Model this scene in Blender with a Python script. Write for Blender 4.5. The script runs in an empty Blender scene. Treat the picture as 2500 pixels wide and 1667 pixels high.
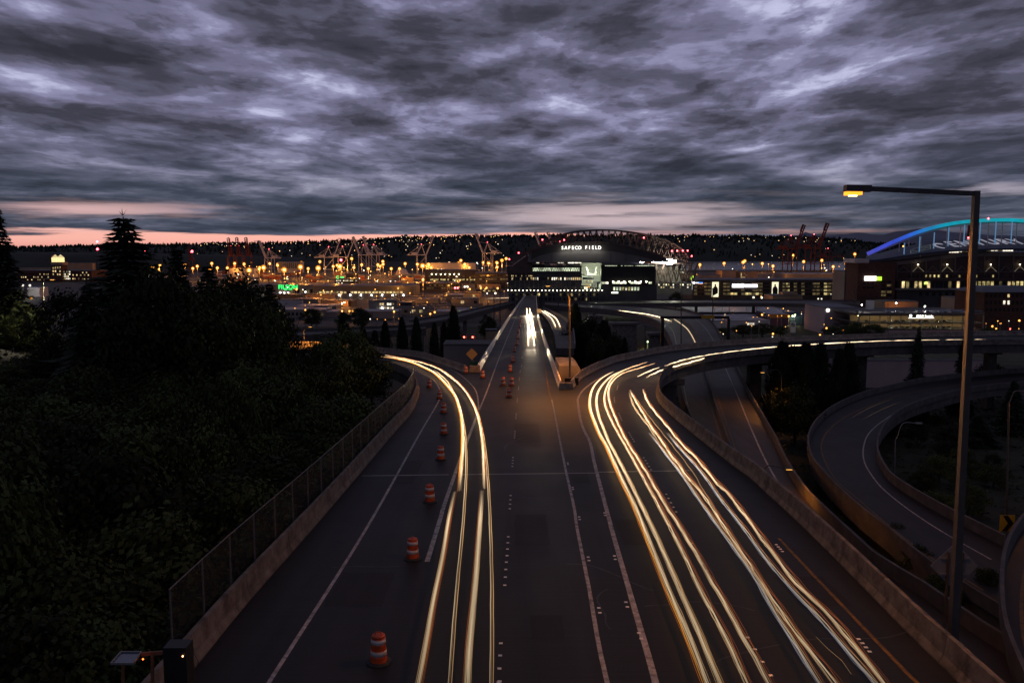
import bpy, bmesh, math, random
from mathutils import Vector, Matrix
random.seed(11)
SC = bpy.context.scene
COL = SC.collection
PI = math.pi
R = math.radians

# ------------------------------------------------------------------ camera
F, HY, CX, CY = 2000.0, 610.0, 1250.0, 833.5     # focal length and eye level in photo pixels (2500 x 1667)
CAMZ = 60.0
PITCH = math.atan((CY - HY) / F)
cd = bpy.data.cameras.new('camera')
cam = bpy.data.objects.new('camera', cd)
COL.objects.link(cam)
cd.sensor_fit = 'HORIZONTAL'
cd.sensor_width = 36.0
cd.lens = 36.0 * F / 2500.0
cd.clip_start = 0.5
cd.clip_end = 60000.0
cam.location = (0, 0, CAMZ)
cam.rotation_euler = (PI / 2 - PITCH, 0, 0)
SC.camera = cam

# ------------------------------------------------------------------ exposure
SC.view_settings.view_transform = 'Standard'
SC.view_settings.look = 'None'
SC.view_settings.exposure = 0.0
SC.view_settings.gamma = 1.0
SC.view_settings.use_curve_mapping = False
SC.cycles.use_light_tree = True
SC.cycles.sample_clamp_indirect = 1.5
SC.cycles.max_bounces = 6
SC.cycles.diffuse_bounces = 3
SC.cycles.transparent_max_bounces = 16

# ------------------------------------------------------------------ sky
def make_world():
    w = bpy.data.worlds.new('World')
    SC.world = w
    w.use_nodes = True
    nt = w.node_tree
    N, L = nt.nodes, nt.links
    N.clear()
    out = N.new('ShaderNodeOutputWorld')
    bg = N.new('ShaderNodeBackground')
    L.new(bg.outputs[0], out.inputs[0])

    def sock(v, i):
        if isinstance(v, (int, float)):
            i.default_value = v
        elif isinstance(v, tuple):
            i.default_value = v
        else:
            L.new(v, i)

    def M(op, a, b=0.0, c=0.0, clamp=False):
        n = N.new('ShaderNodeMath'); n.operation = op; n.use_clamp = clamp
        sock(a, n.inputs[0]); sock(b, n.inputs[1]); sock(c, n.inputs[2])
        return n.outputs[0]

    def comb(x, y, z):
        n = N.new('ShaderNodeCombineXYZ')
        sock(x, n.inputs[0]); sock(y, n.inputs[1]); sock(z, n.inputs[2])
        return n.outputs[0]

    def noise(v, scale, detail, rough=0.55, dist=0.0, lac=2.0):
        n = N.new('ShaderNodeTexNoise'); n.noise_dimensions = '3D'
        L.new(v, n.inputs['Vector'])
        n.inputs['Scale'].default_value = scale
        n.inputs['Detail'].default_value = detail
        n.inputs['Roughness'].default_value = rough
        n.inputs['Lacunarity'].default_value = lac
        n.inputs['Distortion'].default_value = dist
        return n.outputs[0]

    def sstep(x, a, b):
        n = N.new('ShaderNodeMapRange'); n.interpolation_type = 'SMOOTHSTEP'
        sock(x, n.inputs[0]); sock(a, n.inputs[1]); sock(b, n.inputs[2])
        n.inputs[3].default_value = 0; n.inputs[4].default_value = 1
        return n.outputs[0]

    def mix(f, a, b):
        n = N.new('ShaderNodeMix'); n.data_type = 'RGBA'
        sock(f, n.inputs[0])
        for v, i in ((a, n.inputs[6]), (b, n.inputs[7])):
            if isinstance(v, tuple): i.default_value = (*v, 1)
            else: L.new(v, i)
        return n.outputs[2]

    def ramp(x, stops):
        n = N.new('ShaderNodeValToRGB')
        cr = n.color_ramp; cr.interpolation = 'EASE'
        while len(cr.elements) > 1: cr.elements.remove(cr.elements[-1])
        cr.elements[0].position = stops[0][0]; cr.elements[0].color = (*stops[0][1], 1)
        for p, c in stops[1:]:
            e = cr.elements.new(p); e.color = (*c, 1)
        L.new(x, n.inputs[0])
        return n.outputs[0]

    tc = N.new('ShaderNodeTexCoord')
    sep = N.new('ShaderNodeSeparateXYZ'); L.new(tc.outputs['Generated'], sep.inputs[0])
    x, y, z = sep.outputs
    zz = M('MAXIMUM', z, 0.0)
    den = M('ADD', zz, 0.32)
    u = M('DIVIDE', x, den); v = M('MULTIPLY', M('LOGARITHM', M('ADD', zz, 0.03), 2.718), -2.3)
    # slow warp of the cloud sheet
    base = comb(M('MULTIPLY', u, 1.8), v, 0.0)
    wn = N.new('ShaderNodeTexNoise'); L.new(base, wn.inputs['Vector'])
    wn.inputs['Scale'].default_value = 0.9; wn.inputs['Detail'].default_value = 3.0
    wv = N.new('ShaderNodeVectorMath'); wv.operation = 'MULTIPLY_ADD'
    L.new(wn.outputs['Color'], wv.inputs[0]); wv.inputs[1].default_value = (0.45, 0.3, 0); wv.inputs[2].default_value = (3.1, 7.7, 0)
    wp = N.new('ShaderNodeVectorMath'); wp.operation = 'ADD'
    L.new(base, wp.inputs[0]); L.new(wv.outputs[0], wp.inputs[1])
    P = wp.outputs[0]
    def shifted(dx, dy):
        n = N.new('ShaderNodeVectorMath'); n.operation = 'ADD'
        L.new(P, n.inputs[0]); n.inputs[1].default_value = (dx, dy, 0)
        return n.outputs[0]
    n_big = noise(shifted(4, 2), 0.8, 3.0, 0.5)
    n_a = noise(P, 2.3, 8.0, 0.52, 0.0)
    n_b = noise(shifted(0.02, 0.14), 2.3, 4.0, 0.5, 0.0)          # the same sheet a little further west: relief
    def cells(vec, scale, dist_):
        n = N.new('ShaderNodeTexVoronoi'); n.feature = 'F1'; n.inputs['Scale'].default_value = scale
        w2 = N.new('ShaderNodeTexNoise'); L.new(vec, w2.inputs['Vector']); w2.inputs['Scale'].default_value = 2.6; w2.inputs['Detail'].default_value = 6.0
        a2 = N.new('ShaderNodeVectorMath'); a2.operation = 'MULTIPLY_ADD'
        L.new(w2.outputs['Color'], a2.inputs[0]); a2.inputs[1].default_value = (dist_, dist_, 0); L.new(vec, a2.inputs[2])
        L.new(a2.outputs[0], n.inputs['Vector'])
        return n.outputs['Distance']
    n_cell = cells(P, 1.6, 0.6)
    n_fine = noise(shifted(9, 5), 7.0, 6.0, 0.6)
    thick = M('ADD', M('MULTIPLY', n_a, 0.50), M('ADD', M('MULTIPLY', n_big, 0.34), M('MULTIPLY', M('SUBTRACT', 0.75, n_cell), 0.30)))
    thick = M('ADD', thick, M('MULTIPLY', M('SUBTRACT', n_fine, 0.5), 0.17))
    relief = M('MULTIPLY', M('SUBTRACT', n_a, n_b), 0.75)
    val = M('ADD', M('SUBTRACT', 1.0, thick), relief)
    # a lower deck of ragged cloud rolls hanging below the sheet: crisp torn edges, dark bellies
    n_r = noise(shifted(13.3, 2.1), 2.15, 10.0, 0.60)
    n_r2 = noise(shifted(13.33, 2.19), 2.15, 10.0, 0.60)
    roll = sstep(n_r, 0.475, 0.565)
    rim = M('MULTIPLY', M('MULTIPLY', roll, M('SUBTRACT', 1.0, roll)), 0.12)
    val = M('ADD', M('SUBTRACT', M('ADD', val, 0.020), M('MULTIPLY', roll, 0.075)), M('ADD', rim, M('MULTIPLY', M('SUBTRACT', n_r, n_r2), 0.5)))
    # thin places in the sheet, where the light comes through
    def spot(cu, cv, ru, rv, amp):
        du = M('DIVIDE', M('SUBTRACT', u, cu), ru); dv = M('DIVIDE', M('SUBTRACT', v, cv), rv)
        r2 = M('ADD', M('MULTIPLY', du, du), M('MULTIPLY', dv, dv))
        return M('MULTIPLY', M('POWER', 2.718, M('MULTIPLY', r2, -1.0)), amp)
    val = M('ADD', val, spot(0.554, 2.983, 0.11, 0.24, 0.34))
    val = M('ADD', val, spot(-0.770, 3.049, 0.160, 0.20, 0.08))
    val = M('ADD', val, spot(-0.434, 3.616, 0.400, 0.300, 0.050))
    # contrast falls towards the horizon
    cloud = ramp(val, [(0.30, (0.030, 0.031, 0.043)), (0.42, (0.052, 0.052, 0.076)), (0.51, (0.095, 0.094, 0.143)),
                       (0.59, (0.160, 0.155, 0.248)), (0.67, (0.267, 0.262, 0.416)), (0.77, (0.524, 0.530, 0.752)), (0.90, (0.795, 0.822, 0.796))])
    low = ramp(val, [(0.32, (0.030, 0.036, 0.054)), (0.46, (0.050, 0.060, 0.090)), (0.56, (0.085, 0.096, 0.139)),
                     (0.68, (0.165, 0.166, 0.236)), (0.85, (0.320, 0.312, 0.404))])
    cloud = mix(sstep(zz, 0.05, 0.15), low, cloud)
    # the open strip of dusk sky under the edge of the cloud sheet
    az = M('DIVIDE', x, M('MAXIMUM', y, 0.05))
    st = comb(M('MULTIPLY', az, 2.6), M('MULTIPLY', zz, 46.0), 0.0)
    n_st = noise(st, 1.6, 6.0, 0.55, 0.2)
    st2 = comb(M('ADD', M('MULTIPLY', az, 5.0), 4.0), M('MULTIPLY', zz, 75.0), 2.0)
    n_st2 = noise(st2, 1.5, 5.0, 0.55, 0.3)
    ahead = sstep(y, 0.0, 0.3)
    edge = M('ADD', 0.0185, M('MULTIPLY', M('SUBTRACT', n_st, 0.5), 0.026))
    edge = M('SUBTRACT', edge, M('MULTIPLY', sstep(az, 0.10, 0.52), 0.016))
    strip = M('MULTIPLY', M('SUBTRACT', 1.0, sstep(zz, M('SUBTRACT', edge, 0.0018), M('ADD', edge, 0.0018))), ahead)
    nish = N.new('ShaderNodeTexSky'); nish.sky_type = 'NISHITA'; nish.sun_disc = False
    nish.sun_elevation = R(0.5); nish.sun_rotation = R(0.0)
    dusk = ramp(M('MULTIPLY', zz, 25.0), [(0.0, (0.80, 0.35, 0.29)), (0.35, (0.92, 0.46, 0.39)), (0.8, (0.80, 0.50, 0.49)), (1.0, (0.5, 0.37, 0.44))])
    nsc = N.new('ShaderNodeMix'); nsc.data_type = 'RGBA'; nsc.blend_type = 'ADD'
    nsc.inputs[0].default_value = 0.015
    L.new(dusk, nsc.inputs[6]); L.new(nish.outputs[0], nsc.inputs[7])
    dusk = mix(sstep(az, 0.15, 0.55), nsc.outputs[2], (0.20, 0.16, 0.19))
    # broken pale bands above the strip: one in the middle, one to the left
    def band(ca, wa, ce, we, lo, hi, src):
        da = M('DIVIDE', M('SUBTRACT', az, ca), wa); de = M('DIVIDE', M('SUBTRACT', zz, ce), we)
        g = M('POWER', 2.718, M('MULTIPLY', M('ADD', M('MULTIPLY', da, da), M('MULTIPLY', de, de)), -1.0))
        return M('MULTIPLY', M('MULTIPLY', sstep(M('ADD', src, M('MULTIPLY', g, 0.34)), lo, hi), g), ahead, clamp=True)
    b1 = band(0.13, 0.20, 0.040, 0.020, 0.50, 0.82, n_st2)
    b2 = band(-0.52, 0.16, 0.043, 0.011, 0.58, 0.82, n_st)
    b3 = band(0.58, 0.10, 0.062, 0.010, 0.66, 0.9, n_st2)
    b4 = band(0.24, 0.20, 0.020, 0.007, 0.60, 0.84, n_st)
    cloud = mix(M('MULTIPLY', b1, 1.0), cloud, (0.60, 0.47, 0.50))
    cloud = mix(M('MULTIPLY', b2, 1.0), cloud, (0.66, 0.42, 0.42))
    cloud = mix(M('MULTIPLY', b3, 0.8), cloud, (0.42, 0.37, 0.45))
    cloud = mix(M('MULTIPLY', b4, 0.9), cloud, (0.78, 0.42, 0.36))
    sky = mix(strip, cloud, dusk)
    sky = mix(sstep(z, -0.02, -0.001), (0.02, 0.018, 0.022), sky)
    L.new(sky, bg.inputs[0])
    bg.inputs[1].default_value = 1.0
make_world()

sd = bpy.data.lights.new('sun', 'SUN')
sd.energy = 0.012; sd.angle = R(30); sd.color = (1.0, 0.72, 0.66)
sun = bpy.data.objects.new('sun', sd); COL.objects.link(sun)
sun.rotation_euler = (R(-84), 0, 0)          # last light from ahead, low in the west

# ------------------------------------------------------------------ helpers
def ray(px, py):
    cx = (px - CX) / F; cy = (CY - py) / F
    c, s = math.cos(PITCH), math.sin(PITCH)
    y = c + cy * s; z = -s + cy * c
    return cx / y, z / y                           # per metre forward

def pt(px, py, D):                                 # the point seen at a photo pixel, D metres ahead
    dx, dz = ray(px, py)
    return Vector((dx * D, D, CAMZ + dz * D))

def at(px, py, surf):                              # where the line of sight meets a surface z = surf(x, y)
    dx, dz = ray(px, py)
    f = lambda t: CAMZ + dz * t - surf(dx * t, t)
    a = 4.0
    while a < 20000:
        b = a * 1.02
        if f(b) < 0:
            for _ in range(40):
                m = (a + b) / 2
                if f(m) < 0: b = m
                else: a = m
            return Vector((dx * b, b, surf(dx * b, b)))
        a = b
    return pt(px, py, 20000)

def catmull(p, n=6):
    p = [tuple(q) for q in p]
    out = []
    for i in range(len(p) - 1):
        p0 = p[max(i - 1, 0)]; p1 = p[i]; p2 = p[i + 1]; p3 = p[min(i + 2, len(p) - 1)]
        for k in range(n):
            t = k / n
            out.append(tuple(0.5 * ((2 * b) + (c - a) * t + (2 * a - 5 * b + 4 * c - d) * t * t + (3 * b - a - 3 * c + d) * t ** 3)
                             for a, b, c, d in zip(p0, p1, p2, p3)))
    out.append(p[-1])
    return out

def resample(path, step):
    out = [path[0].copy()]; acc = 0.0
    for a, b in zip(path, path[1:]):
        L = (b - a).length
        if L < 1e-6: continue
        d = step - acc
        while d <= L:
            out.append(a.lerp(b, d / L)); d += step
        acc = L - (d - step)
    if (out[-1] - path[-1]).length > step * 0.3: out.append(path[-1].copy())
    return out

def on(pxs, surf, n=6):
    return [at(x, y, surf) for x, y in catmull(pxs, n)]

def perp(path, i):
    a = path[max(i - 1, 0)]; b = path[min(i + 1, len(path) - 1)]
    t = (b - a); t.z = 0
    if t.length < 1e-9: t = Vector((0, 1, 0))
    t.normalize()
    return Vector((-t.y, t.x, 0))

class MB:
    def __init__(s): s.v = []; s.f = []; s.mi = []; s.cur = 0
    def add(s, vs, fs):
        o = len(s.v); s.v += [tuple(v) for v in vs]
        s.f += [tuple(i + o for i in f) for f in fs]; s.mi += [s.cur] * len(fs)
        return s
    def box(s, x0, x1, y0, y1, z0, z1):
        return s.add([(x0, y0, z0), (x1, y0, z0), (x1, y1, z0), (x0, y1, z0), (x0, y0, z1), (x1, y0, z1), (x1, y1, z1), (x0, y1, z1)],
                     [(3, 2, 1, 0), (4, 5, 6, 7), (0, 1, 5, 4), (1, 2, 6, 5), (2, 3, 7, 6), (3, 0, 4, 7)])
    def cbox(s, c, dx, dy, dz): return s.box(c[0] - dx / 2, c[0] + dx / 2, c[1] - dy / 2, c[1] + dy / 2, c[2] - dz / 2, c[2] + dz / 2)
    def bar(s, a, b, w, h=None):
        a = Vector(a); b = Vector(b); h = h or w
        t = (b - a).normalized()
        up = Vector((0, 0, 1)) if abs(t.z) < 0.95 else Vector((0, 1, 0))
        r = t.cross(up).normalized() * w / 2; u = r.cross(t).normalized() * h / 2
        vs = [p + q for p in (a, b) for q in (-r - u, r - u, r + u, -r + u)]
        return s.add(vs, [(0, 1, 2, 3), (7, 6, 5, 4), (0, 4, 5, 1), (1, 5, 6, 2), (2, 6, 7, 3), (3, 7, 4, 0)])
    def tube(s, path, rad, n=8, cap=True):
        path = [Vector(p) for p in path]
        rs = rad if isinstance(rad, (list, tuple)) else [rad] * len(path)
        o = len(path); vs = []
        for i, p in enumerate(path):
            t = (path[min(i + 1, o - 1)] - path[max(i - 1, 0)]).normalized()
            up = Vector((0, 0, 1)) if abs(t.z) < 0.9 else Vector((0, 1, 0))
            r = t.cross(up).normalized(); u = r.cross(t)
            vs += [p + (r * math.cos(2 * PI * k / n) + u * math.sin(2 * PI * k / n)) * rs[i] for k in range(n)]
        fs = [(i * n + k, i * n + (k + 1) % n, (i + 1) * n + (k + 1) % n, (i + 1) * n + k) for i in range(o - 1) for k in range(n)]
        if cap: fs += [tuple(range(n))[::-1], tuple((o - 1) * n + k for k in range(n))]
        return s.add(vs, fs)
    def lathe(s, prof, n=20, c=(0, 0, 0)):
        vs = [(c[0] + r * math.cos(2 * PI * k / n), c[1] + r * math.sin(2 * PI * k / n), c[2] + z) for r, z in prof for k in range(n)]
        m = len(prof)
        fs = [(i * n + k, i * n + (k + 1) % n, (i + 1) * n + (k + 1) % n, (i + 1) * n + k) for i in range(m - 1) for k in range(n)]
        fs += [tuple(range(n))[::-1], tuple((m - 1) * n + k for k in range(n))]
        return s.add(vs, fs)
    def ball(s, c, r, n=8, m=5, sz=1.0):
        prof = [(max(r * math.sin(PI * i / m), r * 0.02), -r * sz * math.cos(PI * i / m)) for i in range(m + 1)]
        return s.lathe(prof, n, c)
    def prism(s, pts, d):                          # planar outline pushed along vector d
        n = len(pts); pts = [Vector(p) for p in pts]; d = Vector(d)
        return s.add(pts + [p + d for p in pts],
                     [tuple(range(n)), tuple(range(2 * n - 1, n - 1, -1))] + [(i, i + n, (i + 1) % n + n, (i + 1) % n) for i in range(n)])
    def build(s, name, mats, parent=None, smooth=False, world=True, base=True):
        me = bpy.data.meshes.new(name)
        v = s.v
        o = bpy.data.objects.new(name, me)
        if world and parent:
            off = Vector((0, 0, 0)); q = parent
            while q: off += q.location; q = q.parent
            v = [(a - off.x, b - off.y, c - off.z) for a, b, c in v]
        elif parent is None and base and v:
            cx = (min(p[0] for p in v) + max(p[0] for p in v)) / 2; cy = (min(p[1] for p in v) + max(p[1] for p in v)) / 2
            cz = min(p[2] for p in v)
            v = [(a - cx, b - cy, c - cz) for a, b, c in v]; o.location = (cx, cy, cz)
        me.from_pydata(v, [], s.f)
        for m in (mats if isinstance(mats, (list, tuple)) else [mats]): me.materials.append(m)
        if len(me.materials) > 1: me.polygons.foreach_set('material_index', s.mi)
        if smooth: me.polygons.foreach_set('use_smooth', [True] * len(me.polygons))
        me.update()
        COL.objects.link(o); o.parent = parent
        return o

def tag(o, label=None, cat=None, group=None, kind=None):
    if label: o['label'] = label
    if cat: o['category'] = cat
    if group: o['group'] = group
    if kind: o['kind'] = kind
    return o

def thing(name, label, cat, loc=(0, 0, 0), group=None, rz=0.0):
    o = bpy.data.objects.new(name, None); COL.objects.link(o)
    o.empty_display_size = 0.2; o.location = loc; o.rotation_euler = (0, 0, rz)
    return tag(o, label, cat, group)

def dup(root, loc, rz=None, scale=None, label=None, group=None):
    def cp(o, par):
        c = o.copy(); COL.objects.link(c); c.parent = par
        for ch in list(o.children): cp(ch, c)
        return c
    c = cp(root, None); c.location = loc
    if rz is not None: c.rotation_euler = (0, 0, rz)
    if scale is not None: c.scale = scale if isinstance(scale, tuple) else (scale,) * 3
    if label: c['label'] = label
    if group: c['group'] = group
    return c

# ------------------------------------------------------------------ materials
MATS = {}
def mat(name, col, rough=0.8, var=0.25, scale=3.0, metal=0.0, spec=0.3, bump=0.0, bscale=20.0, streak=None, dirt=None, dirt_scale=0.5):
    if name in MATS: return MATS[name]
    m = bpy.data.materials.new(name); m.use_nodes = True; MATS[name] = m
    nt = m.node_tree; b = nt.nodes['Principled BSDF']
    b.inputs['Roughness'].default_value = rough; b.inputs['Metallic'].default_value = metal
    b.inputs['Specular IOR Level'].default_value = spec
    geo = nt.nodes.new('ShaderNodeNewGeometry')
    vec = geo.outputs['Position']
    if streak:
        mp = nt.nodes.new('ShaderNodeVectorMath'); mp.operation = 'MULTIPLY'
        nt.links.new(vec, mp.inputs[0]); mp.inputs[1].default_value = streak; vec = mp.outputs[0]
    nz = nt.nodes.new('ShaderNodeTexNoise'); nt.links.new(vec, nz.inputs['Vector'])
    nz.inputs['Scale'].default_value = scale; nz.inputs['Detail'].default_value = 5
    rp = nt.nodes.new('ShaderNodeMapRange'); nt.links.new(nz.outputs[0], rp.inputs[0])
    rp.inputs[1].default_value = 0.3; rp.inputs[2].default_value = 0.7; rp.inputs[3].default_value = 1 - var; rp.inputs[4].default_value = 1 + var
    mx = nt.nodes.new('ShaderNodeVectorMath'); mx.operation = 'SCALE'
    mx.inputs[0].default_value = col; nt.links.new(rp.outputs[0], mx.inputs[3])
    out = mx.outputs[0]
    if dirt:
        n2 = nt.nodes.new('ShaderNodeTexNoise'); nt.links.new(geo.outputs['Position'], n2.inputs['Vector'])
        n2.inputs['Scale'].default_value = dirt_scale; n2.inputs['Detail'].default_value = 6; n2.inputs['Roughness'].default_value = 0.65
        r2 = nt.nodes.new('ShaderNodeMapRange'); nt.links.new(n2.outputs[0], r2.inputs[0])
        r2.inputs[1].default_value = 0.45; r2.inputs[2].default_value = 0.68
        mm = nt.nodes.new('ShaderNodeMix'); mm.data_type = 'RGBA'
        nt.links.new(r2.outputs[0], mm.inputs[0]); nt.links.new(out, mm.inputs[6]); mm.inputs[7].default_value = (*dirt, 1)
        out = mm.outputs[2]
    nt.links.new(out, b.inputs['Base Color'])
    if bump:
        n3 = nt.nodes.new('ShaderNodeTexNoise'); nt.links.new(geo.outputs['Position'], n3.inputs['Vector'])
        n3.inputs['Scale'].default_value = bscale; n3.inputs['Detail'].default_value = 4
        bp = nt.nodes.new('ShaderNodeBump'); bp.inputs['Strength'].default_value = bump; bp.inputs['Distance'].default_value = 0.05
        nt.links.new(n3.outputs[0], bp.inputs['Height']); nt.links.new(bp.outputs[0], b.inputs['Normal'])
    return m

def emat(name, col, s, sample=True):
    if name in MATS: return MATS[name]
    m = bpy.data.materials.new(name); m.use_nodes = True; MATS[name] = m
    nt = m.node_tree; b = nt.nodes['Principled BSDF']
    b.inputs['Base Color'].default_value = (0.1, 0.1, 0.1, 1)
    b.inputs['Emission Color'].default_value = (*col, 1); b.inputs['Emission Strength'].default_value = s
    if not sample: m.cycles.emission_sampling = 'NONE'
    return m

def wmat(name, col, s, freq=1.2, on_share=0.62):
    """lit room behind glass: brightness differs from bay to bay"""
    if name in MATS: return MATS[name]
    m = emat(name, col, s); nt = m.node_tree; b = nt.nodes['Principled BSDF']
    geo = nt.nodes.new('ShaderNodeNewGeometry')
    nz = nt.nodes.new('ShaderNodeTexNoise'); nt.links.new(geo.outputs['Position'], nz.inputs['Vector'])
    nz.inputs['Scale'].default_value = freq; nz.inputs['Detail'].default_value = 4; nz.inputs['Roughness'].default_value = 0.7
    rp = nt.nodes.new('ShaderNodeMapRange'); nt.links.new(nz.outputs[0], rp.inputs[0])
    rp.inputs[1].default_value = on_share - 0.22; rp.inputs[2].default_value = on_share + 0.12
    rp.inputs[3].default_value = 0.06 * s; rp.inputs[4].default_value = 1.6 * s
    nt.links.new(rp.outputs[0], b.inputs['Emission Strength'])
    b.inputs['Roughness'].default_value = 0.15
    return m

def road_mat(name, col, groove=True, rough=0.42):
    m = bpy.data.materials.new(name); m.use_nodes = True; MATS[name] = m
    nt = m.node_tree; N = nt.nodes; L = nt.links; b = N['Principled BSDF']
    geo = N.new('ShaderNodeNewGeometry')
    def nz(mul, sc, det, rgh=0.55):
        a = N.new('ShaderNodeVectorMath'); a.operation = 'MULTIPLY'; L.new(geo.outputs['Position'], a.inputs[0]); a.inputs[1].default_value = mul
        n = N.new('ShaderNodeTexNoise'); L.new(a.outputs[0], n.inputs['Vector']); n.inputs['Scale'].default_value = sc
        n.inputs['Detail'].default_value = det; n.inputs['Roughness'].default_value = rgh
        return n.outputs[0]
    def ma(op, x, y):
        n = N.new('ShaderNodeMath'); n.operation = op
        for v, i in ((x, n.inputs[0]), (y, n.inputs[1])):
            if isinstance(v, (int, float)): i.default_value = v
            else: L.new(v, i)
        return n.outputs[0]
    worn = nz((1.0, 0.03, 1.0), 0.9, 4)                # wheel tracks run along the lanes
    blot = nz((1, 1, 1), 0.22, 6, 0.65)
    grain = nz((1, 1, 1), 14.0, 3)
    tine = nz((0.10, 3.2, 0.1), 1.6, 4, 0.7)            # transverse tining of the concrete
    k = ma('ADD', ma('MULTIPLY', worn, 1.1), ma('ADD', ma('MULTIPLY', blot, 1.0), ma('ADD', ma('MULTIPLY', grain, 0.35), ma('MULTIPLY', tine, 0.5))))
    k = ma('MAXIMUM', ma('SUBTRACT', k, 0.47), 0.15)
    sc = N.new('ShaderNodeVectorMath'); sc.operation = 'SCALE'; sc.inputs[0].default_value = col; L.new(k, sc.inputs[3])
    L.new(sc.outputs[0], b.inputs['Base Color'])
    L.new(ma('ADD', ma('MULTIPLY', blot, 0.25), rough - 0.12), b.inputs['Roughness'])
    b.inputs['Specular IOR Level'].default_value = 0.12
    bp = N.new('ShaderNodeBump'); bp.inputs['Strength'].default_value = 0.35; bp.inputs['Distance'].default_value = 0.02
    L.new(ma('ADD', ma('MULTIPLY', tine, 1.0 if groove else 0.3), ma('MULTIPLY', grain, 0.4)), bp.inputs['Height']); L.new(bp.outputs[0], b.inputs['Normal'])
    return m

M_road = road_mat('worn_concrete_road', (0.0175, 0.0180, 0.0200), True, 0.55)
M_road2 = road_mat('lower_road', (0.036, 0.030, 0.028), False, 0.55)
M_loop = road_mat('loop_road', (0.022, 0.019, 0.020), False, 0.55)
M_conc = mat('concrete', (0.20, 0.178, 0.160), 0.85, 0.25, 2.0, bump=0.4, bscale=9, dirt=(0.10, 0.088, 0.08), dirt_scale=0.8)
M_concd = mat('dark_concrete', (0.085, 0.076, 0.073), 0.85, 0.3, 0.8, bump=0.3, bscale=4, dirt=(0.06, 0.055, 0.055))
M_white = mat('road_paint_white', (0.34, 0.32, 0.31), 0.7, 0.3, 5.0, dirt=(0.10, 0.095, 0.09), dirt_scale=2.2)
M_yel = mat('road_paint_yellow', (0.15, 0.08, 0.014), 0.7, 0.3, 5.0, dirt=(0.05, 0.032, 0.014), dirt_scale=2.0)
M_steel = mat('steel_joint', (0.20, 0.19, 0.18), 0.35, 0.2, 8.0, 0.7)
M_pole = mat('galvanised_pole', (0.22, 0.22, 0.22), 0.5, 0.15, 4.0, 0.6)
M_poled = mat('dark_pole', (0.055, 0.055, 0.06), 0.5, 0.2, 4.0, 0.2)
M_bark = mat('bark', (0.05, 0.04, 0.032), 0.95, 0.3, 3.0)
M_grass = mat('ground', (0.024, 0.026, 0.014), 1.0, 0.5, 0.25, bump=0.5, bscale=1.5, dirt=(0.020, 0.016, 0.012), dirt_scale=0.05)
M_black = mat('black_paint', (0.012, 0.012, 0.013), 0.5, 0.2, 4.0)
M_rubber = mat('black_rubber', (0.02, 0.019, 0.018), 0.7, 0.2, 6.0)

# ------------------------------------------------------------------ heights of roads and ground
def lerp_tab(t, x):
    if x <= t[0][0]: return t[0][1]
    for (a, b), (c, d) in zip(t, t[1:]):
        if x <= c:
            k = (x - a) / (c - a); k = k * k * (3 - 2 * k)
            return b + (d - b) * k
    return t[-1][1]
def sst(a, b, x):
    t = min(max((x - a) / (b - a), 0), 1); return t * t * (3 - 2 * t)
def MAIN(x, y): return CAMZ - (13.5 + 0.038 * y)
def RR(x, y): return CAMZ - min(13.5 + 0.038 * y, 18.6)
def RL(x, y): return CAMZ - min(13.5 + 0.038 * y, 18.4)
def LOW(x, y): return CAMZ - (21 + 0.03 * y)
def LOOP(x, y): return CAMZ - 25.0
def FORE(x, y): return CAMZ - 21.0
def lift(surf, h): return lambda x, y: surf(x, y) + h
BASE = [(-100, 32.6), (60, 32.6), (110, 31.0), (170, 25.5), (240, 19), (350, 9), (480, 2), (600, 0)]
def GROUND(x, y):
    b = lerp_tab(BASE, y)
    l = 4.5 * sst(-8, -18, x) + 10 * sst(-25, -80, x)
    b += l * (1 - sst(170, 420, y))
    r = 2.0 * sst(55, 110, x) * (1 - sst(150, 400, y))
    return b + r + 0.5 * math.sin(x * 0.21 + 1) * math.sin(y * 0.17) * (1 - sst(420, 560, y))
def flat(px, py): return at(px, py, lambda x, y: 0.0)

def axis(lo, hi, step, far):
    a = []; v = lo
    while v <= hi: a.append(v); v += step
    s = step
    while a[-1] < far: s *= 1.35; a.append(a[-1] + s)
    s = step
    while a[0] > -far and lo < 0 and far > 0: s *= 1.35; a.insert(0, a[0] - s)
    return a
xs = axis(-220, 260, 5, 24000); ys = [v for v in axis(-80, 620, 5, 30000) if v > -4000]
mb = MB()
mb.v = [(x, y, GROUND(x, y)) for y in ys for x in xs]
nx = len(xs)
mb.f = [(j * nx + i, j * nx + i + 1, (j + 1) * nx + i + 1, (j + 1) * nx + i) for j in range(len(ys) - 1) for i in range(nx - 1)]
mb.mi = [0] * len(mb.f)
tag(mb.build('ground', M_grass, smooth=True, base=False), 'dark ground falling from the slope to the flats', kind='structure')

# paved flats over the lowland: asphalt yards, a sheet just above the soil
mb = MB(); mb.add([(-2600, 640, 0.05), (2600, 640, 0.05), (2600, 2250, 0.05), (-2600, 2250, 0.05)], [(0, 1, 2, 3)])
M_flat = mat('yard_asphalt', (0.040, 0.036, 0.034), 0.75, 0.5, 0.02, dirt=(0.028, 0.026, 0.026), dirt_scale=0.008)
tag(mb.build('pavement', M_flat, base=False), 'dark paved yards of the industrial flats', kind='structure')

# bay water on the right
M_water = mat('bay_water', (0.02, 0.024, 0.03), 0.18, 0.2, 0.01, spec=0.6, bump=0.25, bscale=0.05)
mb = MB(); mb.add([(420, 2450, 0.3), (3800, 2450, 0.3), (5200, 5300, 0.3), (700, 5300, 0.3)], [(0, 1, 2, 3)])
tag(mb.build('water', M_water, base=False), 'slate grey bay water beyond the port', kind='structure')

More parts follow.
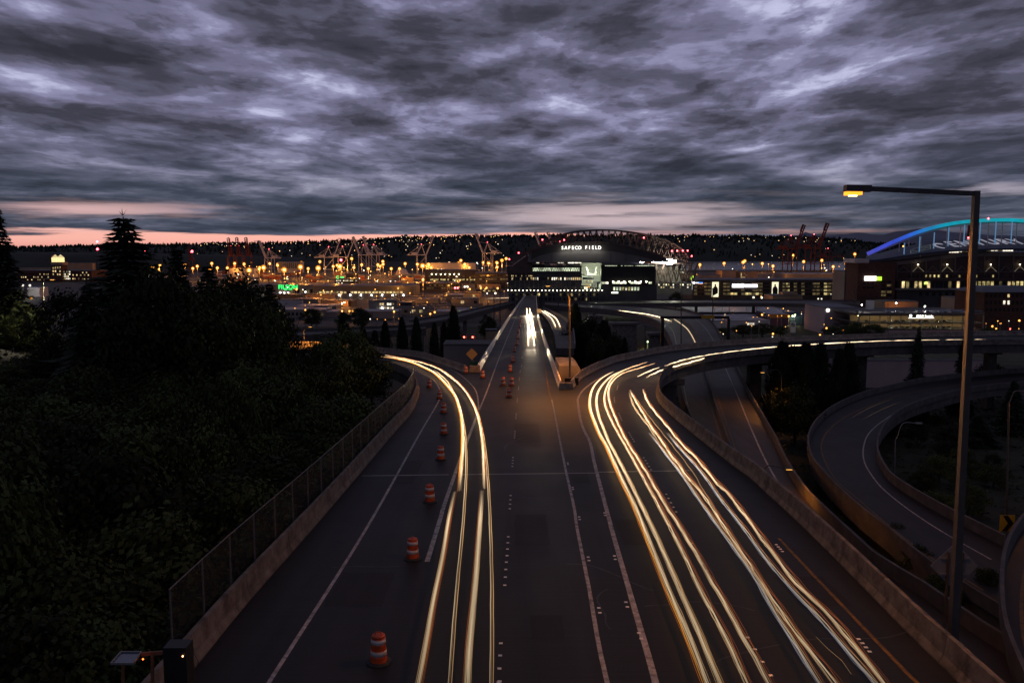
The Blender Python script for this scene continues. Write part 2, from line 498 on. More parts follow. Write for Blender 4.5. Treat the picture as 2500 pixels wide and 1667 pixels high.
# ------------------------------------------------------------------ far hills with their trees
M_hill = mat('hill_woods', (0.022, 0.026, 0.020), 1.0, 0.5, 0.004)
M_mount = mat('mountain', (0.15, 0.16, 0.205), 1.0, 0.2, 0.0006)  # blue grey of the haze is put into the mountains' own colour
def ridge(name, D, depth, tops, mat_, jit, label, seed, step=60, kind='structure'):
    rng = random.Random(seed)
    mb = MB(); cols = []
    px = tops[0][0]
    rows = [(0.0, 0.0), (0.12, 0.22), (0.35, 0.62), (0.6, 0.9), (0.85, 1.0), (1.3, 0.7), (2.0, 0.0)]
    while px <= tops[-1][0]:
        top = lerp_tab(tops, px)
        H = pt(px, top, D + depth * 0.85).z
        X = (px - CX) / F
        cols.append([(X * (D + depth * r), D + depth * r, max(H * h + (rng.uniform(-jit, jit) if 0 < h < 1 else 0), -0.5 if h == 0 else 1)) for r, h in rows])
        px += step
    n = len(rows)
    mb.v = [v for c in cols for v in c]
    mb.f = [(i * n + j, (i + 1) * n + j, (i + 1) * n + j + 1, i * n + j + 1) for i in range(len(cols) - 1) for j in range(n - 1)]
    mb.mi = [0] * len(mb.f)
    o = mb.build(name, mat_, smooth=True, base=False)
    tag(o, label, kind=kind)
    return cols
HT = [(-900, 612), (-300, 608), (40, 606), (200, 604), (400, 600), (560, 598), (700, 596), (860, 590), (1000, 583), (1180, 579), (1500, 578), (1800, 579), (1950, 582), (2060, 588), (2140, 598), (2300, 606), (2420, 609)]
HILL = ridge('hills', 4300, 900, HT, M_hill, 6, 'dark wooded hills dotted with house lights along the horizon', 3, 40)
ridge('hills', 2700, 500, [(-900, 618), (40, 615), (300, 617), (520, 621), (760, 629)], M_hill, 4, 'low dark bluff behind the port at the far left', 5, 40)
MT = [(1760, 600), (1835, 586), (1850, 578), (1872, 584), (1888, 578), (1905, 571), (1920, 572), (1940, 580), (1958, 566), (1980, 572), (2000, 576), (2050, 572), (2090, 568), (2140, 574), (2190, 564), (2240, 558), (2280, 562), (2330, 568), (2420, 574), (2560, 580), (2800, 590)]
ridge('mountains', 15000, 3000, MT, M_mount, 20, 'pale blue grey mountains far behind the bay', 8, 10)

def hill_point(px, r):                               # a point on the hillside at pixel column px, r = 0 foot .. 1 crest
    i = min(max(int((px - HT[0][0]) / 40), 0), len(HILL) - 2)
    f = ((px - HT[0][0]) / 40) - i
    rows = [0.0, 0.12, 0.35, 0.6, 0.85]
    k = r * (len(rows) - 1); j = min(int(k), len(rows) - 2); g = k - j
    A = [Vector(HILL[i][q]).lerp(Vector(HILL[i + 1][q]), f) for q in (j, j + 1)]
    return A[0].lerp(A[1], g)
rng = random.Random(21)
mb = MB()
for q in range(5200):
    px = rng.uniform(-150, 2400); r = rng.random() ** 0.5
    if rng.random() < 0.42: r = rng.uniform(0.93, 1.0)
    p = hill_point(px, r); h = rng.uniform(9, 21) * (1.35 if rng.random() < 0.12 else 1); w = h * rng.uniform(0.16, 0.5)
    a0 = rng.random() * 6
    vs = [p + Vector((w * math.cos(a0 + k * 2 * PI / 5), w * math.sin(a0 + k * 2 * PI / 5), -2 + h * (0.2 if k % 2 else 0.05))) for k in range(5)]
    vs += [p + Vector((w * .62 * math.cos(a0 + .6 + k * 2 * PI / 5), w * .62 * math.sin(a0 + .6 + k * 2 * PI / 5), h * 0.6)) for k in range(5)] + [p + Vector((rng.uniform(-1, 1), 0, h))]
    mb.add(vs, [(k, (k + 1) % 5, 5 + (k + 1) % 5, 5 + k) for k in range(5)] + [(5 + k, 5 + (k + 1) % 5, 10) for k in range(5)])
tag(mb.build('woods', mat('hill_trees', (0.018, 0.022, 0.016), 1, 0.4, 0.01), base=False), 'ragged dark woods along the far ridge', 'woods', kind='stuff')

# ------------------------------------------------------------------ road decks
LB = [(300, 1860), (380, 1740), (468, 1640), (595, 1483), (744, 1313), (850, 1190), (957, 1063), (1005, 1008), (1021, 972), (1024, 950), (1012, 927), (985, 910), (936, 893), (860, 877), (774, 868), (690, 868), (590, 872)]
LF = [(590, 850), (690, 848), (774, 848), (850, 852), (928, 863), (1020, 873), (1076, 890), (1132, 909)]
NL = (1173, 905)
ML = [NL, (1202, 852), (1223, 816), (1244, 780), (1262, 752), (1278, 729), (1284, 721)]
MR = [(1309, 721), (1309, 735), (1312, 771), (1321, 813), (1335, 862), (1350, 908), (1363, 948)]
NR = (1384, 951)
RF = [(1400, 949), (1420, 925), (1450, 907), (1480, 894), (1508, 883), (1564, 871), (1626, 859), (1733, 847), (1900, 836), (2120, 827), (2330, 821), (2560, 818)]
RB = [(2560, 840), (2330, 842), (2120, 847), (1900, 861), (1800, 871), (1720, 883), (1660, 897), (1625, 912), (1608, 930), (1601, 955), (1604, 975), (1615, 991), (1648, 1022), (1705, 1069), (1783, 1131), (1831, 1166), (1880, 1212), (1945, 1271), (2065, 1390), (2202, 1531), (2273, 1600), (2340, 1667), (2430, 1755), (2540, 1860)]
BL, BR = (860, 1860), (1590, 1860)

def deck(name, pts, surf, thick, mats, kinks=(), label=None, parent=None):
    bm = bmesh.new()
    vs = [bm.verts.new((p.x, p.y, 0)) for p in pts]
    f = bm.faces.new(vs)
    bmesh.ops.recalc_face_normals(bm, faces=[f])
    if f.normal.z < 0: f.normal_flip()
    for kv in kinks:
        bmesh.ops.bisect_plane(bm, geom=bm.verts[:] + bm.edges[:] + bm.faces[:], plane_co=(0, kv, 0), plane_no=(0, 1, 0))
    bmesh.ops.triangulate(bm, faces=bm.faces[:])
    bm.verts.index_update()
    mb = MB(); n = len(bm.verts)
    top = [(v.co.x, v.co.y, surf(v.co.x, v.co.y)) for v in bm.verts]
    mb.v = top + [(a, b, c - thick) for a, b, c in top]
    for f in bm.faces:
        i = [v.index for v in f.verts]
        if f.normal.z < 0: i = i[::-1]
        mb.f.append(tuple(i)); mb.mi.append(0)
        mb.f.append(tuple(k + n for k in i[::-1])); mb.mi.append(1)
    for e in bm.edges:
        if len(e.link_faces) == 1:
            a, b = e.verts[0].index, e.verts[1].index
            mb.f.append((a, a + n, b + n, b)); mb.mi.append(1)
    bm.free()
    o = mb.build(name, mats, parent, base=False)
    if parent is None: tag(o, label, kind='structure')
    return o

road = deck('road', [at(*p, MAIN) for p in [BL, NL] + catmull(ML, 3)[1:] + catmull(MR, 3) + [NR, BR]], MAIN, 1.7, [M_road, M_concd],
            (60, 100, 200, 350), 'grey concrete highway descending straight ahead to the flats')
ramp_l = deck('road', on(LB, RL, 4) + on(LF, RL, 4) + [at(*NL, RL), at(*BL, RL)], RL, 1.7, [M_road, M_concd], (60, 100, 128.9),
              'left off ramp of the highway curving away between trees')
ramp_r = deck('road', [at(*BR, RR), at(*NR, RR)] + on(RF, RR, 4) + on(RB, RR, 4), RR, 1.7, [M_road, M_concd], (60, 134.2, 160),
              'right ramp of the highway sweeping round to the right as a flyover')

LOWL = [(1330, 747), (1463, 757), (1534, 767), (1600, 787), (1627, 815), (1643, 857), (1655, 935), (1676, 1010), (1725, 1100), (1800, 1200), (1900, 1300), (2050, 1440), (2250, 1620), (2350, 1720)]
LOWR = [(2560, 1680), (2459, 1596), (2373, 1545), (2259, 1462), (2145, 1391), (2102, 1354), (1985, 1240), (1957, 1207), (1918, 1145), (1884, 1072), (1833, 980), (1797, 904), (1765, 838), (1735, 787), (1690, 764), (1600, 752), (1463, 745), (1330, 738)]
low = deck('road', on(LOWL, LOW, 4) + on(LOWR, LOW, 4), LOW, 2.2, [M_road2, M_concd], (70, 120, 200, 300, 400), 'lower two way road passing under the right ramp')
LPO = [(2700, 900), (2500, 910), (2377, 920), (2268, 932), (2187, 950), (2105, 972), (2037, 1004), (1998, 1037), (1979, 1070), (1976, 1097), (1985, 1132), (2006, 1160), (2045, 1203), (2100, 1255), (2170, 1310), (2260, 1385), (2370, 1460), (2500, 1540)]
LPI = [(2760, 1450), (2620, 1400), (2500, 1357), (2453, 1336), (2359, 1288), (2280, 1246), (2181, 1184), (2151, 1146), (2138, 1112), (2142, 1077), (2161, 1043), (2200, 1010), (2268, 983), (2377, 956), (2500, 943), (2700, 930)]
loop = deck('road', on(LPO, LOOP, 4) + on(LPI, LOOP, 4), LOOP, 1.4, [M_loop, M_concd], (), 'empty dark loop ramp curving round at the right')
FRO = [(2700, 1180), (2580, 1225), (2510, 1280), (2478, 1325), (2460, 1368), (2452, 1420), (2452, 1475), (2458, 1540), (2475, 1600), (2500, 1660), (2540, 1760)]
fore = deck('road', on(FRO, FORE, 4) + [at(2800, 1760, FORE), at(2720, 1500, FORE), at(2760, 1300, FORE)], FORE, 1.4, [M_loop, M_concd], (), 'near curving ramp cut off by the right edge of the view')
mb = MB()
mb.add([(-330, 700, 0.4), (330, 700, 0.4), (330, 716, 0.4), (-330, 716, 0.4)], [(0, 1, 2, 3)])
cross = tag(mb.build('road', M_road2, base=False), 'cross street at the far foot of the highway', kind='structure')

# ------------------------------------------------------------------ painted lines and markers
def line(parent, pts, surf, w, m, name='lane_line', lift_=0.014, n=6, dash=None, label=None):
    path = on(pts, lift(surf, lift_), n)
    path = resample(path, 1.5 if path[0].y < 260 else 4)
    mb = MB(); acc = 0.0
    for i in range(len(path) - 1):
        a, b = path[i], path[i + 1]
        if dash:
            acc += (b - a).length
            if acc % (dash[0] + dash[1]) > dash[0]: continue
        pa, pb = perp(path, i) * w / 2, perp(path, i + 1) * w / 2
        mb.add([a - pa, a + pa, b + pb, b - pb], [(1, 0, 3, 2)])
    o = mb.build(name, m, parent, base=False)
    if label: o['label'] = label
    return o
line(ramp_l, [(600, 1760), (655, 1667), (875, 1322), (1022, 1063), (1071, 979), (1074, 953), (1060, 929), (1037, 915), (992, 895), (936, 880)], RL, 0.16, M_white)
line(ramp_l, [(1043, 1370), (1075, 1265), (1082, 1240), (1121, 1128), (1150, 1052), (1168, 1004)], RL, 0.24, M_white)
line(ramp_l, [(1168, 1000), (1168, 985), (1163, 957), (1149, 937), (1124, 915), (1096, 899), (1060, 889), (1000, 876), (940, 867)], RL, 0.15, M_white)
line(road, [(1170, 1000), (1189, 954), (1217, 878), (1248, 802), (1272, 745), (1281, 726)], MAIN, 0.16, M_white)
line(road, [(1506, 1760), (1483, 1667), (1460, 1564), (1438, 1435), (1409, 1290), (1402, 1240), (1382, 1151), (1368, 1081), (1354, 1008), (1347, 975)], MAIN, 0.17, M_white)
line(road, [(1347, 973), (1340, 954), (1329, 884), (1318, 830), (1310, 780), (1305, 740)], MAIN, 0.15, M_yel)  # upper part of the white line; yellow stands in for warm light on it
line(ramp_r, [(1625, 1760), (1600, 1667), (1590, 1625), (1544, 1467), (1502, 1322), (1480, 1240), (1452, 1133), (1441, 1081), (1421, 1038), (1411, 985), (1413, 968), (1427, 949), (1458, 926), (1490, 908)], RR, 0.24, M_white)
line(ramp_r, [(1570, 952), (1580, 945), (1590, 936), (1604, 928)], RR, 0.15, M_yel)
line(ramp_r, [(2345, 1760), (2240, 1667), (2150, 1575), (2050, 1470), (1950, 1365), (1900, 1312)], RR, 0.16, M_yel)
line(low, [(1621, 788), (1643, 808), (1653, 852), (1660, 900), (1668, 935), (1674, 966), (1686, 1024)], LOW, 0.2, M_white)
line(low, [(1655, 781), (1680, 800), (1697, 830), (1703, 870), (1713, 923), (1746, 1024), (1766, 1086), (1790, 1140)], LOW, 0.2, M_yel)
line(low, [(1672, 784), (1700, 806), (1715, 848), (1734, 918), (1769, 1019), (1805, 1120), (1840, 1190)], LOW, 0.2, M_yel)
line(low, [(1697, 778), (1724, 803), (1746, 841), (1775, 907), (1803, 971), (1833, 1044), (1873, 1131), (1926, 1218), (1985, 1290), (2100, 1395)], LOW, 0.2, M_white)
line(loop, [(2560, 915), (2500, 922), (2377, 935), (2214, 960), (2132, 987), (2064, 1017), (2023, 1050), (2007, 1077), (2006, 1101), (2018, 1134), (2045, 1175), (2105, 1226), (2180, 1290), (2280, 1365), (2400, 1440)], LOOP, 0.16, M_yel)
line(loop, [(2600, 930), (2400, 950), (2214, 998), (2159, 1025), (2121, 1058), (2108, 1093), (2110, 1126), (2127, 1158), (2159, 1196), (2225, 1248), (2310, 1303), (2420, 1365)], LOOP, 0.15, M_white)
line(fore, [(2700, 1225), (2600, 1262), (2535, 1320), (2506, 1380), (2496, 1440), (2494, 1500), (2502, 1570), (2530, 1650)], FORE, 0.2, M_yel)
# expansion joint across the deck
jl = lambda par, x0, y0, x1, y1, surf: line(par, [(x0, y0), ((x0 + x1) / 2, (y0 + y1) / 2), (x1, y1)], surf, 0.16, M_steel, 'expansion_joint', 0.016)
jl(ramp_l, 884, 1161, 1110, 1158, RL); jl(road, 1126, 1158, 1455, 1154, MAIN); jl(ramp_r, 1460, 1152, 1690, 1148, RR)
jl(road, 1280, 884, 1316, 883, MAIN)
# raised reflective lane markers
mk = MB(); mk.prism([(-0.07, -0.06, 0.01), (0.07, -0.06, 0.01), (0.07, 0.06, 0.01), (-0.07, 0.06, 0.01)], (0, 0, 0.012))
mk.add([(-0.055, -0.045, 0.022), (0.055, -0.045, 0.022), (0.04, 0.0, 0.042), (-0.04, 0.0, 0.042), (0.055, 0.045, 0.022), (-0.055, 0.045, 0.022)],
       [(0, 1, 2, 3), (3, 2, 4, 5), (0, 3, 5), (1, 4, 2)])
M_mark = mat('ceramic_marker', (0.75, 0.72, 0.68), 0.25, 0.1, 8.0, spec=0.6)
marker0 = None
def markers(parent, pts, surf, k=4, gap=1.0):
    global marker0
    for i, (x, y) in enumerate(pts):
        p = at(x, y, surf)
        q = at(*pts[min(i + 1, len(pts) - 1)], surf); b = at(*pts[max(i - 1, 0)], surf)
        t = (q - b).normalized()
        for j in range(k):
            c = p + t * gap * (j - k / 2)
            if marker0 is None:
                o = mk.build('lane_marker', M_mark, parent, world=False); marker0 = o
            else:
                o = marker0.copy(); COL.objects.link(o); o.parent = parent
            o.location = (c.x, c.y, surf(c.x, c.y) + 0.002)
markers(road, [(1219, 1700), (1221, 1600), (1235, 1390), (1240, 1325), (1246, 1220), (1252, 1124), (1257, 1058), (1260, 1014), (1263, 976), (1266, 947), (1268, 924), (1270, 906), (1273, 892), (1275, 872)], MAIN)
markers(ramp_r, [(1852, 1600), (1700, 1350), (1635, 1222), (1578, 1128), (1540, 1064), (1513, 1015), (1500, 975), (1508, 945)], RR, 5)
markers(ramp_r, [(1560, 1545), (1528, 1470), (1500, 1357), (1476, 1252)], RR, 2, 0.5)
markers(road, [(1462, 1484), (1436, 1360), (1414, 1262), (1398, 1190), (1386, 1130)], MAIN, 2, 0.5)
markers(ramp_r, [(2105, 1570), (1900, 1335)], RR, 4, 0.35)

# ------------------------------------------------------------------ concrete barriers, panel by panel
JERSEY = [(0, 0.0), (0.0, 0.08), (0.14, 0.34), (0.21, 1.06), (0.40, 1.06), (0.46, 0.34), (0.50, 0.0)]
PARAPET = [(0, 0.0), (0.0, 0.06), (0.05, 1.0), (0.28, 1.0), (0.30, 0.0)]
def barrier(label, pts, surf, side, prof=JERSEY, m=None, seg=6.0, n=6, group=None, px=True, name='concrete_barrier', hs=1.0):
    path = on(pts, surf, n) if px else pts
    path = resample(path, seg / 3)
    root = thing(name, label, 'barrier', tuple(path[len(path) // 2]), group)
    i = 0
    while i < len(path) - 1:
        q = path[i:i + 4]
        q = [p.copy() for p in q]
        d = (q[-1] - q[-2]).normalized(); q[-1] -= d * 0.03
        mb = MB(); k = len(prof); vs = []
        for j, p in enumerate(q):
            nrm = perp(q, j) * side
            vs += [p + nrm * o + Vector((0, 0, z * hs)) for o, z in prof]
        fs = [(a * k + b, a * k + b + 1, (a + 1) * k + b + 1, (a + 1) * k + b) for a in range(len(q) - 1) for b in range(k - 1)]
        fs += [tuple(range(k)), tuple((len(q) - 1) * k + b for b in range(k))[::-1]]
        if side < 0: fs = [f[::-1] for f in fs]
        mb.add(vs, fs).build('barrier_panel', m or M_conc, root)
        i += 3
    return root
M_conc_r = mat('stained_barrier_concrete', (0.135, 0.118, 0.102), 0.85, 0.3, 1.5, bump=0.5, bscale=7, dirt=(0.050, 0.042, 0.037), dirt_scale=1.1)
M_conc_lit = mat('headlit_barrier_concrete', (0.62, 0.57, 0.50), 0.7, 0.2, 1.5, bump=0.3, bscale=7, dirt=(0.38, 0.34, 0.3), dirt_scale=0.7)  # paler copy of the barrier concrete, headlight brightness put into its colour
barrier('long stained barrier along the left edge of the highway below the fence', LB, RL, 1, m=M_conc_r)
barrier('far side barrier of the left ramp under the dark trees', LF[::-1], RL, -1)
barrier('bright barrier on the left of the central highway below the diamond sign', ML, MAIN, 1, m=M_conc_lit, seg=9)
barrier('bright barrier on the right of the central highway beside the twin lamp', MR[::-1], MAIN, -1, m=M_conc_lit, seg=9)
barrier('outer barrier of the right flyover with scrawled paint', RF, RR, 1)
barrier('long weathered barrier along the right edge from the flyover to the tall lamp', RB[::-1], RR, -1, m=M_conc_r)
barrier('right retaining wall of the lower road', LOWR, LOW, -1, PARAPET, M_concd, 9, 4)
barrier('left parapet of the lower road viaduct', LOWL, LOW, 1, PARAPET, M_concd, 9, 4)
barrier('outer parapet of the dark loop ramp', LPO, LOOP, -1, PARAPET, M_concd, 6, 4)
barrier('inner parapet of the dark loop ramp', LPI, LOOP, -1, PARAPET, M_concd, 6, 4)
barrier('curved parapet of the near ramp at the right edge', FRO, FORE, -1, PARAPET, M_concd, 4, 4)
# median of the lower road
barrier('dark median barrier down the middle of the lower road', [(1663, 783), (1690, 803), (1706, 838), (1723, 920), (1757, 1022), (1785, 1103), (1815, 1165)], LOW, 1, [(-0.3, 0), (-0.1, 0.8), (0.1, 0.8), (0.3, 0)], M_concd, 9, 5)
# blunt nose of the gore on each side
def box_thing(name, label, cat, m, *args, group=None):
    mb = MB(); mb.box(*args); o = mb.build(name, m); tag(o, label, cat, group); return o
pn = at(1146, 909, MAIN); qn = at(1172, 908, MAIN)
mb = MB(); mb.prism([(pn.x, pn.y + .1, pn.z), (qn.x, pn.y + .1, pn.z), (qn.x, pn.y + .1, pn.z + 0.95), (pn.x, pn.y + .1, pn.z + 0.95)], (0, 0.7, 0))
tag(mb.build('gore_wall', M_conc), 'low concrete end wall under the diamond sign', 'wall')
pn = at(1364, 951, MAIN); qn = at(1399, 950, MAIN)
mb = MB(); mb.prism([(pn.x, pn.y, pn.z), (qn.x, pn.y, pn.z), (qn.x - .1, pn.y, pn.z + 0.85), (pn.x + .1, pn.y, pn.z + 0.85)], (0, 0.5, 0))
tag(mb.build('gore_wall', M_conc), 'dark concrete nose at the foot of the twin lamp', 'wall')
mb = MB(); a, b = pt(1364, 935, 112), pt(1417, 935, 112); zt = pt(1390, 893, 112).z
mb.prism([(a.x, 112, a.z - 2), (b.x, 112, a.z - 2), (b.x, 112, zt - 0.5), (b.x - 0.5, 112, zt), (a.x, 112, zt)], (0, 9, 0))
tag(mb.build('concrete_block', mat('block_concrete', (0.22, 0.19, 0.165), 0.9, 0.2, 0.6, bump=0.3, bscale=5, streak=(1, 1, 0.2), dirt=(0.14, 0.12, 0.10))), 'big pale concrete block behind the twin lamp', 'block')
mb = MB()
for k in range(3): mb.prism([(a.x + .4 + k * .02, 105.5, MAIN(0, 105) + k * .3), (a.x + 2.2, 105.5, MAIN(0, 105) + k * .3), (a.x + 2.2, 105.5, MAIN(0, 105) + k * .3 + .27), (a.x + .4, 105.5, MAIN(0, 105) + k * .3 + .27)], (0, .9, 0))
tag(mb.build('sand_drum', M_rubber), 'low black crash cushion beside the twin lamp', 'crash cushion')

# ------------------------------------------------------------------ columns of the flyover and the lower viaduct
def column(px, y0, y1, D, w, dep, label, group, cap=True):
    c = pt(px, y0, D); zt = c.z; zg = GROUND(c.x, D) - 0.5
    mb = MB(); mb.box(c.x - w / 2, c.x + w / 2, D - dep / 2, D + dep / 2, zg, zt)
    t = thing('bridge_column', label, 'column', (c.x, D, zg), group)
    mb.build('shaft', M_concd, t)
    if cap: MB().box(c.x - w * .9, c.x + w * .9, D - dep * .8, D + dep * .8, zt - 1.2, zt + 0.02).build('cap', M_concd, t)
G = 'columns under the flyover and viaduct'
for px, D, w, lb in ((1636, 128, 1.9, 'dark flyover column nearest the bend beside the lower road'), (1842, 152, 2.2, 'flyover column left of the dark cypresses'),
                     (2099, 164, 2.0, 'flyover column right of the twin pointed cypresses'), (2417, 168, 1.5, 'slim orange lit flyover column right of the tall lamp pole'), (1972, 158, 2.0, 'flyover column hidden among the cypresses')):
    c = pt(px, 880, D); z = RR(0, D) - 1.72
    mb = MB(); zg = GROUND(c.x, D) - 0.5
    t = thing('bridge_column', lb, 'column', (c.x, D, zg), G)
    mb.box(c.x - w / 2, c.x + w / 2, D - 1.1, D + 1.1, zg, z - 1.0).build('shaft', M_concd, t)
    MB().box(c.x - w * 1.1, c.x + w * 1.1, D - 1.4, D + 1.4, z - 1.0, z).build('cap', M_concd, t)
for px, D, w, lb in ((1524, 400, 12, 'broad pale viaduct pier left of the twin globe lamp'), (1456, 470, 7, 'slim viaduct pier behind the dark gap trees'), (1612, 330, 9, 'viaduct pier at the bend beside the gantry leg')):
    c = pt(px, 790, D); z = LOW(0, D) - 2.22; zg = GROUND(c.x, D) - 0.5
    t = thing('bridge_column', lb, 'column', (c.x, D, zg), G)
    MB().box(c.x - w / 2, c.x + w / 2, D - 1.1, D + 1.1, zg, z - 1.0).build('shaft', M_conc, t)
    MB().box(c.x - w * .62, c.x + w * .62, D - 2.4, D + 2.4, z - 1.0, z).build('cap', M_conc, t)

# ------------------------------------------------------------------ light trails of the traffic: glowing strands at lamp height above the lanes
def trail_mat(name):
    m = bpy.data.materials.new(name); m.use_nodes = True
    nt = m.node_tree; b = nt.nodes['Principled BSDF']
    a = nt.nodes.new('ShaderNodeAttribute'); a.attribute_name = 'glow'
    nt.links.new(a.outputs['Color'], b.inputs['Emission Color']); b.inputs['Emission Strength'].default_value = 1.0
    b.inputs['Base Color'].default_value = (0.02, 0.02, 0.02, 1)
    return m
M_trail = trail_mat('light_strand')
CREAM, WARM, AMBER, ORANGE, COOL, RED = (1.0, 0.73, 0.43), (1.0, 0.56, 0.22), (1.0, 0.38, 0.02), (0.8, 0.17, 0.02), (0.84, 0.74, 0.66), (0.6, 0.06, 0.03)
def strength(D): return lerp_tab([(20, 0.38), (34, 0.50), (46, 0.9), (62, 1.7), (85, 2.6), (130, 3.2), (400, 4.5)], D)
def strand(parent, path, lat, vert, r, col, gain, rng, wob):
    ph, ph2 = rng.random() * 6, rng.random() * 6
    pts, cols, s = [], [], 0.0
    for i, p in enumerate(path):
        if i: s += (p - path[i - 1]).length
        nrm = perp(path, i)
        w = .7 * wob * (math.sin(s * 1.15 + ph) * 0.6 + math.sin(s * 2.3 + ph2) * 0.4)
        pts.append(p + nrm * (lat + .35 * w) + Vector((0, 0, vert + w)))
        en = min(1.0, (i + .4) * .16, (len(path) - 1 - i + .4) * .16) if len(path) > 16 else 1.0
        g = (.25 + .75 * en) * strength(p.y) * gain * (0.85 + 0.15 * math.sin(s * 0.7 + ph))
        cols.append([c * g for c in col])
    n = 6
    L_ = len(path); mb = MB(); mb.tube(pts, [r * (1 + max(0, p.y - 60) * 0.004) * min(1, .35 + .12 * min(k, L_ - 1 - k)) for k, p in enumerate(pts)], n)
    o = mb.build('light_strand', M_trail, parent)
    at_ = o.data.color_attributes.new('glow', 'FLOAT_COLOR', 'POINT')
    buf = []
    for c in cols: buf += [c[0], c[1], c[2], 1.0] * n
    at_.data.foreach_set('color', buf)
    return o
STY = {                                            # each lamp leaves a bundle of fine strands
 'cream': [(0, 0, .034, CREAM, 1.15), (-.055, .01, .026, CREAM, .85), (.06, -.02, .028, CREAM, .8), (-.10, .03, .016, WARM, .6), (.11, .02, .014, WARM, .55), (-.145, .06, .009, ORANGE, .6)],
 'amber': [(0, 0, .034, CREAM, 1.2), (.055, 0, .026, CREAM, .9), (.105, .02, .016, WARM, .6), (-.065, -.02, .024, WARM, .9), (-.115, -.05, .022, AMBER, 1.1), (-.16, -.09, .012, ORANGE, .8)],
 'amber_r': [(0, 0, .034, CREAM, 1.1), (.06, 0, .028, WARM, .85), (.115, .02, .014, WARM, .55), (-.06, 0, .028, CREAM, .8), (-.12, .02, .014, WARM, .6)],
 'orange': [(0, 0, .032, CREAM, 1.2), (-.055, 0, .026, CREAM, .9), (-.105, .02, .014, WARM, .65), (.05, .02, .02, WARM, .7), (.105, .05, .012, ORANGE, .75), (.15, .09, .008, ORANGE, .5)],
 'cool': [(0, 0, .026, COOL, .8), (.05, .01, .02, CREAM, .75), (-.055, .02, .016, COOL, .5), (-.10, .05, .010, (.45, .5, .7), .6), (.10, .03, .014, WARM, .6), (.15, .06, .010, ORANGE, .7)],
 'thin': [(-.05, 0, .019, CREAM, .9), (.06, 0, .017, WARM, .85), (.0, .03, .008, WARM, .5)],
 'fine': [(0, 0, .012, WARM, .7)],
 'far': [(0, 0, .06, CREAM, 1.5), (.09, 0, .03, WARM, .8), (-.08, .02, .03, CREAM, .9)],
}
def trail(label, pts, surf, sty, group, h=0.65, wob=0.02, step=1.0, seed=0, n=5, gain=1.0):
    path = resample(on(pts, lift(surf, h), n), step)
    rng = random.Random(seed + len(pts) * 7 + int(pts[0][0]))
    root = thing('light_trail', label, 'light trail', tuple(path[0]), group)
    for lat, vert, r, col, g in STY[sty]: strand(root, path, lat, vert, r, col, g * gain, rng, wob)
    return root
GLT = 'headlight trails on the left ramp'; GRT = 'headlight trails on the right ramp'; GMT = 'headlight trails far down the highway'
trail('thick pale trail of the left ramp curve with an amber left edge', [(930, 870), (964, 874), (1006, 884), (1037, 897), (1060, 909), (1082, 929), (1102, 952), (1113, 968), (1121, 991), (1127, 1016), (1130, 1053), (1130, 1095), (1127, 1131), (1122, 1198)], RL, 'amber', GLT, wob=.05)
trail('upper outer trail of the left ramp curve, ending beside a short amber streak', [(940, 867), (978, 874), (1020, 883), (1048, 891), (1074, 902), (1096, 918), (1118, 935), (1138, 957), (1152, 980), (1163, 1005), (1172, 1038), (1177, 1072), (1180, 1103), (1183, 1193)], RL, 'orange', GLT, wob=.05)
trail('thin double trail down the whole left ramp, the left one of two', [(1060, 903), (1093, 932), (1115, 975), (1130, 1025), (1136, 1067), (1138, 1109), (1138, 1160), (1130, 1283), (1114, 1451), (1098, 1667), (1091, 1800)], RL, 'thin', GLT, wob=.03)
trail('thin double trail hugging the lane dots, the right one of two', [(1076, 900), (1118, 933), (1150, 975), (1166, 1008), (1178, 1055), (1186, 1110), (1191, 1165), (1196, 1257), (1200, 1386), (1201, 1500), (1200, 1667), (1199, 1800)], RL, 'thin', GLT, wob=.03)
trail('thick beige trail left of the pair starting below the joint', [(1111, 1200), (1098, 1257), (1082, 1354), (1059, 1467), (1040, 1575), (1023, 1667), (998, 1800)], RL, 'orange', GLT, wob=.03)
trail('thick beige trail right of the pair starting below the joint', [(1177, 1197), (1171, 1289), (1161, 1419), (1146, 1580), (1141, 1667), (1131, 1800)], RL, 'cream', GLT, wob=.03)
trail('leftmost right ramp trail with a strong amber left edge', [(1497, 907), (1469, 923), (1450, 943), (1441, 968), (1441, 996), (1450, 1024), (1464, 1058), (1480, 1086), (1497, 1123), (1520, 1173), (1551, 1237), (1583, 1315), (1632, 1438), (1680, 1548), (1726, 1667), (1776, 1800)], RR, 'amber', GRT, wob=.03)
trail('broad tan trail merging with the amber edged one at the bend', [(1520, 904), (1489, 921), (1466, 946), (1457, 968), (1457, 991), (1463, 1019), (1474, 1047), (1487, 1079), (1508, 1118), (1535, 1170), (1570, 1241), (1609, 1322), (1661, 1441), (1709, 1548), (1758, 1667), (1818, 1800)], RR, 'amber_r', GRT, wob=.03)
trail('pale middle trail of the right ramp with a dark red right edge', [(1580, 884), (1530, 901), (1500, 919), (1485, 938), (1476, 966), (1479, 994), (1495, 1031), (1512, 1062), (1530, 1093), (1548, 1125), (1573, 1170), (1616, 1249), (1664, 1341), (1713, 1445), (1777, 1564), (1823, 1667), (1888, 1800)], RR, 'orange', GRT, wob=.05)
trail('broad cream trail beside the raised lane markers of the right ramp', [(1599, 887), (1560, 899), (1522, 911), (1497, 930), (1486, 952), (1488, 980), (1500, 1013), (1519, 1055), (1536, 1086), (1556, 1117), (1583, 1160), (1616, 1218), (1680, 1318), (1738, 1419), (1810, 1545), (1877, 1667), (1950, 1800)], RR, 'orange', GRT, wob=.05)
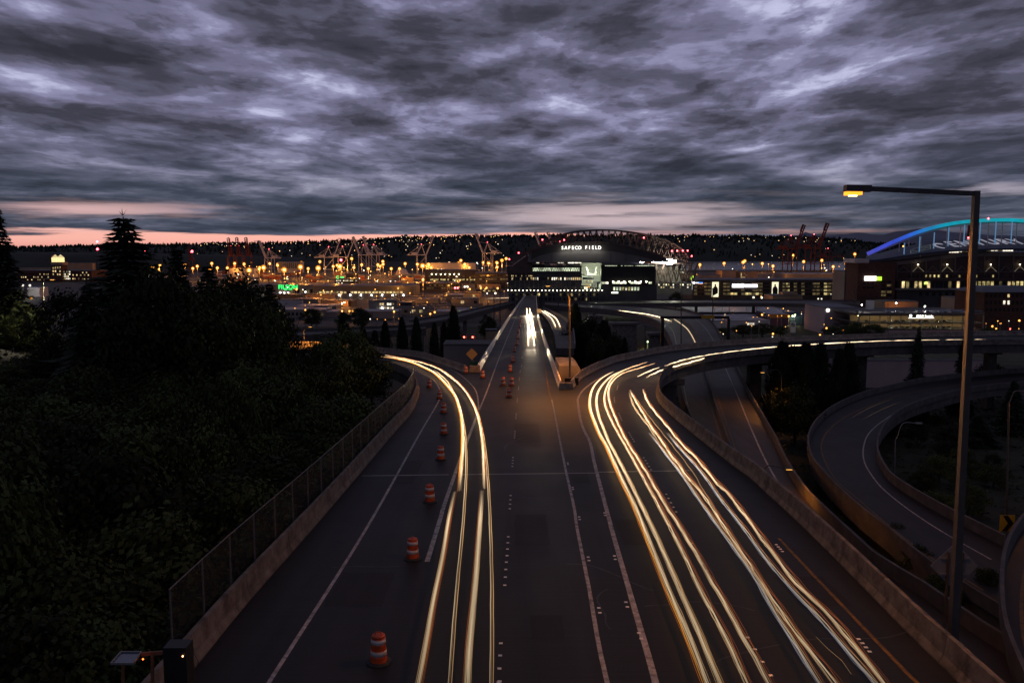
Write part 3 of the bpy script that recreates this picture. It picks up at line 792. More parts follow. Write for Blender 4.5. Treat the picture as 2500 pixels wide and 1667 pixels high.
trail('wavy trail with an orange right edge starting at the small light in the bend', [(1538, 952), (1553, 980), (1573, 1013), (1592, 1044), (1615, 1075), (1637, 1109), (1660, 1137), (1676, 1162), (1719, 1210), (1771, 1289), (1826, 1370), (1874, 1444), (1939, 1538), (2000, 1615), (2040, 1667), (2150, 1800)], RR, 'orange', GRT, wob=.06)
trail('whitish trail left of the wavy one, starting further down the ramp', [(1585, 1057), (1606, 1083), (1634, 1120), (1662, 1156), (1719, 1238), (1777, 1318), (1842, 1409), (1890, 1493), (1949, 1587), (1987, 1648), (2090, 1800)], RR, 'cool', GRT, wob=.04)
trail('thin short trail curling beside the wavy one in the bend', [(1536, 957), (1550, 996), (1584, 1041), (1600, 1066), (1612, 1085)], RR, 'thin', GRT, wob=.05)
trail('rightmost trail along the right barrier', [(1570, 950), (1581, 980), (1603, 1010), (1632, 1044), (1662, 1081), (1699, 1117), (1727, 1151), (1755, 1184), (1777, 1204), (1826, 1267), (1890, 1354), (1955, 1435), (2031, 1508), (2102, 1596), (2159, 1667), (2260, 1800)], RR, 'orange', GRT, wob=.06)
trail('silvery trail just inside the rightmost one, starting halfway down', [(1629, 1057), (1660, 1095), (1696, 1134), (1727, 1173), (1764, 1225), (1810, 1283), (1874, 1370), (1939, 1445), (2003, 1512), (2088, 1613), (2136, 1667), (2235, 1800)], RR, 'cool', GRT, wob=.05)
trail('hair thin golden trail between the outer trails', [(1545, 960), (1580, 1010), (1640, 1085), (1690, 1150), (1720, 1200), (1760, 1260)], RR, 'fine', GRT, .9, .04)
trail('tiny crooked golden streak near the bottom right', [(1993, 1551), (2010, 1570), (2020, 1582), (2040, 1600), (2062, 1620), (2078, 1645)], RR, 'fine', GRT, .7, .05, gain=1.2)
trail('inner trail of the flyover running to the right edge', [(1578, 921), (1615, 904), (1676, 887), (1761, 866), (1901, 850), (2120, 836), (2330, 833), (2560, 832)], RR, 'far', GRT, wob=.08, step=1.2, gain=1.0)
trail('outer trail of the flyover running to the right edge', [(1623, 893), (1676, 877), (1761, 862), (1901, 846), (2120, 834), (2330, 830), (2560, 829)], RR, 'far', GRT, wob=.08, step=1.2, gain=.9)
trail('short straight trail before the start of the flyover trails', [(1557, 919), (1585, 906), (1609, 897)], RR, 'far', GRT, wob=.04, gain=.7)
for lb, p in (('leftmost white hot trail of the bundle on the central highway', [(1286, 752), (1289, 800), (1290, 844)]), ('second white hot trail of the central bundle, shorter at its near end', [(1286, 762), (1290, 800), (1294, 825)]),
              ('third white hot trail of the central bundle, reaching nearest', [(1293, 752), (1299, 800), (1305, 844)]), ('rightmost white hot trail of the central bundle', [(1297, 762), (1302, 795), (1308, 825)])):
    trail(lb, p, MAIN, 'far', GMT, .7, .02, 3.0, gain=1.5)
trail('left of two short trails on the slip road right of the highway', [(1321, 758), (1343, 774), (1352, 787), (1357, 799)], lambda x, y: MAIN(x, y) - 1, 'far', GMT, .7, .03, 2, gain=1)
trail('right of two short trails on the slip road right of the highway', [(1327, 758), (1354, 774), (1363, 787), (1368, 799)], lambda x, y: MAIN(x, y) - 1, 'far', GMT, .7, .03, 2, gain=1)
trail('short bright streak on the cross street beyond the central bundle', [(1308, 733), (1324, 728), (1340, 724)], lambda x, y: 1.0, 'far', GMT, .7, .03, 4, gain=1.6)
trail('dotted trail on the far viaduct in front of the stadium', [(1463, 754), (1534, 761), (1594, 770), (1640, 785)], LOW, 'far', GMT, .7, .1, 2.5, gain=.9)
trail('pale lit edge line bending down the lower road beyond the gantry', [(1643, 777), (1675, 800), (1692, 825), (1702, 848)], LOW, 'far', GMT, .3, .03, 2.5, gain=.22)  # edge line of the road, the light on it put in as a glow
trail('long faint trail of traffic along the cross street', [(1185, 729), (1240, 727), (1290, 726)], lambda x, y: 1.0, 'far', GMT, .7, .03, 4, gain=.25)
trail('faint red tail light trail on the loop ramp, left one', [(2180, 973), (2130, 992), (2092, 1012), (2075, 1023)], LOOP, 'fine', 'tail light trails on the loop ramp', .8, .04, gain=.05)
trail('faint red tail light trail on the loop ramp, right one', [(2205, 978), (2160, 996), (2120, 1016), (2102, 1026)], LOOP, 'fine', 'tail light trails on the loop ramp', .8, .04, gain=.05)
# oncoming headlights of the central bundle: they light the road and the barriers ahead of them
for k, (x, y) in enumerate(((1290, 842), (1305, 842), (1292, 800), (1302, 800), (1290, 765), (1297, 765))):
    p = at(x, y, lift(MAIN, 0.75))
    l = bpy.data.lights.new('headlight', 'SPOT'); l.energy = (300, 300, 6000, 6000, 40000, 40000)[k]; l.spot_size = R(60); l.spot_blend = 0.9; l.color = (1.0, 0.80, 0.55)
    l.shadow_soft_size = 0.15
    o = bpy.data.objects.new('headlight', l); COL.objects.link(o); o.location = p
    o.rotation_euler = Vector((0.0, -1.0, 0.02)).to_track_quat('-Z', 'Y').to_euler()
    # a second, stronger spot added per lamp, turned aside to brighten the barrier
    barrier_fill = bpy.data.lights.new('headlight', 'SPOT'); barrier_fill.energy = (30000, 30000, 90000, 90000, 260000, 260000)[k]; barrier_fill.spot_size = R(20); barrier_fill.spot_blend = 0.8; barrier_fill.color = (1.0, 0.76, 0.45)
    barrier_fill.shadow_soft_size = 0.15
    o2 = bpy.data.objects.new('headlight', barrier_fill); COL.objects.link(o2); o2.location = p
    o2.rotation_euler = Vector(((-.32, .18)[k % 2], -1.0, 0.13)).to_track_quat('-Z', 'Y').to_euler()

M_patch = road_mat('patched_asphalt', (0.0165, 0.0155, 0.0165), False, 0.6); M_seal = mat('crack_sealant', (0.010, 0.0095, 0.010), 0.45, 0.2, 5)
g_ = random.Random(64)
for par, surf, x0, y0, w, l in ((road, MAIN, 1300, 1330, 1.8, 5.5), (road, MAIN, 1290, 1080, 2.2, 9), (road, MAIN, 1340, 1560, 1.3, 2.2), (ramp_l, RL, 860, 1480, 2.4, 4.0), (ramp_l, RL, 980, 1180, 1.6, 7), (ramp_r, RR, 1560, 1330, 1.5, 4.5), (ramp_r, RR, 2020, 1480, 2.2, 3.5), (ramp_r, RR, 1420, 1180, 1.2, 3)):
    p = at(x0, y0, surf); mb = MB(); n = 6
    lo_ = [(p.x - w / 2 + g_.uniform(-.05, .05), p.y + l * i / n) for i in range(n + 1)]; hi_ = [(p.x + w / 2 + g_.uniform(-.05, .05), p.y + l * i / n) for i in range(n + 1)]
    for i in range(n):
        q = [lo_[i], hi_[i], hi_[i + 1], lo_[i + 1]]; mb.add([(a, b, surf(a, b) + .006) for a, b in q], [(0, 1, 2, 3)])
    mb.build('asphalt_patch', M_patch, par, base=False)
for k in range(7):
    par, surf, x0, y0 = g_.choice(((road, MAIN, g_.uniform(1225, 1400), g_.uniform(960, 1640)), (ramp_l, RL, g_.uniform(800, 1040), g_.uniform(1120, 1640)), (ramp_r, RR, g_.uniform(1480, 2000), g_.uniform(1260, 1640))))
    p = at(x0, y0, surf); a = g_.choice((0.0, 0.0, PI / 2)) + g_.uniform(-.35, .35); L_ = g_.uniform(1.5, 6); mb = MB(); c = Vector((p.x, p.y, 0)); pts = []
    for i in range(int(L_ / .4) + 2):
        pts.append(c.copy()); a += g_.uniform(-.3, .3); c += Vector((math.cos(a), math.sin(a), 0)) * .4
    for i in range(len(pts) - 1):
        w = g_.uniform(.02, .05); nr = perp(pts, i) * w; n2 = perp(pts, i + 1) * w
        mb.add([(v.x, v.y, surf(v.x, v.y) + .009) for v in (pts[i] - nr, pts[i] + nr, pts[i + 1] + n2, pts[i + 1] - n2)], [(1, 0, 3, 2)])
    mb.build('crack_seal', M_seal, par, base=False)

# ------------------------------------------------------------------ slip road beside the highway
slip_s = lambda x, y: MAIN(x, y) - 1
slip = deck('road', on([(1316, 757), (1335, 780), (1350, 806), (1358, 850)], slip_s, 4) + on([(1402, 850), (1397, 806), (1378, 781), (1348, 764), (1326, 754)], slip_s, 4), slip_s, 1.6, [M_road2, M_concd], (), 'short slip road just right of the central highway')
barrier('curved parapet of the slip road lit by headlights', [(1326, 754), (1348, 764), (1378, 781), (1397, 806), (1402, 850)], slip_s, 1, PARAPET, M_conc, 9, 4)
line(slip, [(1321, 763), (1338, 782), (1351, 808)], slip_s, 0.2, M_white)

# ------------------------------------------------------------------ chain link fence on the left
fp = [p + perp(on(LB[2:10], RL, 5), i) * 0.62 for i, p in enumerate(on(LB[2:10], RL, 5))]
fp = resample(fp, 3.0)
M_chain = bpy.data.materials.new('chain_link'); M_chain.use_nodes = True
def chain():
    nt = M_chain.node_tree; N, L = nt.nodes, nt.links; b = N['Principled BSDF']
    b.inputs['Base Color'].default_value = (0.05, 0.05, 0.052, 1); b.inputs['Roughness'].default_value = 0.6
    uv = N.new('ShaderNodeTexCoord'); sp = N.new('ShaderNodeSeparateXYZ'); L.new(uv.outputs['UV'], sp.inputs[0])
    def ma(op, x, y):
        n = N.new('ShaderNodeMath'); n.operation = op
        for v, i in ((x, n.inputs[0]), (y, n.inputs[1])):
            if isinstance(v, (int, float)): i.default_value = v
            else: L.new(v, i)
        return n.outputs[0]
    w = []
    for op in ('ADD', 'SUBTRACT'):
        f = ma('FRACT', ma('MULTIPLY', ma(op, sp.outputs[0], sp.outputs[1]), 12.0), 0)
        w.append(ma('LESS_THAN', ma('ABSOLUTE', ma('SUBTRACT', f, 0.5), 0), 0.065))
    L.new(ma('MAXIMUM', w[0], w[1]), b.inputs['Alpha'])
chain()
M_fp = mat('fence_post', (0.12, 0.11, 0.115), 0.6, 0.15, 5, 0.4)
fence = thing('chain_link_fence', 'tall chain link fence on the left barrier, dark woods behind it', 'fence', tuple(fp[0]))
for i, p in enumerate(fp):
    h0, h1 = 0.0, 3.0
    MB().tube([p + Vector((0, 0, -.6)), p + Vector((0, 0, h1))], 0.038, 6).build('fence_post', M_fp, fence)
    if i < len(fp) - 1:
        q = fp[i + 1]
        mb = MB(); mb.add([p + Vector((0, 0, .15)), q + Vector((0, 0, .15)), q + Vector((0, 0, h1 - .03)), p + Vector((0, 0, h1 - .03))], [(0, 1, 2, 3)])
        o = mb.build('mesh_panel', M_chain, fence)
        uvl = o.data.uv_layers.new(name='uv'); L_ = (q - p).length
        for li, c in enumerate(((0, 0), (L_, 0), (L_, 2.8), (0, 2.8))): uvl.data[li].uv = c
        MB().tube([p + Vector((0, 0, h1)), q + Vector((0, 0, h1))], 0.025, 5).build('top_rail', M_fp, fence)

# ------------------------------------------------------------------ traffic barrels
M_or = mat('barrel_orange', (0.42, 0.062, 0.013), 0.5, 0.2, 6.0, dirt=(0.16, 0.034, 0.016), dirt_scale=2.5)
M_bw = mat('barrel_white', (0.42, 0.40, 0.39), 0.4, 0.15, 8.0, dirt=(0.26, 0.24, 0.22), dirt_scale=4)
def barrel_proto():
    t = thing('traffic_barrel', '', 'traffic barrel')
    MB().lathe([(.44, 0), (.45, .04), (.40, .075), (.325, .08), (.325, .10)], 22).build('base', M_rubber, t, True, world=False)
    MB().lathe([(.305, .085), (.30, .30), (.278, .305), (.285, .52), (.265, .525), (.272, .74), (.252, .745), (.258, .93), (.235, .95), (.24, 1.02), (.20, 1.05), (.02, 1.055)], 22).build('drum', M_or, t, world=False)
    for z0, z1, r in ((.31, .51, .287), (.535, .73, .274)):
        if z0 < .5: MB().lathe([(r - .007 + .002, z0), (r - .0, z1)], 22).build('white_band', M_bw, t, True, world=False)
        else: MB().lathe([(r - .006, z0 + .21), (r - .013, z1 + .19)], 22).build('white_band', M_bw, t, True, world=False)
    hb = MB(); hb.tube([(-.10, 0, 1.04), (-.09, 0, 1.13), (.09, 0, 1.13), (.10, 0, 1.04)], .022, 6).build('handle', M_or, t, world=False)
    return t
BAR = [((925, 1617), RL, 'large orange and white barrel alone near the bottom edge'), ((1008, 1364), RL, 'orange barrel left of where the lane line ends'),
       ((1050, 1225), RL, 'barrel beside the lane line just below the expansion joint'), ((1076, 1122), RL, 'barrel just above the expansion joint, left of the trails'),
       ((1084, 1060), RL, 'barrel at the left of the crossing of trail and lane line'), ((1083, 1008), RL, 'barrel on the inner line of the left ramp, second below the bright line end'),
       ((1073, 974), RL, 'barrel standing at the end of the bright inner ramp line'), ((1048, 946), RL, 'farthest barrel on the left ramp, inside the bend'),
       ((1243, 970), MAIN, 'nearest barrel of the trio in the centre of the highway'), ((1228, 942), MAIN, 'left barrel of the trio in the centre of the highway'),
       ((1249, 942), MAIN, 'right barrel of the trio in the centre of the highway'), ((1246, 907), MAIN, 'bright barrel next beyond the trio on the highway'),
       ((1252, 884), MAIN, 'barrel beyond the bright one, second after the trio'), ((1256, 860), MAIN, 'dim barrel on the highway, third after the trio'),
       ((1262, 842), MAIN, 'dim barrel on the highway, fourth after the trio'), ((1264, 826), MAIN, 'small barrel on the highway level with the near trail ends'),
       ((1266, 812), MAIN, 'small barrel left of the white hot trails'), ((1269, 799), MAIN, 'tiny barrel left of the white hot trails, second farthest'), ((1271, 787), MAIN, 'tiny farthest barrel left of the white hot trails'),
       ((1178, 922), MAIN, 'barrel at the near end of the bright left barrier'), ((1137, 911), RL, 'barrel in front of the end wall by the diamond sign')]
b0 = None
for i, (p, s, lb) in enumerate(BAR):
    loc = at(*p, s); loc.z += .005
    if b0 is None: b0 = barrel_proto(); b0.location = loc; b0['label'] = lb; b0['group'] = 'orange traffic barrels on the highway'
    else:
        c_ = dup(b0, loc, rng.uniform(0, 6), rng.uniform(.96, 1.04), label=lb); c_.rotation_euler = (rng.uniform(-.03, .03), rng.uniform(-.03, .03), rng.uniform(0, 6))

# ------------------------------------------------------------------ signs
M_ysign = mat('sign_yellow', (0.55, 0.32, 0.02), 0.5, 0.1, 2); M_back = mat('sign_back', (0.17, 0.175, 0.19), 0.45, 0.15, 1.5, 0.4)
M_green = mat('sign_green', (0.02, 0.10, 0.06), 0.5, 0.1, 2)
def pole_tube(mb, x, y, z0, z1, r): return mb.tube([(x, y, z0), (x, y, z1)], r, 8)
p = at(1155, 897, MAIN); c = pt(1152, 864, p.y)
t = thing('diamond_sign', 'yellow diamond warning sign on a post at the left gore', 'road sign', tuple(p))
pole_tube(MB(), p.x, p.y, p.z + 0.9, c.z + .6, .045).build('post', M_pole, t)
MB().prism([(c.x, p.y - .07, c.z - .92), (c.x + .92, p.y - .07, c.z), (c.x, p.y - .07, c.z + .92), (c.x - .92, p.y - .07, c.z)], (0, .02, 0)).build('sign_plate', mat('sign_tan', (0.42, 0.28, 0.10), 0.5, 0.1, 3), t)
p = at(1160, 893, MAIN); a = pt(1146, 883, p.y + 4); b = pt(1172, 893, p.y + 4)
t = thing('green_sign', 'small green guide sign under the diamond sign', 'road sign', (p.x, p.y + 4, a.z - 1.6))
for x in (a.x + .3, b.x - .3): pole_tube(MB(), x, p.y + 4.06, b.z - 1.2, a.z, .04).build('post', M_pole, t)
MB().box(a.x, b.x, p.y + 3.98, p.y + 4.01, b.z, a.z).build('sign_plate', M_green, t)
# big diamond sign seen from behind at the right
D = 34.0; c = pt(2330, 1381, D); k = 61 / F * D
t = thing('diamond_sign', 'large dark diamond sign seen from behind, beyond the tall lamp pole', 'road sign', (c.x, D, GROUND(c.x, D)))
MB().prism([(c.x, D, c.z - k), (c.x + k, D, c.z), (c.x, D, c.z + k), (c.x - k, D, c.z)], (0, .03, 0)).build('sign_plate', M_back, t)
for s_ in (-.3, .3): MB().box(c.x + s_ - .05, c.x + s_ + .05, D - .08, D - .002, GROUND(c.x, D) - .3, c.z + k * .6).build('post', M_bark, t)
for z_ in (-.35, .35): MB().box(c.x - .6, c.x + .6, D - .05, D - .003, c.z + z_ - .04, c.z + z_ + .04).build('brace', M_back, t)
# chevron signs on the near ramp
for (x0, x1, y0, y1, D, lb) in ((2442, 2476, 1257, 1297, 62, 'yellow chevron sign on the near ramp, the farther and higher one'), (2453, 2502, 1500, 1556, 46, 'yellow chevron sign cut by the right edge near the bottom')):
    a, b = pt(x0, y0, D), pt(x1, y1, D)
    t = thing('chevron_sign', lb, 'road sign', (a.x, D, b.z - 2.2), 'chevron signs on the near ramp')
    MB().box(a.x, b.x, D, D + .02, b.z, a.z).build('sign_plate', M_ysign, t)
    w, h, m_ = b.x - a.x, a.z - b.z, (a.z + b.z) / 2
    MB().prism([(a.x + .16 * w, D - .012, a.z - .03), (a.x + .52 * w, D - .012, a.z - .03), (a.x + .93 * w, D - .012, m_), (a.x + .52 * w, D - .012, b.z + .03), (a.x + .16 * w, D - .012, b.z + .03), (a.x + .55 * w, D - .012, m_)], (0, .01, 0)).build('chevron_mark', M_black, t)
    MB().box(a.x + w * .45, a.x + w * .6, D + .022, D + .1, b.z - 2.2, a.z - .1).build('post', M_back, t)
# solar powered roadside cabinet at the bottom left
D = 21.0; M_solar = mat('solar_cells', (0.035, 0.05, 0.09), 0.2, 0.15, 6, spec=0.7)
g = pt(430, 1700, D)
t = thing('solar_cabinet', 'dark roadside cabinet with a tilted solar panel at the bottom left corner', 'utility cabinet', (g.x, D, GROUND(g.x, D)))
a, b = pt(397, 1581, D), pt(459, 1700, D)
MB().box(a.x, b.x, D, D + .5, GROUND(g.x, D) - .2, a.z).build('cabinet_box', M_black, t)
q = [pt(270, 1620, D - .35), pt(325, 1620, D - .35), pt(345, 1592, D + .3), pt(296, 1592, D + .3)]
MB().prism(q, (0, .01, -.04)).build('solar_panel', M_solar, t)
fr = MB()
for i in range(4): fr.bar(q[i] + Vector((0, 0, .008)), q[(i + 1) % 4] + Vector((0, 0, .008)), .03, .06)
fr.build('panel_frame', M_pole, t)
s0, s1 = pt(345, 1596, D + .2), pt(400, 1592, D + .2)
MB().bar(s0, s1, .06, .1).bar(pt(300, 1622, D), pt(300, 1760, D), .06).bar(pt(372, 1600, D + .1), pt(372, 1760, D + .1), .07).build('mast', mat('rusty_mast', (0.16, 0.07, 0.035), 0.7, 0.3, 6), t)
for x, y, c_ in ((349, 1608, (1, .12, .02)), (446, 1601, (1, .45, .2))):
    e = pt(x, y, D - .02); MB().ball(e, .022, 8, 5).build('signal_light', emat('led_%d' % x, c_, 8), t)

# ------------------------------------------------------------------ street lamps near the roads
SOD = (1.0, 0.34, 0.045)
M_sod = emat('sodium_lens', (1.0, 0.45, 0.08), 5)
M_off = mat('lamp_glass_unlit', (0.4, 0.4, 0.42), 0.3, 0.1, 4)
def light(parent, loc, W, col, kind='POINT', ang=150, r=0.25, name='lamp_light'):
    l = bpy.data.lights.new(name, kind); l.energy = W; l.color = col; l.shadow_soft_size = r
    if kind == 'SPOT': l.spot_size = R(ang); l.spot_blend = 0.6
    o = bpy.data.objects.new(name, l); COL.objects.link(o)
    off = Vector((0, 0, 0)); q = parent
    while q: off += q.location; q = q.parent
    o.location = Vector(loc) - off; o.parent = parent
    return o
# tall square lamp at the right
pb = at(2327, 1545, RR); D = pb.y; top = pt(2385, 466, D); hd = pt(2120, 461, D + .12); he = pt(2063, 460, D + .14)
t = thing('street_lamp', 'tall square lamp post at the right with a long arm and glowing orange head', 'street lamp', tuple(pb))
mb = MB(); zb = pb.z - .4
mb.add([(pb.x - .14, D - .14, zb), (pb.x + .14, D - .14, zb), (pb.x + .14, D + .14, zb), (pb.x - .14, D + .14, zb), (top.x - .12, D - .10, top.z), (top.x + .08, D - .10, top.z), (top.x + .08, D + .10, top.z), (top.x - .12, D + .10, top.z)],
       [(0, 1, 5, 4), (1, 2, 6, 5), (2, 3, 7, 6), (3, 0, 4, 7), (4, 5, 6, 7), (3, 2, 1, 0)])
mb.build('pole', mat('bronze_pole', (0.075, 0.068, 0.062), .5, .15, 3, .2), t)
MB().box(pb.x - .28, pb.x + .28, D - .28, D + .28, zb - .3, zb + .06).build('base_plate', M_pole, t)
MB().bar(Vector((top.x - .05, D, top.z - .10)), hd, .16, .17).build('arm', M_poled, t)
hh = MB(); hh.bar(hd + Vector((.06, 0, .0)), he, .34, .24)
hb_ = hh.build('lamp_head', M_poled, t)
MB().bar(hd.lerp(he, .32) + Vector((0, 0, -.155)), hd.lerp(he, .97) + Vector((0, 0, -.175)), .33, .15).build('lens', emat('main_sodium', (1.0, 0.30, 0.015), 2.4), hb_)
MB().bar(hd.lerp(he, .5) + Vector((0, 0, -.245)), hd.lerp(he, .82) + Vector((0, 0, -.245)), .12, .07).build('bulb', emat('sodium_bulb', (1.0, 0.62, 0.16), 14), hb_)
light(t, hd.lerp(he, .6) + Vector((0, 0, -.42)), 4200, SOD, 'SPOT', 172)
# twin lamp on the gore
pb = at(1391, 936, MAIN); D = pb.y
t = thing('street_lamp', 'slender twin armed lamp rising from the gore in the centre', 'street lamp', tuple(pb))
f0 = pt(1390, 726, D)
MB().tube([(pb.x, D, pb.z), (pb.x, D, pb.z + 4), f0], [.15, .13, .10], 10).build('pole', mat('warm_pole', (0.13, 0.11, 0.085), 0.5, 0.15, 4, 0.5), t)
for s_, hx, hy in ((-1, 1345, 697), (1, 1428, 699)):
    e = pt(hx, hy, D); pts = [f0, f0.lerp(e, .12) + Vector((0, 0, .75)), f0.lerp(e, .45) + Vector((0, 0, .95)), f0.lerp(e, .75) + Vector((0, 0, .42)), e]
    MB().tube([Vector(q) for q in catmull(pts, 4)], .085, 6).build('arm', MATS['warm_pole'], t)
    hb_ = MB().bar(e, e + Vector((s_ * .75, 0, -.02)), .26, .14).build('lamp_head', M_pole, t)
    MB().bar(e + Vector((s_ * .15, 0, -.085)), e + Vector((s_ * .65, 0, -.1)), .18, .03).build('lens', M_sod, hb_)
    light(t, e + Vector((s_ * .4, 0, -.35)), 5500, SOD, 'SPOT', 160)
def hook_lamp(label, bx, by, D, tx, ty, hx, hy, lit=0, r=.08, m=None, gz=None, col=SOD):
    b = pt(bx, by, D); e = pt(hx, hy, D); tp = pt(tx, ty, D)
    m = m or M_pole
    t = thing('street_lamp', label, 'street lamp', tuple(b), 'street lamps beside the roads')
    MB().tube([b, b.lerp(tp, .5), tp], [r * 1.3, r, r * .8], 8).build('pole', m, t)
    d = e - tp
    MB().tube([Vector(q) for q in catmull([tp, tp + d * .1 + Vector((0, 0, d.length * .12)), tp + d * .35 + Vector((0, 0, max(d.z, 0) * .35 + d.length * .2 - .0)), e], 4)], r * .6, 6).build('arm', m, t)
    s_ = 1 if d.x > 0 else -1
    hb_ = MB().bar(e, e + Vector((s_ * .8, 0, 0)), .28, .15).build('lamp_head', m, t)
    MB().bar(e + Vector((s_ * .15, 0, -.09)), e + Vector((s_ * .7, 0, -.09)), .2, .03).build('lens', M_sod if lit else M_off, hb_)
    if lit: light(t, e + Vector((s_ * .4, 0, -.35)), lit, col, 'SPOT', 165)
    return t
hook_lamp('unlit hook lamp standing inside the loop ramp', 2181, 1250, 98, 2186, 1075, 2235, 1033)
hook_lamp('brass lit lamp pole at the right edge above the chevron sign', 2456, 1300, 70, 2463, 985, 2500, 956, 500, .10, MATS['warm_pole'])
hook_lamp('short dark lamp whose arm hangs over the lower road', 1858, 1300, 74, 1855, 1160, 1915, 1143, 700, .09, M_poled)
hook_lamp('thin dark lamp pole in front of the orange lit tree', 1908, 1066, 128, 1908, 915, 1868, 908, 1400, .07, M_poled)
hook_lamp('white lamp pole at the left edge of the woods', 107, 815, 131, 107, 686, 121, 682, 4200, .09, M_pole, col=(1.0, .85, .4))  # brought nearer to light the bushes in place of a lamp out of view
hook_lamp('lamp on the left ramp hidden among the trees', 742, 872, 152, 742, 800, 752, 797, 5000, .07, M_poled)
hook_lamp('lamp by the dark cypress above the red traffic lights', 1116, 838, 330, 1115, 790, 1098, 787, 0, .12, M_pole)
hook_lamp('low lamp beside the viaduct piers', 1454, 806, 330, 1454, 770, 1440, 765, 0, .12, M_pole)
hook_lamp('slim curved pole in front of the car storey block', 2168, 830, 430, 2168, 740, 2174, 727, 0, .2, MATS['warm_pole'])
for i, (px, y0, y1, D, lb) in enumerate(((1221, 823, 690, 420, 'dark mast left of the central highway, the taller one'), (1206, 780, 700, 480, 'thin mast left of the central highway'), (1363, 760, 708, 560, 'dark mast behind the twin lamp'),
                      (1434, 760, 715, 560, 'thin mast in front of the stadium base'), (1663, 700, 859, 230, 'dark thin mast over the lower road near the gantry'), (1575, 870, 795, 210, 'rusty thin pole under the viaduct'), (1740, 800, 704, 380, 'dark pole crossing the gantry'), (2086, 760, 705, 640, 'dark pole left of the white panel'))):
    a, b = pt(px, max(y0, y1), D), pt(px, min(y0, y1), D)
    t = thing('light_mast', lb, 'mast', tuple(a)); MB().tube([a, b], [.0009 * D / 2 + .06, .0004 * D + .04], 7).build('pole', M_poled, t)
    MB().bar(b + Vector((-.9, 0, 0)), b + Vector((.9, 0, 0)), .15).build('crossarm', M_poled, t)

# traffic signals at the street under the highway
M_red = emat('signal_red', (1.0, 0.05, 0.03), 26)
for x, y, D, lb in ((1133, 823, 330, 'left red traffic light under the highway'), (1154, 823, 330, 'middle red traffic light beside the pale wall'), (1173, 836, 320, 'low red light nearest the bright barrier'), (2466, 803, 540, 'red traffic light at the right edge by the street lamps')):
    c = pt(x, y, D); zg = GROUND(c.x, D); t = thing('traffic_light', lb, 'traffic light', (c.x, D, zg), 'red traffic lights')
    pole_tube(MB(), c.x + .9, D + .3, zg, c.z + 1.4, .1).build('pole', M_pole, t)
    MB().bar((c.x + .9, D + .3, c.z + 1.2), (c.x - .6, D + .3, c.z + 1.2), .1).build('arm', M_pole, t)
    MB().box(c.x - .25, c.x + .25, D, D + .35, c.z - 1.1, c.z + .5).build('signal_head', M_black, t)
    MB().ball((c.x, D - .05, c.z), .34, 10, 6).build('red_lens', M_red, t)

# overhead gantry on the lower road
D = 300.0
t = thing('sign_gantry', 'black overhead sign gantry with a yellow panel across the lower road', 'gantry', (pt(1616, 855, D).x, D, pt(1616, 855, D).z))
a, b = pt(1612, 775, D), pt(1780, 775, D)
MB().box(a.x, b.x, D - .5, D + .5, a.z - .45, a.z + .5).build('beam', M_black, t)
for x, y1 in ((1616, 862), (1777, 838)):
    q, r_ = pt(x, y1, D), pt(x, 778, D); MB().box(q.x - .5, q.x + .5, D - .45, D + .45, q.z - 2, r_.z).build('leg', M_black, t)
a, b = pt(1712, 769, D), pt(1743, 777, D)
pl = MB().box(a.x, b.x, D - .85, D - .7, b.z, a.z).build('sign_panel', mat('gantry_yellow', (0.42, 0.24, 0.015), 0.5, 0.1, 2), t)
def text(name, body, mat_, loc, size, parent=None, ex=0.02, rot=(PI / 2, 0, 0), sx=1.0, shear=0.0, align='CENTER', bold=0.0):
    c = bpy.data.curves.new(name, 'FONT'); c.body = body; c.size = size; c.extrude = ex; c.align_x = align; c.align_y = 'CENTER'; c.shear = shear; c.offset = bold
    c.resolution_u = 3
    c.materials.append(mat_)
    o = bpy.data.objects.new(name, c); COL.objects.link(o)
    off = Vector((0, 0, 0)); q = parent
    while q: off += q.location; q = q.parent
    dg = bpy.context.evaluated_depsgraph_get()
    me = bpy.data.meshes.new_from_object(o.evaluated_get(dg)); bpy.data.objects.remove(o)
    o = bpy.data.objects.new(name, me); COL.objects.link(o)
    if not me.materials: me.materials.append(mat_)
    o.location = Vector(loc) - off; o.rotation_euler = rot; o.scale = (sx, 1, 1); o.parent = parent
    return o
# small amber board on the highway
c = pt(1316, 759, 345); t = thing('warning_board', 'small square amber board at the far end of the right barrier', 'road sign', (c.x, 345, MAIN(0, 345)))
MB().cbox((c.x, 345, c.z), 1.7, .1, 1.6).build('board', emat('amber_board', (1, .5, .15), .45), t)
for s_ in (-.5, .5): pole_tube(MB(), c.x + s_, 345.1, MAIN(0, 345), c.z - .8, .05).build('post', M_pole, t)

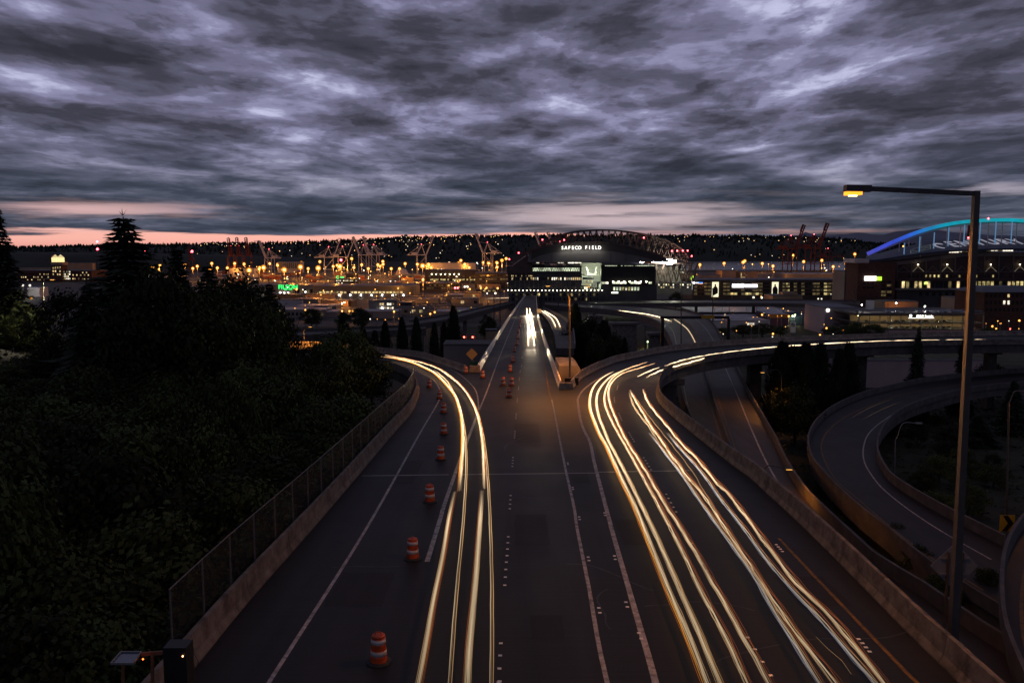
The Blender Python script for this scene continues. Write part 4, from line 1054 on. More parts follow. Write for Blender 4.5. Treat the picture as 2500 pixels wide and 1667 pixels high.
# ------------------------------------------------------------------ trees
def leaf_mat(name, col, hue=0.35):
    m = bpy.data.materials.new(name); m.use_nodes = True; MATS[name] = m
    nt = m.node_tree; N, L = nt.nodes, nt.links; b = N['Principled BSDF']
    oi = N.new('ShaderNodeObjectInfo'); geo = N.new('ShaderNodeNewGeometry')
    nz = N.new('ShaderNodeTexNoise'); L.new(geo.outputs['Position'], nz.inputs['Vector']); nz.inputs['Scale'].default_value = 0.6; nz.inputs['Detail'].default_value = 4
    rp = N.new('ShaderNodeMapRange'); L.new(nz.outputs[0], rp.inputs[0]); rp.inputs[1].default_value = .3; rp.inputs[2].default_value = .7; rp.inputs[3].default_value = .55; rp.inputs[4].default_value = 1.5
    r2 = N.new('ShaderNodeMapRange'); L.new(oi.outputs['Random'], r2.inputs[0]); r2.inputs[3].default_value = 1 - hue; r2.inputs[4].default_value = 1 + hue
    mu = N.new('ShaderNodeMath'); mu.operation = 'MULTIPLY'; L.new(rp.outputs[0], mu.inputs[0]); L.new(r2.outputs[0], mu.inputs[1])
    sc = N.new('ShaderNodeVectorMath'); sc.operation = 'SCALE'; sc.inputs[0].default_value = col; L.new(mu.outputs[0], sc.inputs[3])
    L.new(sc.outputs[0], b.inputs['Base Color']); b.inputs['Roughness'].default_value = 0.8; b.inputs['Specular IOR Level'].default_value = 0.15
    return m
M_needle = leaf_mat('needles', (0.020, 0.026, 0.017)); M_leaf = leaf_mat('leaves', (0.028, 0.038, 0.012), .7); M_cyp = leaf_mat('cypress_foliage', (0.022, 0.028, 0.016), .25)
def conifer(seed, h, w, bare=.06):
    g = random.Random(seed); mb = MB(); lv = 0; z = h * bare
    while z < h * .985:
        k = z / h; r = w * (1 - k) ** 1.08 * g.uniform(.74, 1.16) + .12; nb = max(5, int(11 * (1 - k) + 5)); a0 = g.random() * 6
        for j in range(nb):
            a = a0 + j * 2 * PI / nb + g.uniform(-.3, .3); L = r * g.uniform(.65, 1.1); dr = g.uniform(.05, .22) * L; up = g.uniform(0, .3) * L * k
            n = max(3, int(L * 2.0)); ca, sa = math.cos(a), math.sin(a)
            for i in range(n):
                f = (i + .6) / n; zz = z + up * f - dr * f * f; x, y = ca * L * f, sa * L * f; wd = (.35 + .8 * (1 - abs(f - .45))) * min(1, L / 2.5 + .25) + .16
                for q in range(3):
                    b = a + g.choice((-1, 1)) * g.uniform(.3, 1.25); l = wd * g.uniform(.7, 1.5); d = Vector((math.cos(b), math.sin(b), g.uniform(-.55, .1))) * l
                    s = Vector((-math.sin(b), math.cos(b), g.uniform(-.6, .6))) * .26
                    p = Vector((x, y, zz)); mb.add([p - s, p + s, p + d + Vector((0, 0, g.uniform(-.2, .06)))], [(0, 1, 2)])
        z += h * .014 + .12 + .22 * (1 - k)
    for q in range(8):
        b = g.random() * 6; mb.add([(0, 0, h * .985), (.05, 0, h * .985), (math.cos(b) * .25, math.sin(b) * .25, h * 1.0 + g.uniform(0, .5))], [(0, 1, 2)])
    tr = MB(); tr.tube([(0, 0, -.5), (0, 0, h * .5), (0, 0, h * .98)], [h * .018, h * .011, .03], 7)
    return mb, tr
def broadleaf(seed, h, w, clumps=60, per=85, size=.20):
    g = random.Random(seed); mb = MB(); tr = MB(); cs = []
    tr.tube([(0, 0, -.5), (.1, 0, h * .3), (0, .1, h * .55)], [h * .03, h * .022, h * .012], 7)
    for i in range(clumps):
        u = g.uniform(-.75, 1); a = g.random() * 2 * PI; rr = math.sqrt(max(0, 1 - u * u)) * g.uniform(.45, 1.0)
        c = Vector((math.cos(a) * rr * w * g.uniform(.8, 1.1), math.sin(a) * rr * w * g.uniform(.8, 1.1), h * .58 + u * h * .40 * g.uniform(.75, 1.0))); cs.append(c)
        if i % 5 == 0: tr.tube([(0, 0, h * g.uniform(.25, .5)), tuple(c * .55 + Vector((0, 0, h * .18))), tuple(c)], [h * .010, h * .006, .02], 5)
        cr = w * g.uniform(.20, .40)
        for q in range(per):
            d = Vector((g.gauss(0, 1), g.gauss(0, 1), g.gauss(0, .62))); d = d.normalized() * cr * g.uniform(.35, 1.05); p = c + d
            n = (d.normalized() + Vector((g.gauss(0, .5), g.gauss(0, .5), g.gauss(.5, .4)))).normalized(); t1 = n.orthogonal().normalized(); t2 = n.cross(t1)
            s1, s2 = size * g.uniform(.6, 1.3), size * g.uniform(.4, .9)
            mb.add([p - t1 * s1, p - t2 * s2, p + t1 * s1, p + t2 * s2], [(0, 1, 2, 3)])
    return mb, tr
def cypress(seed, h, w):
    g = random.Random(seed); mb = MB(); tr = MB(); tr.tube([(0, 0, -.5), (0, 0, h * .9)], [.22, .03], 6)
    for q in range(2600):
        k = g.random() ** .85; prof = min(1, (k * 5 + .35)) * (1 - k) ** .55; a = g.random() * 2 * PI
        r = w * prof * g.uniform(.55, 1.08) * (1 + .22 * math.sin(a * 3 + k * 9 + seed) + .12 * math.sin(a * 5 - k * 17)); p = Vector((math.cos(a) * r, math.sin(a) * r, .15 + k * h))
        up = Vector((math.cos(a) * .35, math.sin(a) * .35, 1)) * g.uniform(.3, .8); s = Vector((-math.sin(a), math.cos(a), g.uniform(-.3, .3))) * g.uniform(.10, .22)
        mb.add([p - s, p + s, p + up], [(0, 1, 2)])
    return mb, tr
PROTO = {}
def tree(kind, var, px, D, top_py, width, label, group=None, name=None, base_z=None):
    """a tree D metres ahead whose tip is seen at top_py; width in metres"""
    nm, gen, m = {'con': ('conifer', lambda s: conifer(s, 20, 5.0), M_needle), 'broad': ('broadleaf_tree', lambda s: broadleaf(s, 10, 4.4), M_leaf), 'cyp': ('cypress', lambda s: cypress(s, 12, 1.7), M_cyp)}[kind]
    H0, W0 = {'con': (20, 5.0), 'broad': (10, 4.4), 'cyp': (12, 1.7)}[kind]
    tip = pt(px, top_py, D); zg = GROUND(tip.x, D) - .2 if base_z is None else base_z
    h = max(tip.z - zg, 2.5)
    loc = (tip.x, D, zg); rz = random.uniform(0, 6)
    sc = (width / 2 / W0, width / 2 / W0, h / H0)
    if (kind, var) not in PROTO:
        fo, tr = gen(var * 13 + 5)
        t = thing(nm, label, 'tree', (0, 0, 0), group)
        tr.build('trunk', M_bark, t, True, world=False); fo.build('crown', m, t, world=False)
        t.location = loc; t.rotation_euler = (0, 0, rz); t.scale = sc
        PROTO[(kind, var)] = t
        return t
    t = dup(PROTO[(kind, var)], loc, rz, sc, label)
    if group: t['group'] = group
    elif 'group' in t.keys(): del t['group']
    return t
tree('con', 0, 300, 96, 518, 23, 'tallest dark conifer rising into the pink sky at the left')
tree('con', 1, 430, 104, 598, 14, 'slim dark conifer just right of the tallest one')
tree('con', 2, 506, 112, 640, 15, 'conifer with a drooping tip behind the slim one')
tree('broad', 0, 583, 118, 668, 12, 'round topped dark tree between the drooping conifer and the slender right one')
tree('con', 1, 657, 116, 684, 11, 'slender conifer at the right end of the dark mass')
tree('broad', 1, 372, 88, 655, 11, 'round topped dark tree low in front of the slim conifer')
tree('con', 1, 210, 88, 690, 11, 'broad dark conifer low at the left of the tallest one')
tree('broad', 2, 630, 100, 735, 10, 'wide round dark tree low at the right of the conifers')
tree('broad', 0, 480, 88, 720, 11, 'wide round dark tree low in the middle of the mass')
tree('con', 1, 690, 112, 790, 8, 'small dark conifer leaning to the orange lit road')
tree('broad', 1, 165, 104, 715, 10, 'round dark tree beside the white lamp pole')
tree('con', 2, -10, 132, 500, 13, 'dark drooping tree cut by the left edge of the view')
tree('broad', 0, 850, 118, 800, 10.5, 'dark leafy tree in front of the left ramp curve')
tree('broad', 1, 790, 108, 830, 9, 'dark leafy tree left of the left ramp curve')
tree('broad', 2, 905, 132, 850, 6.5, 'smaller leafy tree touching the left ramp barrier')
tree('broad', 1, 62, 136, 742, 8, 'yellow green bush lit at the left edge')
tree('broad', 2, 40, 127, 800, 5, 'low lit bush beside the path')
tree('broad', 0, 96, 130, 812, 6, 'grey green bush beside the white lamp pole')
tree('broad', 1, 668, 106, 760, 8, 'low round dark tree at the right foot of the mass')
tree('broad', 0, 712, 100, 880, 6, 'dark leafy bush below the orange lit road')
tree('broad', 2, 530, 100, 690, 10, 'round dark tree in the gap below the drooping conifer')
tree('broad', 2, 22, 128, 772, 6, 'small pale bush at the left edge above the path')
GC = 'cypresses left of the highway'
for px, D, ty, w, lb in ((837, 225, 770, 5.5, 'broad pointed cypress behind the leafy ramp tree'), (886, 240, 800, 4.5, 'short cypress right of the broad pointed one'), (940, 250, 790, 5, 'cypress in the middle of the row'), (981, 255, 781, 5, 'pointed cypress left of the row end'),
                        (1016, 258, 781, 5, 'pointed cypress second from the row end'), (1060, 262, 794, 4.6, 'low cypress at the end of the row'), (1107, 300, 754, 7.5, 'tall dark cypress by the red traffic lights'), (1084, 300, 792, 4.6, 'small cypress beside the tall one'), (915, 235, 812, 5, 'low cypress behind the ramp barrier')):
    tree('cyp', len(lb) % 2, px, D, ty, w, lb, GC)
for i, (px, D, ty, w) in enumerate(((1405, 240, 752, 8), (1440, 235, 776, 10), (1475, 240, 790, 9), (1500, 225, 812, 8), (1420, 215, 800, 9), (1460, 200, 822, 9), (1490, 190, 846, 7), (1380, 220, 810, 6))):
    tree('broad' if i % 2 else 'cyp', i % 3 if i % 2 else i % 2, px, D, ty, w, ('topmost', 'upper middle', 'upper right', 'right', 'left', 'lower middle', 'lowest', 'leftmost')[i] + (' leafy' if i % 2 else ' pointed') + ' dark tree of the clump between highway and flyover', 'clump between highway and flyover')
tree('cyp', 0, 1525, 205, 832, 3.5, 'small cone shaped cypress beside the broad pier')
for px, D, ty, w, lb in ((1912, 141, 845, 7.5, 'tall dark cypress at the left of the right hand group'), (1938, 144, 856, 7, 'cypress second in the right hand group'), (1968, 141, 848, 7.5, 'cypress third in the right hand group'), (2003, 143, 850, 7, 'cypress fourth in the right hand group'),
                        (2050, 148, 862, 5.2, 'left one of the twin pointed cypresses'), (2074, 150, 847, 6, 'right one of the twin pointed cypresses')):
    tree('cyp', len(lb) % 2, px, D, ty, w, lb, 'cypresses right of the lower road')
tree('con', 1, 2245, 157.5, 790, 6.5, 'tall shaggy conifer rising above the flyover')
tree('con', 0, 2352, 160, 825, 6, 'shaggy conifer hidden behind the tall lamp pole')
tree('broad', 0, 1945, 124, 940, 8.5, 'broad tree lit brownish orange in front of the cypresses')
tree('broad', 1, 2420, 178, 885, 7, 'low round bush under the flyover at the right')
tree('con', 2, 2478, 130, 925, 8, 'dark conifer at the right edge behind the brass lamp')
tree('con', 0, 2390, 120, 1010, 8, 'dark conifer inside the loop beyond the tall lamp pole')
tree('broad', 2, 2330, 118, 1040, 7, 'dark leafy tree inside the loop ramp')
for i, (px, D, ty, w) in enumerate(((2150, 76, 1268, 3.2), (2195, 72, 1282, 3.6), (2060, 84, 1262, 3.0), (2110, 80, 1256, 2.6), (2010, 92, 1225, 2.6), (2240, 66, 1330, 3.4), (2300, 58, 1400, 3.2), (2420, 60, 1390, 3))):
    tree('broad', i % 3, px, D, ty, w, ('small bush right of the lower road wall, ' + ('farthest', 'second farthest', 'third', 'fourth', 'fifth', 'sixth', 'next to nearest', 'nearest')[(4, 2, 3, 5, 1, 0, 6, 7)[i]] + ' of its row') if i < 7 else 'bush between the big diamond sign and the chevron sign', 'bushes by the lower road')
for i, (px, D, ty, w) in enumerate(((60, 104, 868, 6), (118, 110, 850, 6), (10, 100, 890, 6), (160, 104, 880, 6.5), (95, 96, 925, 7), (-40, 96, 905, 7))):
    tree('broad', i % 3, px, D, ty, w, ('round', 'second round', 'low', 'broad', 'lowest', 'outermost')[i] + ' dark bush hiding the bend of the footpath', 'bushes by the footpath')
pth = [at(x, y, lift(GROUND, .06)) for x, y in catmull([(-200, 830), (-60, 850), (20, 868), (70, 895), (110, 930), (140, 985), (150, 1060)], 5)]
pth = [Vector((p.x, p.y, GROUND(p.x, p.y) + .25)) for p in pth]
mb = MB()
for i in range(len(pth) - 1):
    a_, b_ = perp(pth, i) * 1.5, perp(pth, i + 1) * 1.5; mb.add([pth[i] - a_, pth[i] + a_, pth[i + 1] + b_, pth[i + 1] - b_], [(1, 0, 3, 2)])
tag(mb.build('path', mat('path_paving', (.07, .066, .062), .85, .2, 1.0), base=False), 'pale footpath curving through the grass at the left edge', kind='structure')
# woods on the left slope, seen from above
g = random.Random(5); n = 0
while n < 92:
    D = g.uniform(20, 128) if n > 20 else g.uniform(18, 55); X = g.uniform(-78, -13) * (D + 30) / 140 - 4
    edge = at(1, 1, MAIN).x
    px = CX + X / D * F
    # keep clear of the fence and of the path at the left edge
    lbx = None
    for a, b in zip(fp, fp[1:]):
        if min(a.y, b.y) <= D <= max(a.y, b.y): lbx = a.x + (b.x - a.x) * (D - a.y) / (b.y - a.y + 1e-6)
    if lbx is None: lbx = fp[-1].x if D > fp[-1].y else fp[0].x
    w = g.uniform(5.5, 10)
    if X > lbx - w / 2 - .8 or px < -160: continue
    if D > 92 and px > 700: continue
    if D > 70 and px < 190: continue
    h = g.uniform(5.5, 9.5); zg = GROUND(X, D)
    lim = MAIN(0, D) + (2.6 if X > lbx - 10 else 5.5)
    if D > 34: h = max(h, g.uniform(.75, 1.0) * (lim - zg))
    if zg + h > lim: h = max(4, lim - zg)
    tip = Vector((X, D, zg + h)); e = (CAMZ - tip.z) / D
    lb = ('wide spreading', 'round', 'narrow')[0 if w > 7.8 else 1 if w > 6.2 else 2] + ' dark tree ' + ('by the chain link fence' if X > lbx - 8 else 'deep in the woods' if px > 150 else 'at the left edge') + ', ' + ('near the bottom of the view' if D < 36 else 'halfway up the slope' if D < 62 else 'below the conifers')
    t = tree('broad', n % 3, px, D, 1000, w, lb, 'woods on the left slope')
    t.location = (X, D, zg - .2); t.scale = (w / 8.8, w / 8.8, h / 10)
    n += 1
for i in range(26):
    D = g.uniform(78, 150); px = g.uniform(2170, 2470); X = (px - CX) / F * D; w = g.uniform(2.5, 5)
    li = [p for p in on(LPI[4:], LOOP, 2)]
    if min((Vector((X, D)) - Vector((p.x, p.y))).length for p in li) < w / 2 + 1: continue
    t = tree('broad', i % 3, px, D, 1000, w, ('low', 'tall', 'spreading')[i % 3] + ' dark shrub on the plot inside the loop ramp', 'shrubs inside the loop ramp')
    t.location = (X, D, GROUND(X, D) - .3); h_ = g.uniform(2.0, 4.2); t.scale = (w / 8.8, w / 8.8, h_ / 10)
# undergrowth: one mass of leafy ground cover on both verges
mb = MB(); g = random.Random(9)
for q in range(34000):
    if q % 2: X = g.uniform(-80, -13); D = g.uniform(16, 175)
    else: X = g.uniform(18, 112); D = g.uniform(40, 210)
    zg = GROUND(X, D)
    if X > 0:
        px = CX + X / D * F
        if zg > LOOP(X, D) - 1 and D < 88 and False: continue
    s = g.uniform(.09, .24) * (1 if D < 60 else 1.7); a = g.random() * 6; hgt = g.uniform(.2, 1.1) * (1 + .8 * math.sin(X * .3) * math.sin(D * .23))
    p = Vector((X, D, zg + max(.05, hgt * .5))); d = Vector((math.cos(a), math.sin(a), g.uniform(-.2, .5))) * s; e = Vector((-math.sin(a), math.cos(a), g.uniform(.2, 1))) * s * .7
    mb.add([p - d, p + e, p + d, p - e * .4], [(0, 1, 2, 3)])
tag(mb.build('undergrowth', leaf_mat('undergrowth_leaves', (0.026, 0.028, 0.012), 0), base=False), 'dark low undergrowth covering the verges', 'undergrowth', kind='stuff')

# ================================================================== the city on the flats
z1 = lambda u, v: (u * .2721, 480 + v * .2721)
z2 = lambda u, v: (600 + u * .2721, 520 + v * .2721)
z3 = lambda u, v: (1180 + u * .2721, 520 + v * .2721)
z4 = lambda u, v: (1780 + u * .3061, 420 + v * .3061)
def base_D(py): return 2000.0 * CAMZ / (py - HY)
def B(mb, x0, x1, y0, y1, D, dep):
    """box whose front face, D metres ahead, spans these photo columns and rows"""
    a, b = pt(x0, y1, D), pt(x1, y0, D)
    return mb.box(a.x, b.x, D, D + dep, a.z, b.z)
W_dark = mat('dark_wall', (0.055, 0.052, 0.055), 0.8, 0.25, 0.05)
W_grey = mat('grey_wall', (0.17, 0.165, 0.16), 0.8, 0.2, 0.05)
W_pale = mat('pale_wall', (0.42, 0.40, 0.40), 0.8, 0.12, 0.08)
W_brick = mat('brick_wall', (0.07, 0.034, 0.027), 0.9, 0.25, 0.4)
W_tan = mat('tan_wall', (0.30, 0.22, 0.15), 0.85, 0.2, 0.06)
W_roof = mat('pale_roof', (0.34, 0.34, 0.37), 0.7, 0.25, 0.04, dirt=(0.2, 0.2, 0.22), dirt_scale=0.05)
W_droof = mat('slate_roof', (0.075, 0.08, 0.10), 0.6, 0.2, 0.06)
W_glass = mat('dark_glass', (0.02, 0.022, 0.028), 0.12, 0.1, 0.5, spec=0.6)
E_warm = wmat('warm_room', (1.0, 0.72, 0.34), 1.1, 0.11)
E_yel = wmat('yellow_room', (1.0, 0.80, 0.32), 0.9, 0.16)
E_wht = wmat('white_room', (1.0, 0.90, 0.70), 2.0, 0.12)
E_grn = wmat('greenish_room', (0.86, 0.95, 0.66), 0.8, 0.10, 0.5)
E_dim = wmat('dim_deck', (0.80, 0.60, 0.22), 0.16, 0.16)
L_white = emat('white_lamp', (1.0, 0.94, 0.78), 22)
L_green = emat('green_neon', (0.03, 1.0, 0.18), 1.6)
def bld(name, label, cat, x0, x1, ytop, base, dep, wall, roof=None, group=None, D=None, par=0.6):
    D = D or base_D(base)
    a, b = pt(x0, base, D), pt(x1, ytop, D); zb = min(a.z, 0) if D > 600 else GROUND(a.x, D) - .3
    t = thing(name, label, cat, ((a.x + b.x) / 2, D, max(zb, 0)), group)
    MB().box(a.x, b.x, D, D + dep, zb, b.z).build('wall', wall, t)
    MB().box(a.x - .15, b.x + .15, D - .15, D + dep + .15, b.z + .003, b.z + par).build('roof', roof or W_droof, t)
    return t, D
def windows(t, x0, x1, rows, D, cols, fill, mats, p=0.7, seed=0, name='window', dark=True, dep=.25):
    g = random.Random(seed + int(x0)); w = (x1 - x0) / cols
    for (y0, y1) in rows:
        for c in range(cols):
            lit = g.random() < p
            if not lit and not dark: continue
            xa = x0 + c * w + w * (1 - fill) / 2
            B(MB(), xa, xa + w * fill, y0, y1, D - dep, dep - .003).build(name, g.choice(mats) if lit else W_glass, t)
def lamps_on(t, pts, D, r, m=None, name='lamp'):
    for x, y in pts:
        MB().ball(tuple(pt(x, y, D - r - .1)), r, 6, 4).build(name, m or L_white, t)

# ---------------- far left
t, D = bld('office_building', 'long brick office block with lit windows under a twin topped clock tower', 'building', 44, 223, 661, 687, 60, W_brick)
windows(t, 150, 172, [(662, 665), (667, 671), (673, 677), (679, 682)], D, 6, .6, [E_warm, E_wht], .8, 1)
windows(t, 176, 218, [(664, 667), (670, 673), (679, 682)], D, 9, .55, [E_warm], .45, 2)
windows(t, 50, 120, [(668, 671), (675, 678), (682, 684)], D, 14, .45, [E_warm], .4, 3)
B(MB(), 125, 150, 648, 661, D - 8, 20).build('tower_base', W_brick, t)
B(MB(), 125, 150, 661, 686, D - 8, 7.9).build('tower_shaft', W_brick, t)
windows(t, 127, 149, [(651, 656), (660, 664), (668, 672)], D - 8, 4, .5, [E_warm], .9, 4)
B(MB(), 124, 152, 640, 646.5, D - 9, 20).build('tower_cornice', W_tan, t)
for xa, xb in ((126, 137), (139, 150)):
    B(MB(), xa, xb, 629, 640, D - 8, 10).build('tower_top', emat('floodlit_stone', (1.0, .78, .34), 1.2), t)  # floodlight on the tower tops is put in as their own glow
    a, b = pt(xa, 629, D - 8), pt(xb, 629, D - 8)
    m_ = (a + b) / 2 + Vector((0, 5, 6)); MB().add([a, b, b + Vector((0, 10, 0)), a + Vector((0, 10, 0)), m_], [(0, 1, 4), (1, 2, 4), (2, 3, 4), (3, 0, 4)]).build('tower_roof', emat('floodlit_roof', (1.0, .8, .38), .7), t)  # roofs glow likewise, floodlight put into the material
f = pt(138, 622, D - 2); MB().tube([pt(138, 640, D - 2), f], .35, 5).build('flagpole', W_dark, t)
mb = MB(); mb.prism([f, f + Vector((-9, 0, -1)), f + Vector((-10, 0, -5.5)), f + Vector((-.5, 0, -5))], (0, .1, 0)); mb.build('flag', mat('flag_red', (0.5, .12, .10), .8, .2, .3), t)
t, D = bld('white_shed', 'small white shed lit by floodlights at the far left', 'building', 68, 96, 703, 724, 20, W_pale, W_roof)
light(t, pt(66, 700, D - 22), 9000, (1, .95, .85))
bld('elevated_road', 'long lit elevated road beyond the brick office block', 'road', 40, 130, 655, 659, 14, W_tan, W_tan, D=1700)
bld('elevated_road', 'far lit ramp rising to the right behind the tallest conifer', 'road', 158, 225, 643, 647, 14, W_tan, W_tan, D=1700)

# ---------------- centre left blocks
t, D = bld('warehouse', 'long grey warehouse with a green neon sign on its roof edge', 'building', 598, 765, 697, 720, 60, W_grey)
windows(t, 700, 764, [(706, 716)], D, 8, .7, [E_dim], .4, 5)
c = pt(703, 701, D - 1); text('sign_text', 'FILSON', L_green, (c.x, D - 1, c.z), 8.0, t, .2, bold=.12)
B(MB(), 693, 713, 706.5, 707.6, D - 1, .4).build('neon_underline', L_green, t)
lamps_on(t, [z2(535, 708), z2(150, 722), z2(82, 738), z2(310, 715), z2(345, 716), z2(380, 714)], D, .8)
t, D = bld('warehouse', 'long dark blue warehouse with a row of lit windows and white lamps', 'building', 766, 1010, 699, 727, 70, mat('blue_wall', (0.06, 0.066, 0.085), .7, .2, .05))
windows(t, 778, 984, [(711.5, 716)], D, 24, .72, [E_yel, E_warm], .85, 6)
lamps_on(t, [(777 + 26 * k, 720 + .1 * k) for k in range(9)], D, .85)
t, D = bld('office_block', 'dark office block with two lit rows under a green roof sign', 'building', 818, 872, 681, 697, 30, W_dark)
windows(t, 820, 871, [(684, 686.5), (690, 692.5)], D, 12, .7, [E_yel, E_wht], .75, 7)
c = pt(829, 677, D - .5)
MB().tube([c + Vector((-3 + 2.2 * math.cos(k * .35 + .7), 0, 2.2 * math.sin(k * .35 + .7))) for k in range(15)], .55, 5).build('sign_ring', L_green, t)
B(MB(), 831, 840, 675.5, 678.5, D - 1, .4).build('sign_bar', L_green, t)
t, D = bld('office_block', 'wide dark block with a row of round lights and a lit lower row', 'building', 1038, 1168, 660, 690, 60, W_dark)
lamps_on(t, [(1054 + 11 * k, 669.5) for k in range(7)], D, 1.0, emat('warm_round', (1, .85, .45), 12))
windows(t, 1050, 1160, [(681, 684.5)], D, 26, .85, [E_yel], .72, 8)
windows(t, 1046, 1164, [(673, 676)], D, 20, .7, [E_dim], .4, 9)
t, D = bld('parking_block', 'black parking block with scattered dim lights left of the stadium', 'building', 1008, 1120, 692, 712, 60, W_dark)
windows(t, 1012, 1118, [(695, 698), (702, 705)], D, 18, .7, [E_dim], .5, 10)
t, D = bld('steel_garage', 'dark steel framed deck stepping down to the left of the stadium', 'building', 1160, 1290, 667, 703, 60, W_dark)
windows(t, 1170, 1285, [(671, 674), (680, 683), (690, 693)], D, 16, .8, [E_dim], .35, 12)
t, D = bld('shed', 'pale flat roofed shed at the left behind the dark conifers', 'building', 668, 738, 733, 751, 20, W_pale)
t, D = bld('shed', 'brown shed with an orange lit end wall', 'building', 776, 850, 734, 748, 20, W_tan)
B(MB(), 824, 850, 735, 747, D - .4, .39).build('lit_wall', mat('orange_lit_wall', (.5, .3, .15), .8, .1, .2), t)  # lamplight on the end wall, put into this panel's orange
light(t, pt(840, 738, D - 10), 5000, SOD)
lamps_on(t, [z2(840, 825), z2(862, 815), z2(885, 802)], D, .5)
t, D = bld('warehouse', 'low white roofed warehouse in front of the orange walled shed', 'building', 684, 795, 757, 775, 26, W_grey, W_roof)
windows(t, 690, 790, [(763, 770)], D, 10, .6, [E_dim], .3, 13)
t, D = bld('workshop', 'small workshop with bright white doorways below the blue warehouse', 'building', 900, 968, 735, 764, 24, W_grey)
windows(t, 926, 962, [(740, 745), (750, 756), (757, 763)], D, 6, .7, [E_wht, E_warm], .75, 14)
lamps_on(t, [z2(1225, 855), z2(1235, 885), z2(1290, 945)], D, .9)
t, D = bld('shed', 'small low shed left of the workshop', 'building', 858, 900, 764, 772, 14, W_grey, W_roof)
t, D = bld('pale_wall_block', 'flat concrete block beside the bright left barrier', 'building', 1083, 1230, 842, 880, 8, W_grey, M_concd, D=175, par=.2)
t, D = bld('pale_wall_block', 'pale wall behind the red traffic lights', 'building', 1186, 1212, 808, 838, 4, W_tan, D=318)
# catenary yard: thin frames over the tracks
t = thing('rail_yard_frames', 'pale lattice of rail yard masts and crossbeams behind the workshop', 'rail structure', tuple(pt(1070, 770, 760)))
for r_, (D, y0, y1) in enumerate(((720, 752, 776), (780, 746, 766), (860, 741, 757))):
    for k in range(11):
        x = 975 + k * 19 + r_ * 6; a, b = pt(x, y1, D), pt(x, y0, D)
        MB().bar((a.x, D, 0), b, .5).build('yard_mast', W_grey, t)
    MB().bar(pt(975, y0 + 1, D), pt(1178, y0 + 1, D), .6).build('crossbeam', W_grey, t)

# ---------------- old viaducts left of the highway
def viaduct(label, up, lo, surf, cols):
    o = deck('road', on(up, surf, 4) + on(lo[::-1], surf, 4), surf, 2.2, [M_road2, M_concd], (), label)
    barrier('parapet of the ' + label, lo, surf, -1, PARAPET, M_concd, 12, 4)
    barrier('far parapet of the ' + label, up, surf, 1, PARAPET, M_concd, 12, 4)
    for x, y in cols:
        p = at(x, y, surf); zg = GROUND(p.x, p.y) - .5
        t = thing('bridge_column', 'grey column under the ' + label, 'column', (p.x, p.y, zg), 'columns under the left viaducts')
        MB().box(p.x - 1.1, p.x + 1.1, p.y - 1, p.y + 1, zg, p.z - 2.2).build('shaft', M_conc, t)
viaduct('curved viaduct left of the highway', [(1000, 786), (1040, 779), (1100, 769), (1160, 756), (1200, 748), (1250, 738)], [(1000, 797), (1045, 791), (1110, 780), (1170, 764), (1210, 753), (1255, 741)], lambda x, y: 22.0, [(1030, 789), (1080, 781), (1135, 770), (1185, 757)])
viaduct('long dark viaduct behind the leafy ramp tree', [(640, 812), (780, 808), (900, 802), (1040, 797)], [(640, 826), (780, 821), (900, 814), (1040, 807)], lambda x, y: 24.0, [(700, 820), (800, 816), (900, 809), (990, 803)])
viaduct('long dark elevated road crossing behind the highway', [(1335, 741), (1500, 736), (1700, 733), (1900, 733), (2100, 735)], [(1335, 748), (1500, 744), (1700, 742), (1900, 743), (2100, 746)], lambda x, y: 14.0, [(1450, 741), (1560, 739), (1700, 738), (1840, 738), (1980, 739)])

# ---------------- ballpark with the sliding roof
D = 816.0; c0 = pt(1450, 757, D)
SF = thing('ballpark', 'big ballpark with an arched truss roof and white lettered sign', 'stadium', (c0.x, D, 0))
S_fas = mat('roof_fascia', (0.13, 0.125, 0.12), 0.75, 0.15, 0.08, streak=(1, 1, .1)); S_steel = mat('roof_steel', (0.085, 0.062, 0.054), 0.6, 0.2, 0.2, 0.3)
rf = [(1288, 640), (1291, 622), (1300, 612), (1321, 604), (1370, 597), (1414, 593), (1452, 592), (1493, 595), (1534, 603), (1575, 614), (1604, 623), (1626, 632), (1640, 640)]
MB().prism([pt(x, y, D - 10) for x, y in rf], (0, 52, 0)).build('roof', S_fas, SF)
rb = MB()
rr_ = [pt(x, y - .8, D - 10.6) for x, y in rf[1:-1]]
for a, b in zip(rr_, rr_[1:]): rb.bar(a, b, .8, 1.6)
rb.build('roof_rim', S_steel, SF)
ub = [(1296, 634), (1318, 624), (1345, 617), (1400, 612), (1452, 611), (1500, 614), (1560, 625), (1612, 638)]
MB().prism([pt(x, y + .3, D - 10.42) for x, y in rf[2:-1]] + [pt(x, y, D - 10.42) for x, y in ub[::-1]], (0, .4, 0)).build('upper_fascia', mat('dark_fascia', (.05, .045, .042), .7, .15, .08), SF)
for k in range(9):
    x = 1310 + k * 36; B(MB(), x, x + .5, 618 if k else 622, 640, D - 10.25, .24).build('fascia_rib', S_steel, SF)
def truss(Dt, top, drop, n):
    mb = MB(); P = [pt(x, y, Dt) for x, y in catmull(top, 8)]; P = resample(P, 6.5)
    m = len(P); Q = [p - Vector((0, 0, drop * max(.25, math.sin(PI * i / (m - 1)) ** .5))) for i, p in enumerate(P)]
    for i in range(m - 1):
        mb.bar(P[i], P[i + 1], 1.5); mb.bar(Q[i], Q[i + 1], 1.2)
        mb.bar(P[i], Q[i + 1], .75); mb.bar(Q[i], P[i + 1], .75)
    mb.build('roof_truss', S_steel, SF)
truss(850, [(1285, 622), (1320, 597), (1360, 577), (1398, 567), (1447, 562), (1507, 563), (1561, 570), (1602, 579), (1640, 593), (1668, 612), (1684, 634)], 24, 0)
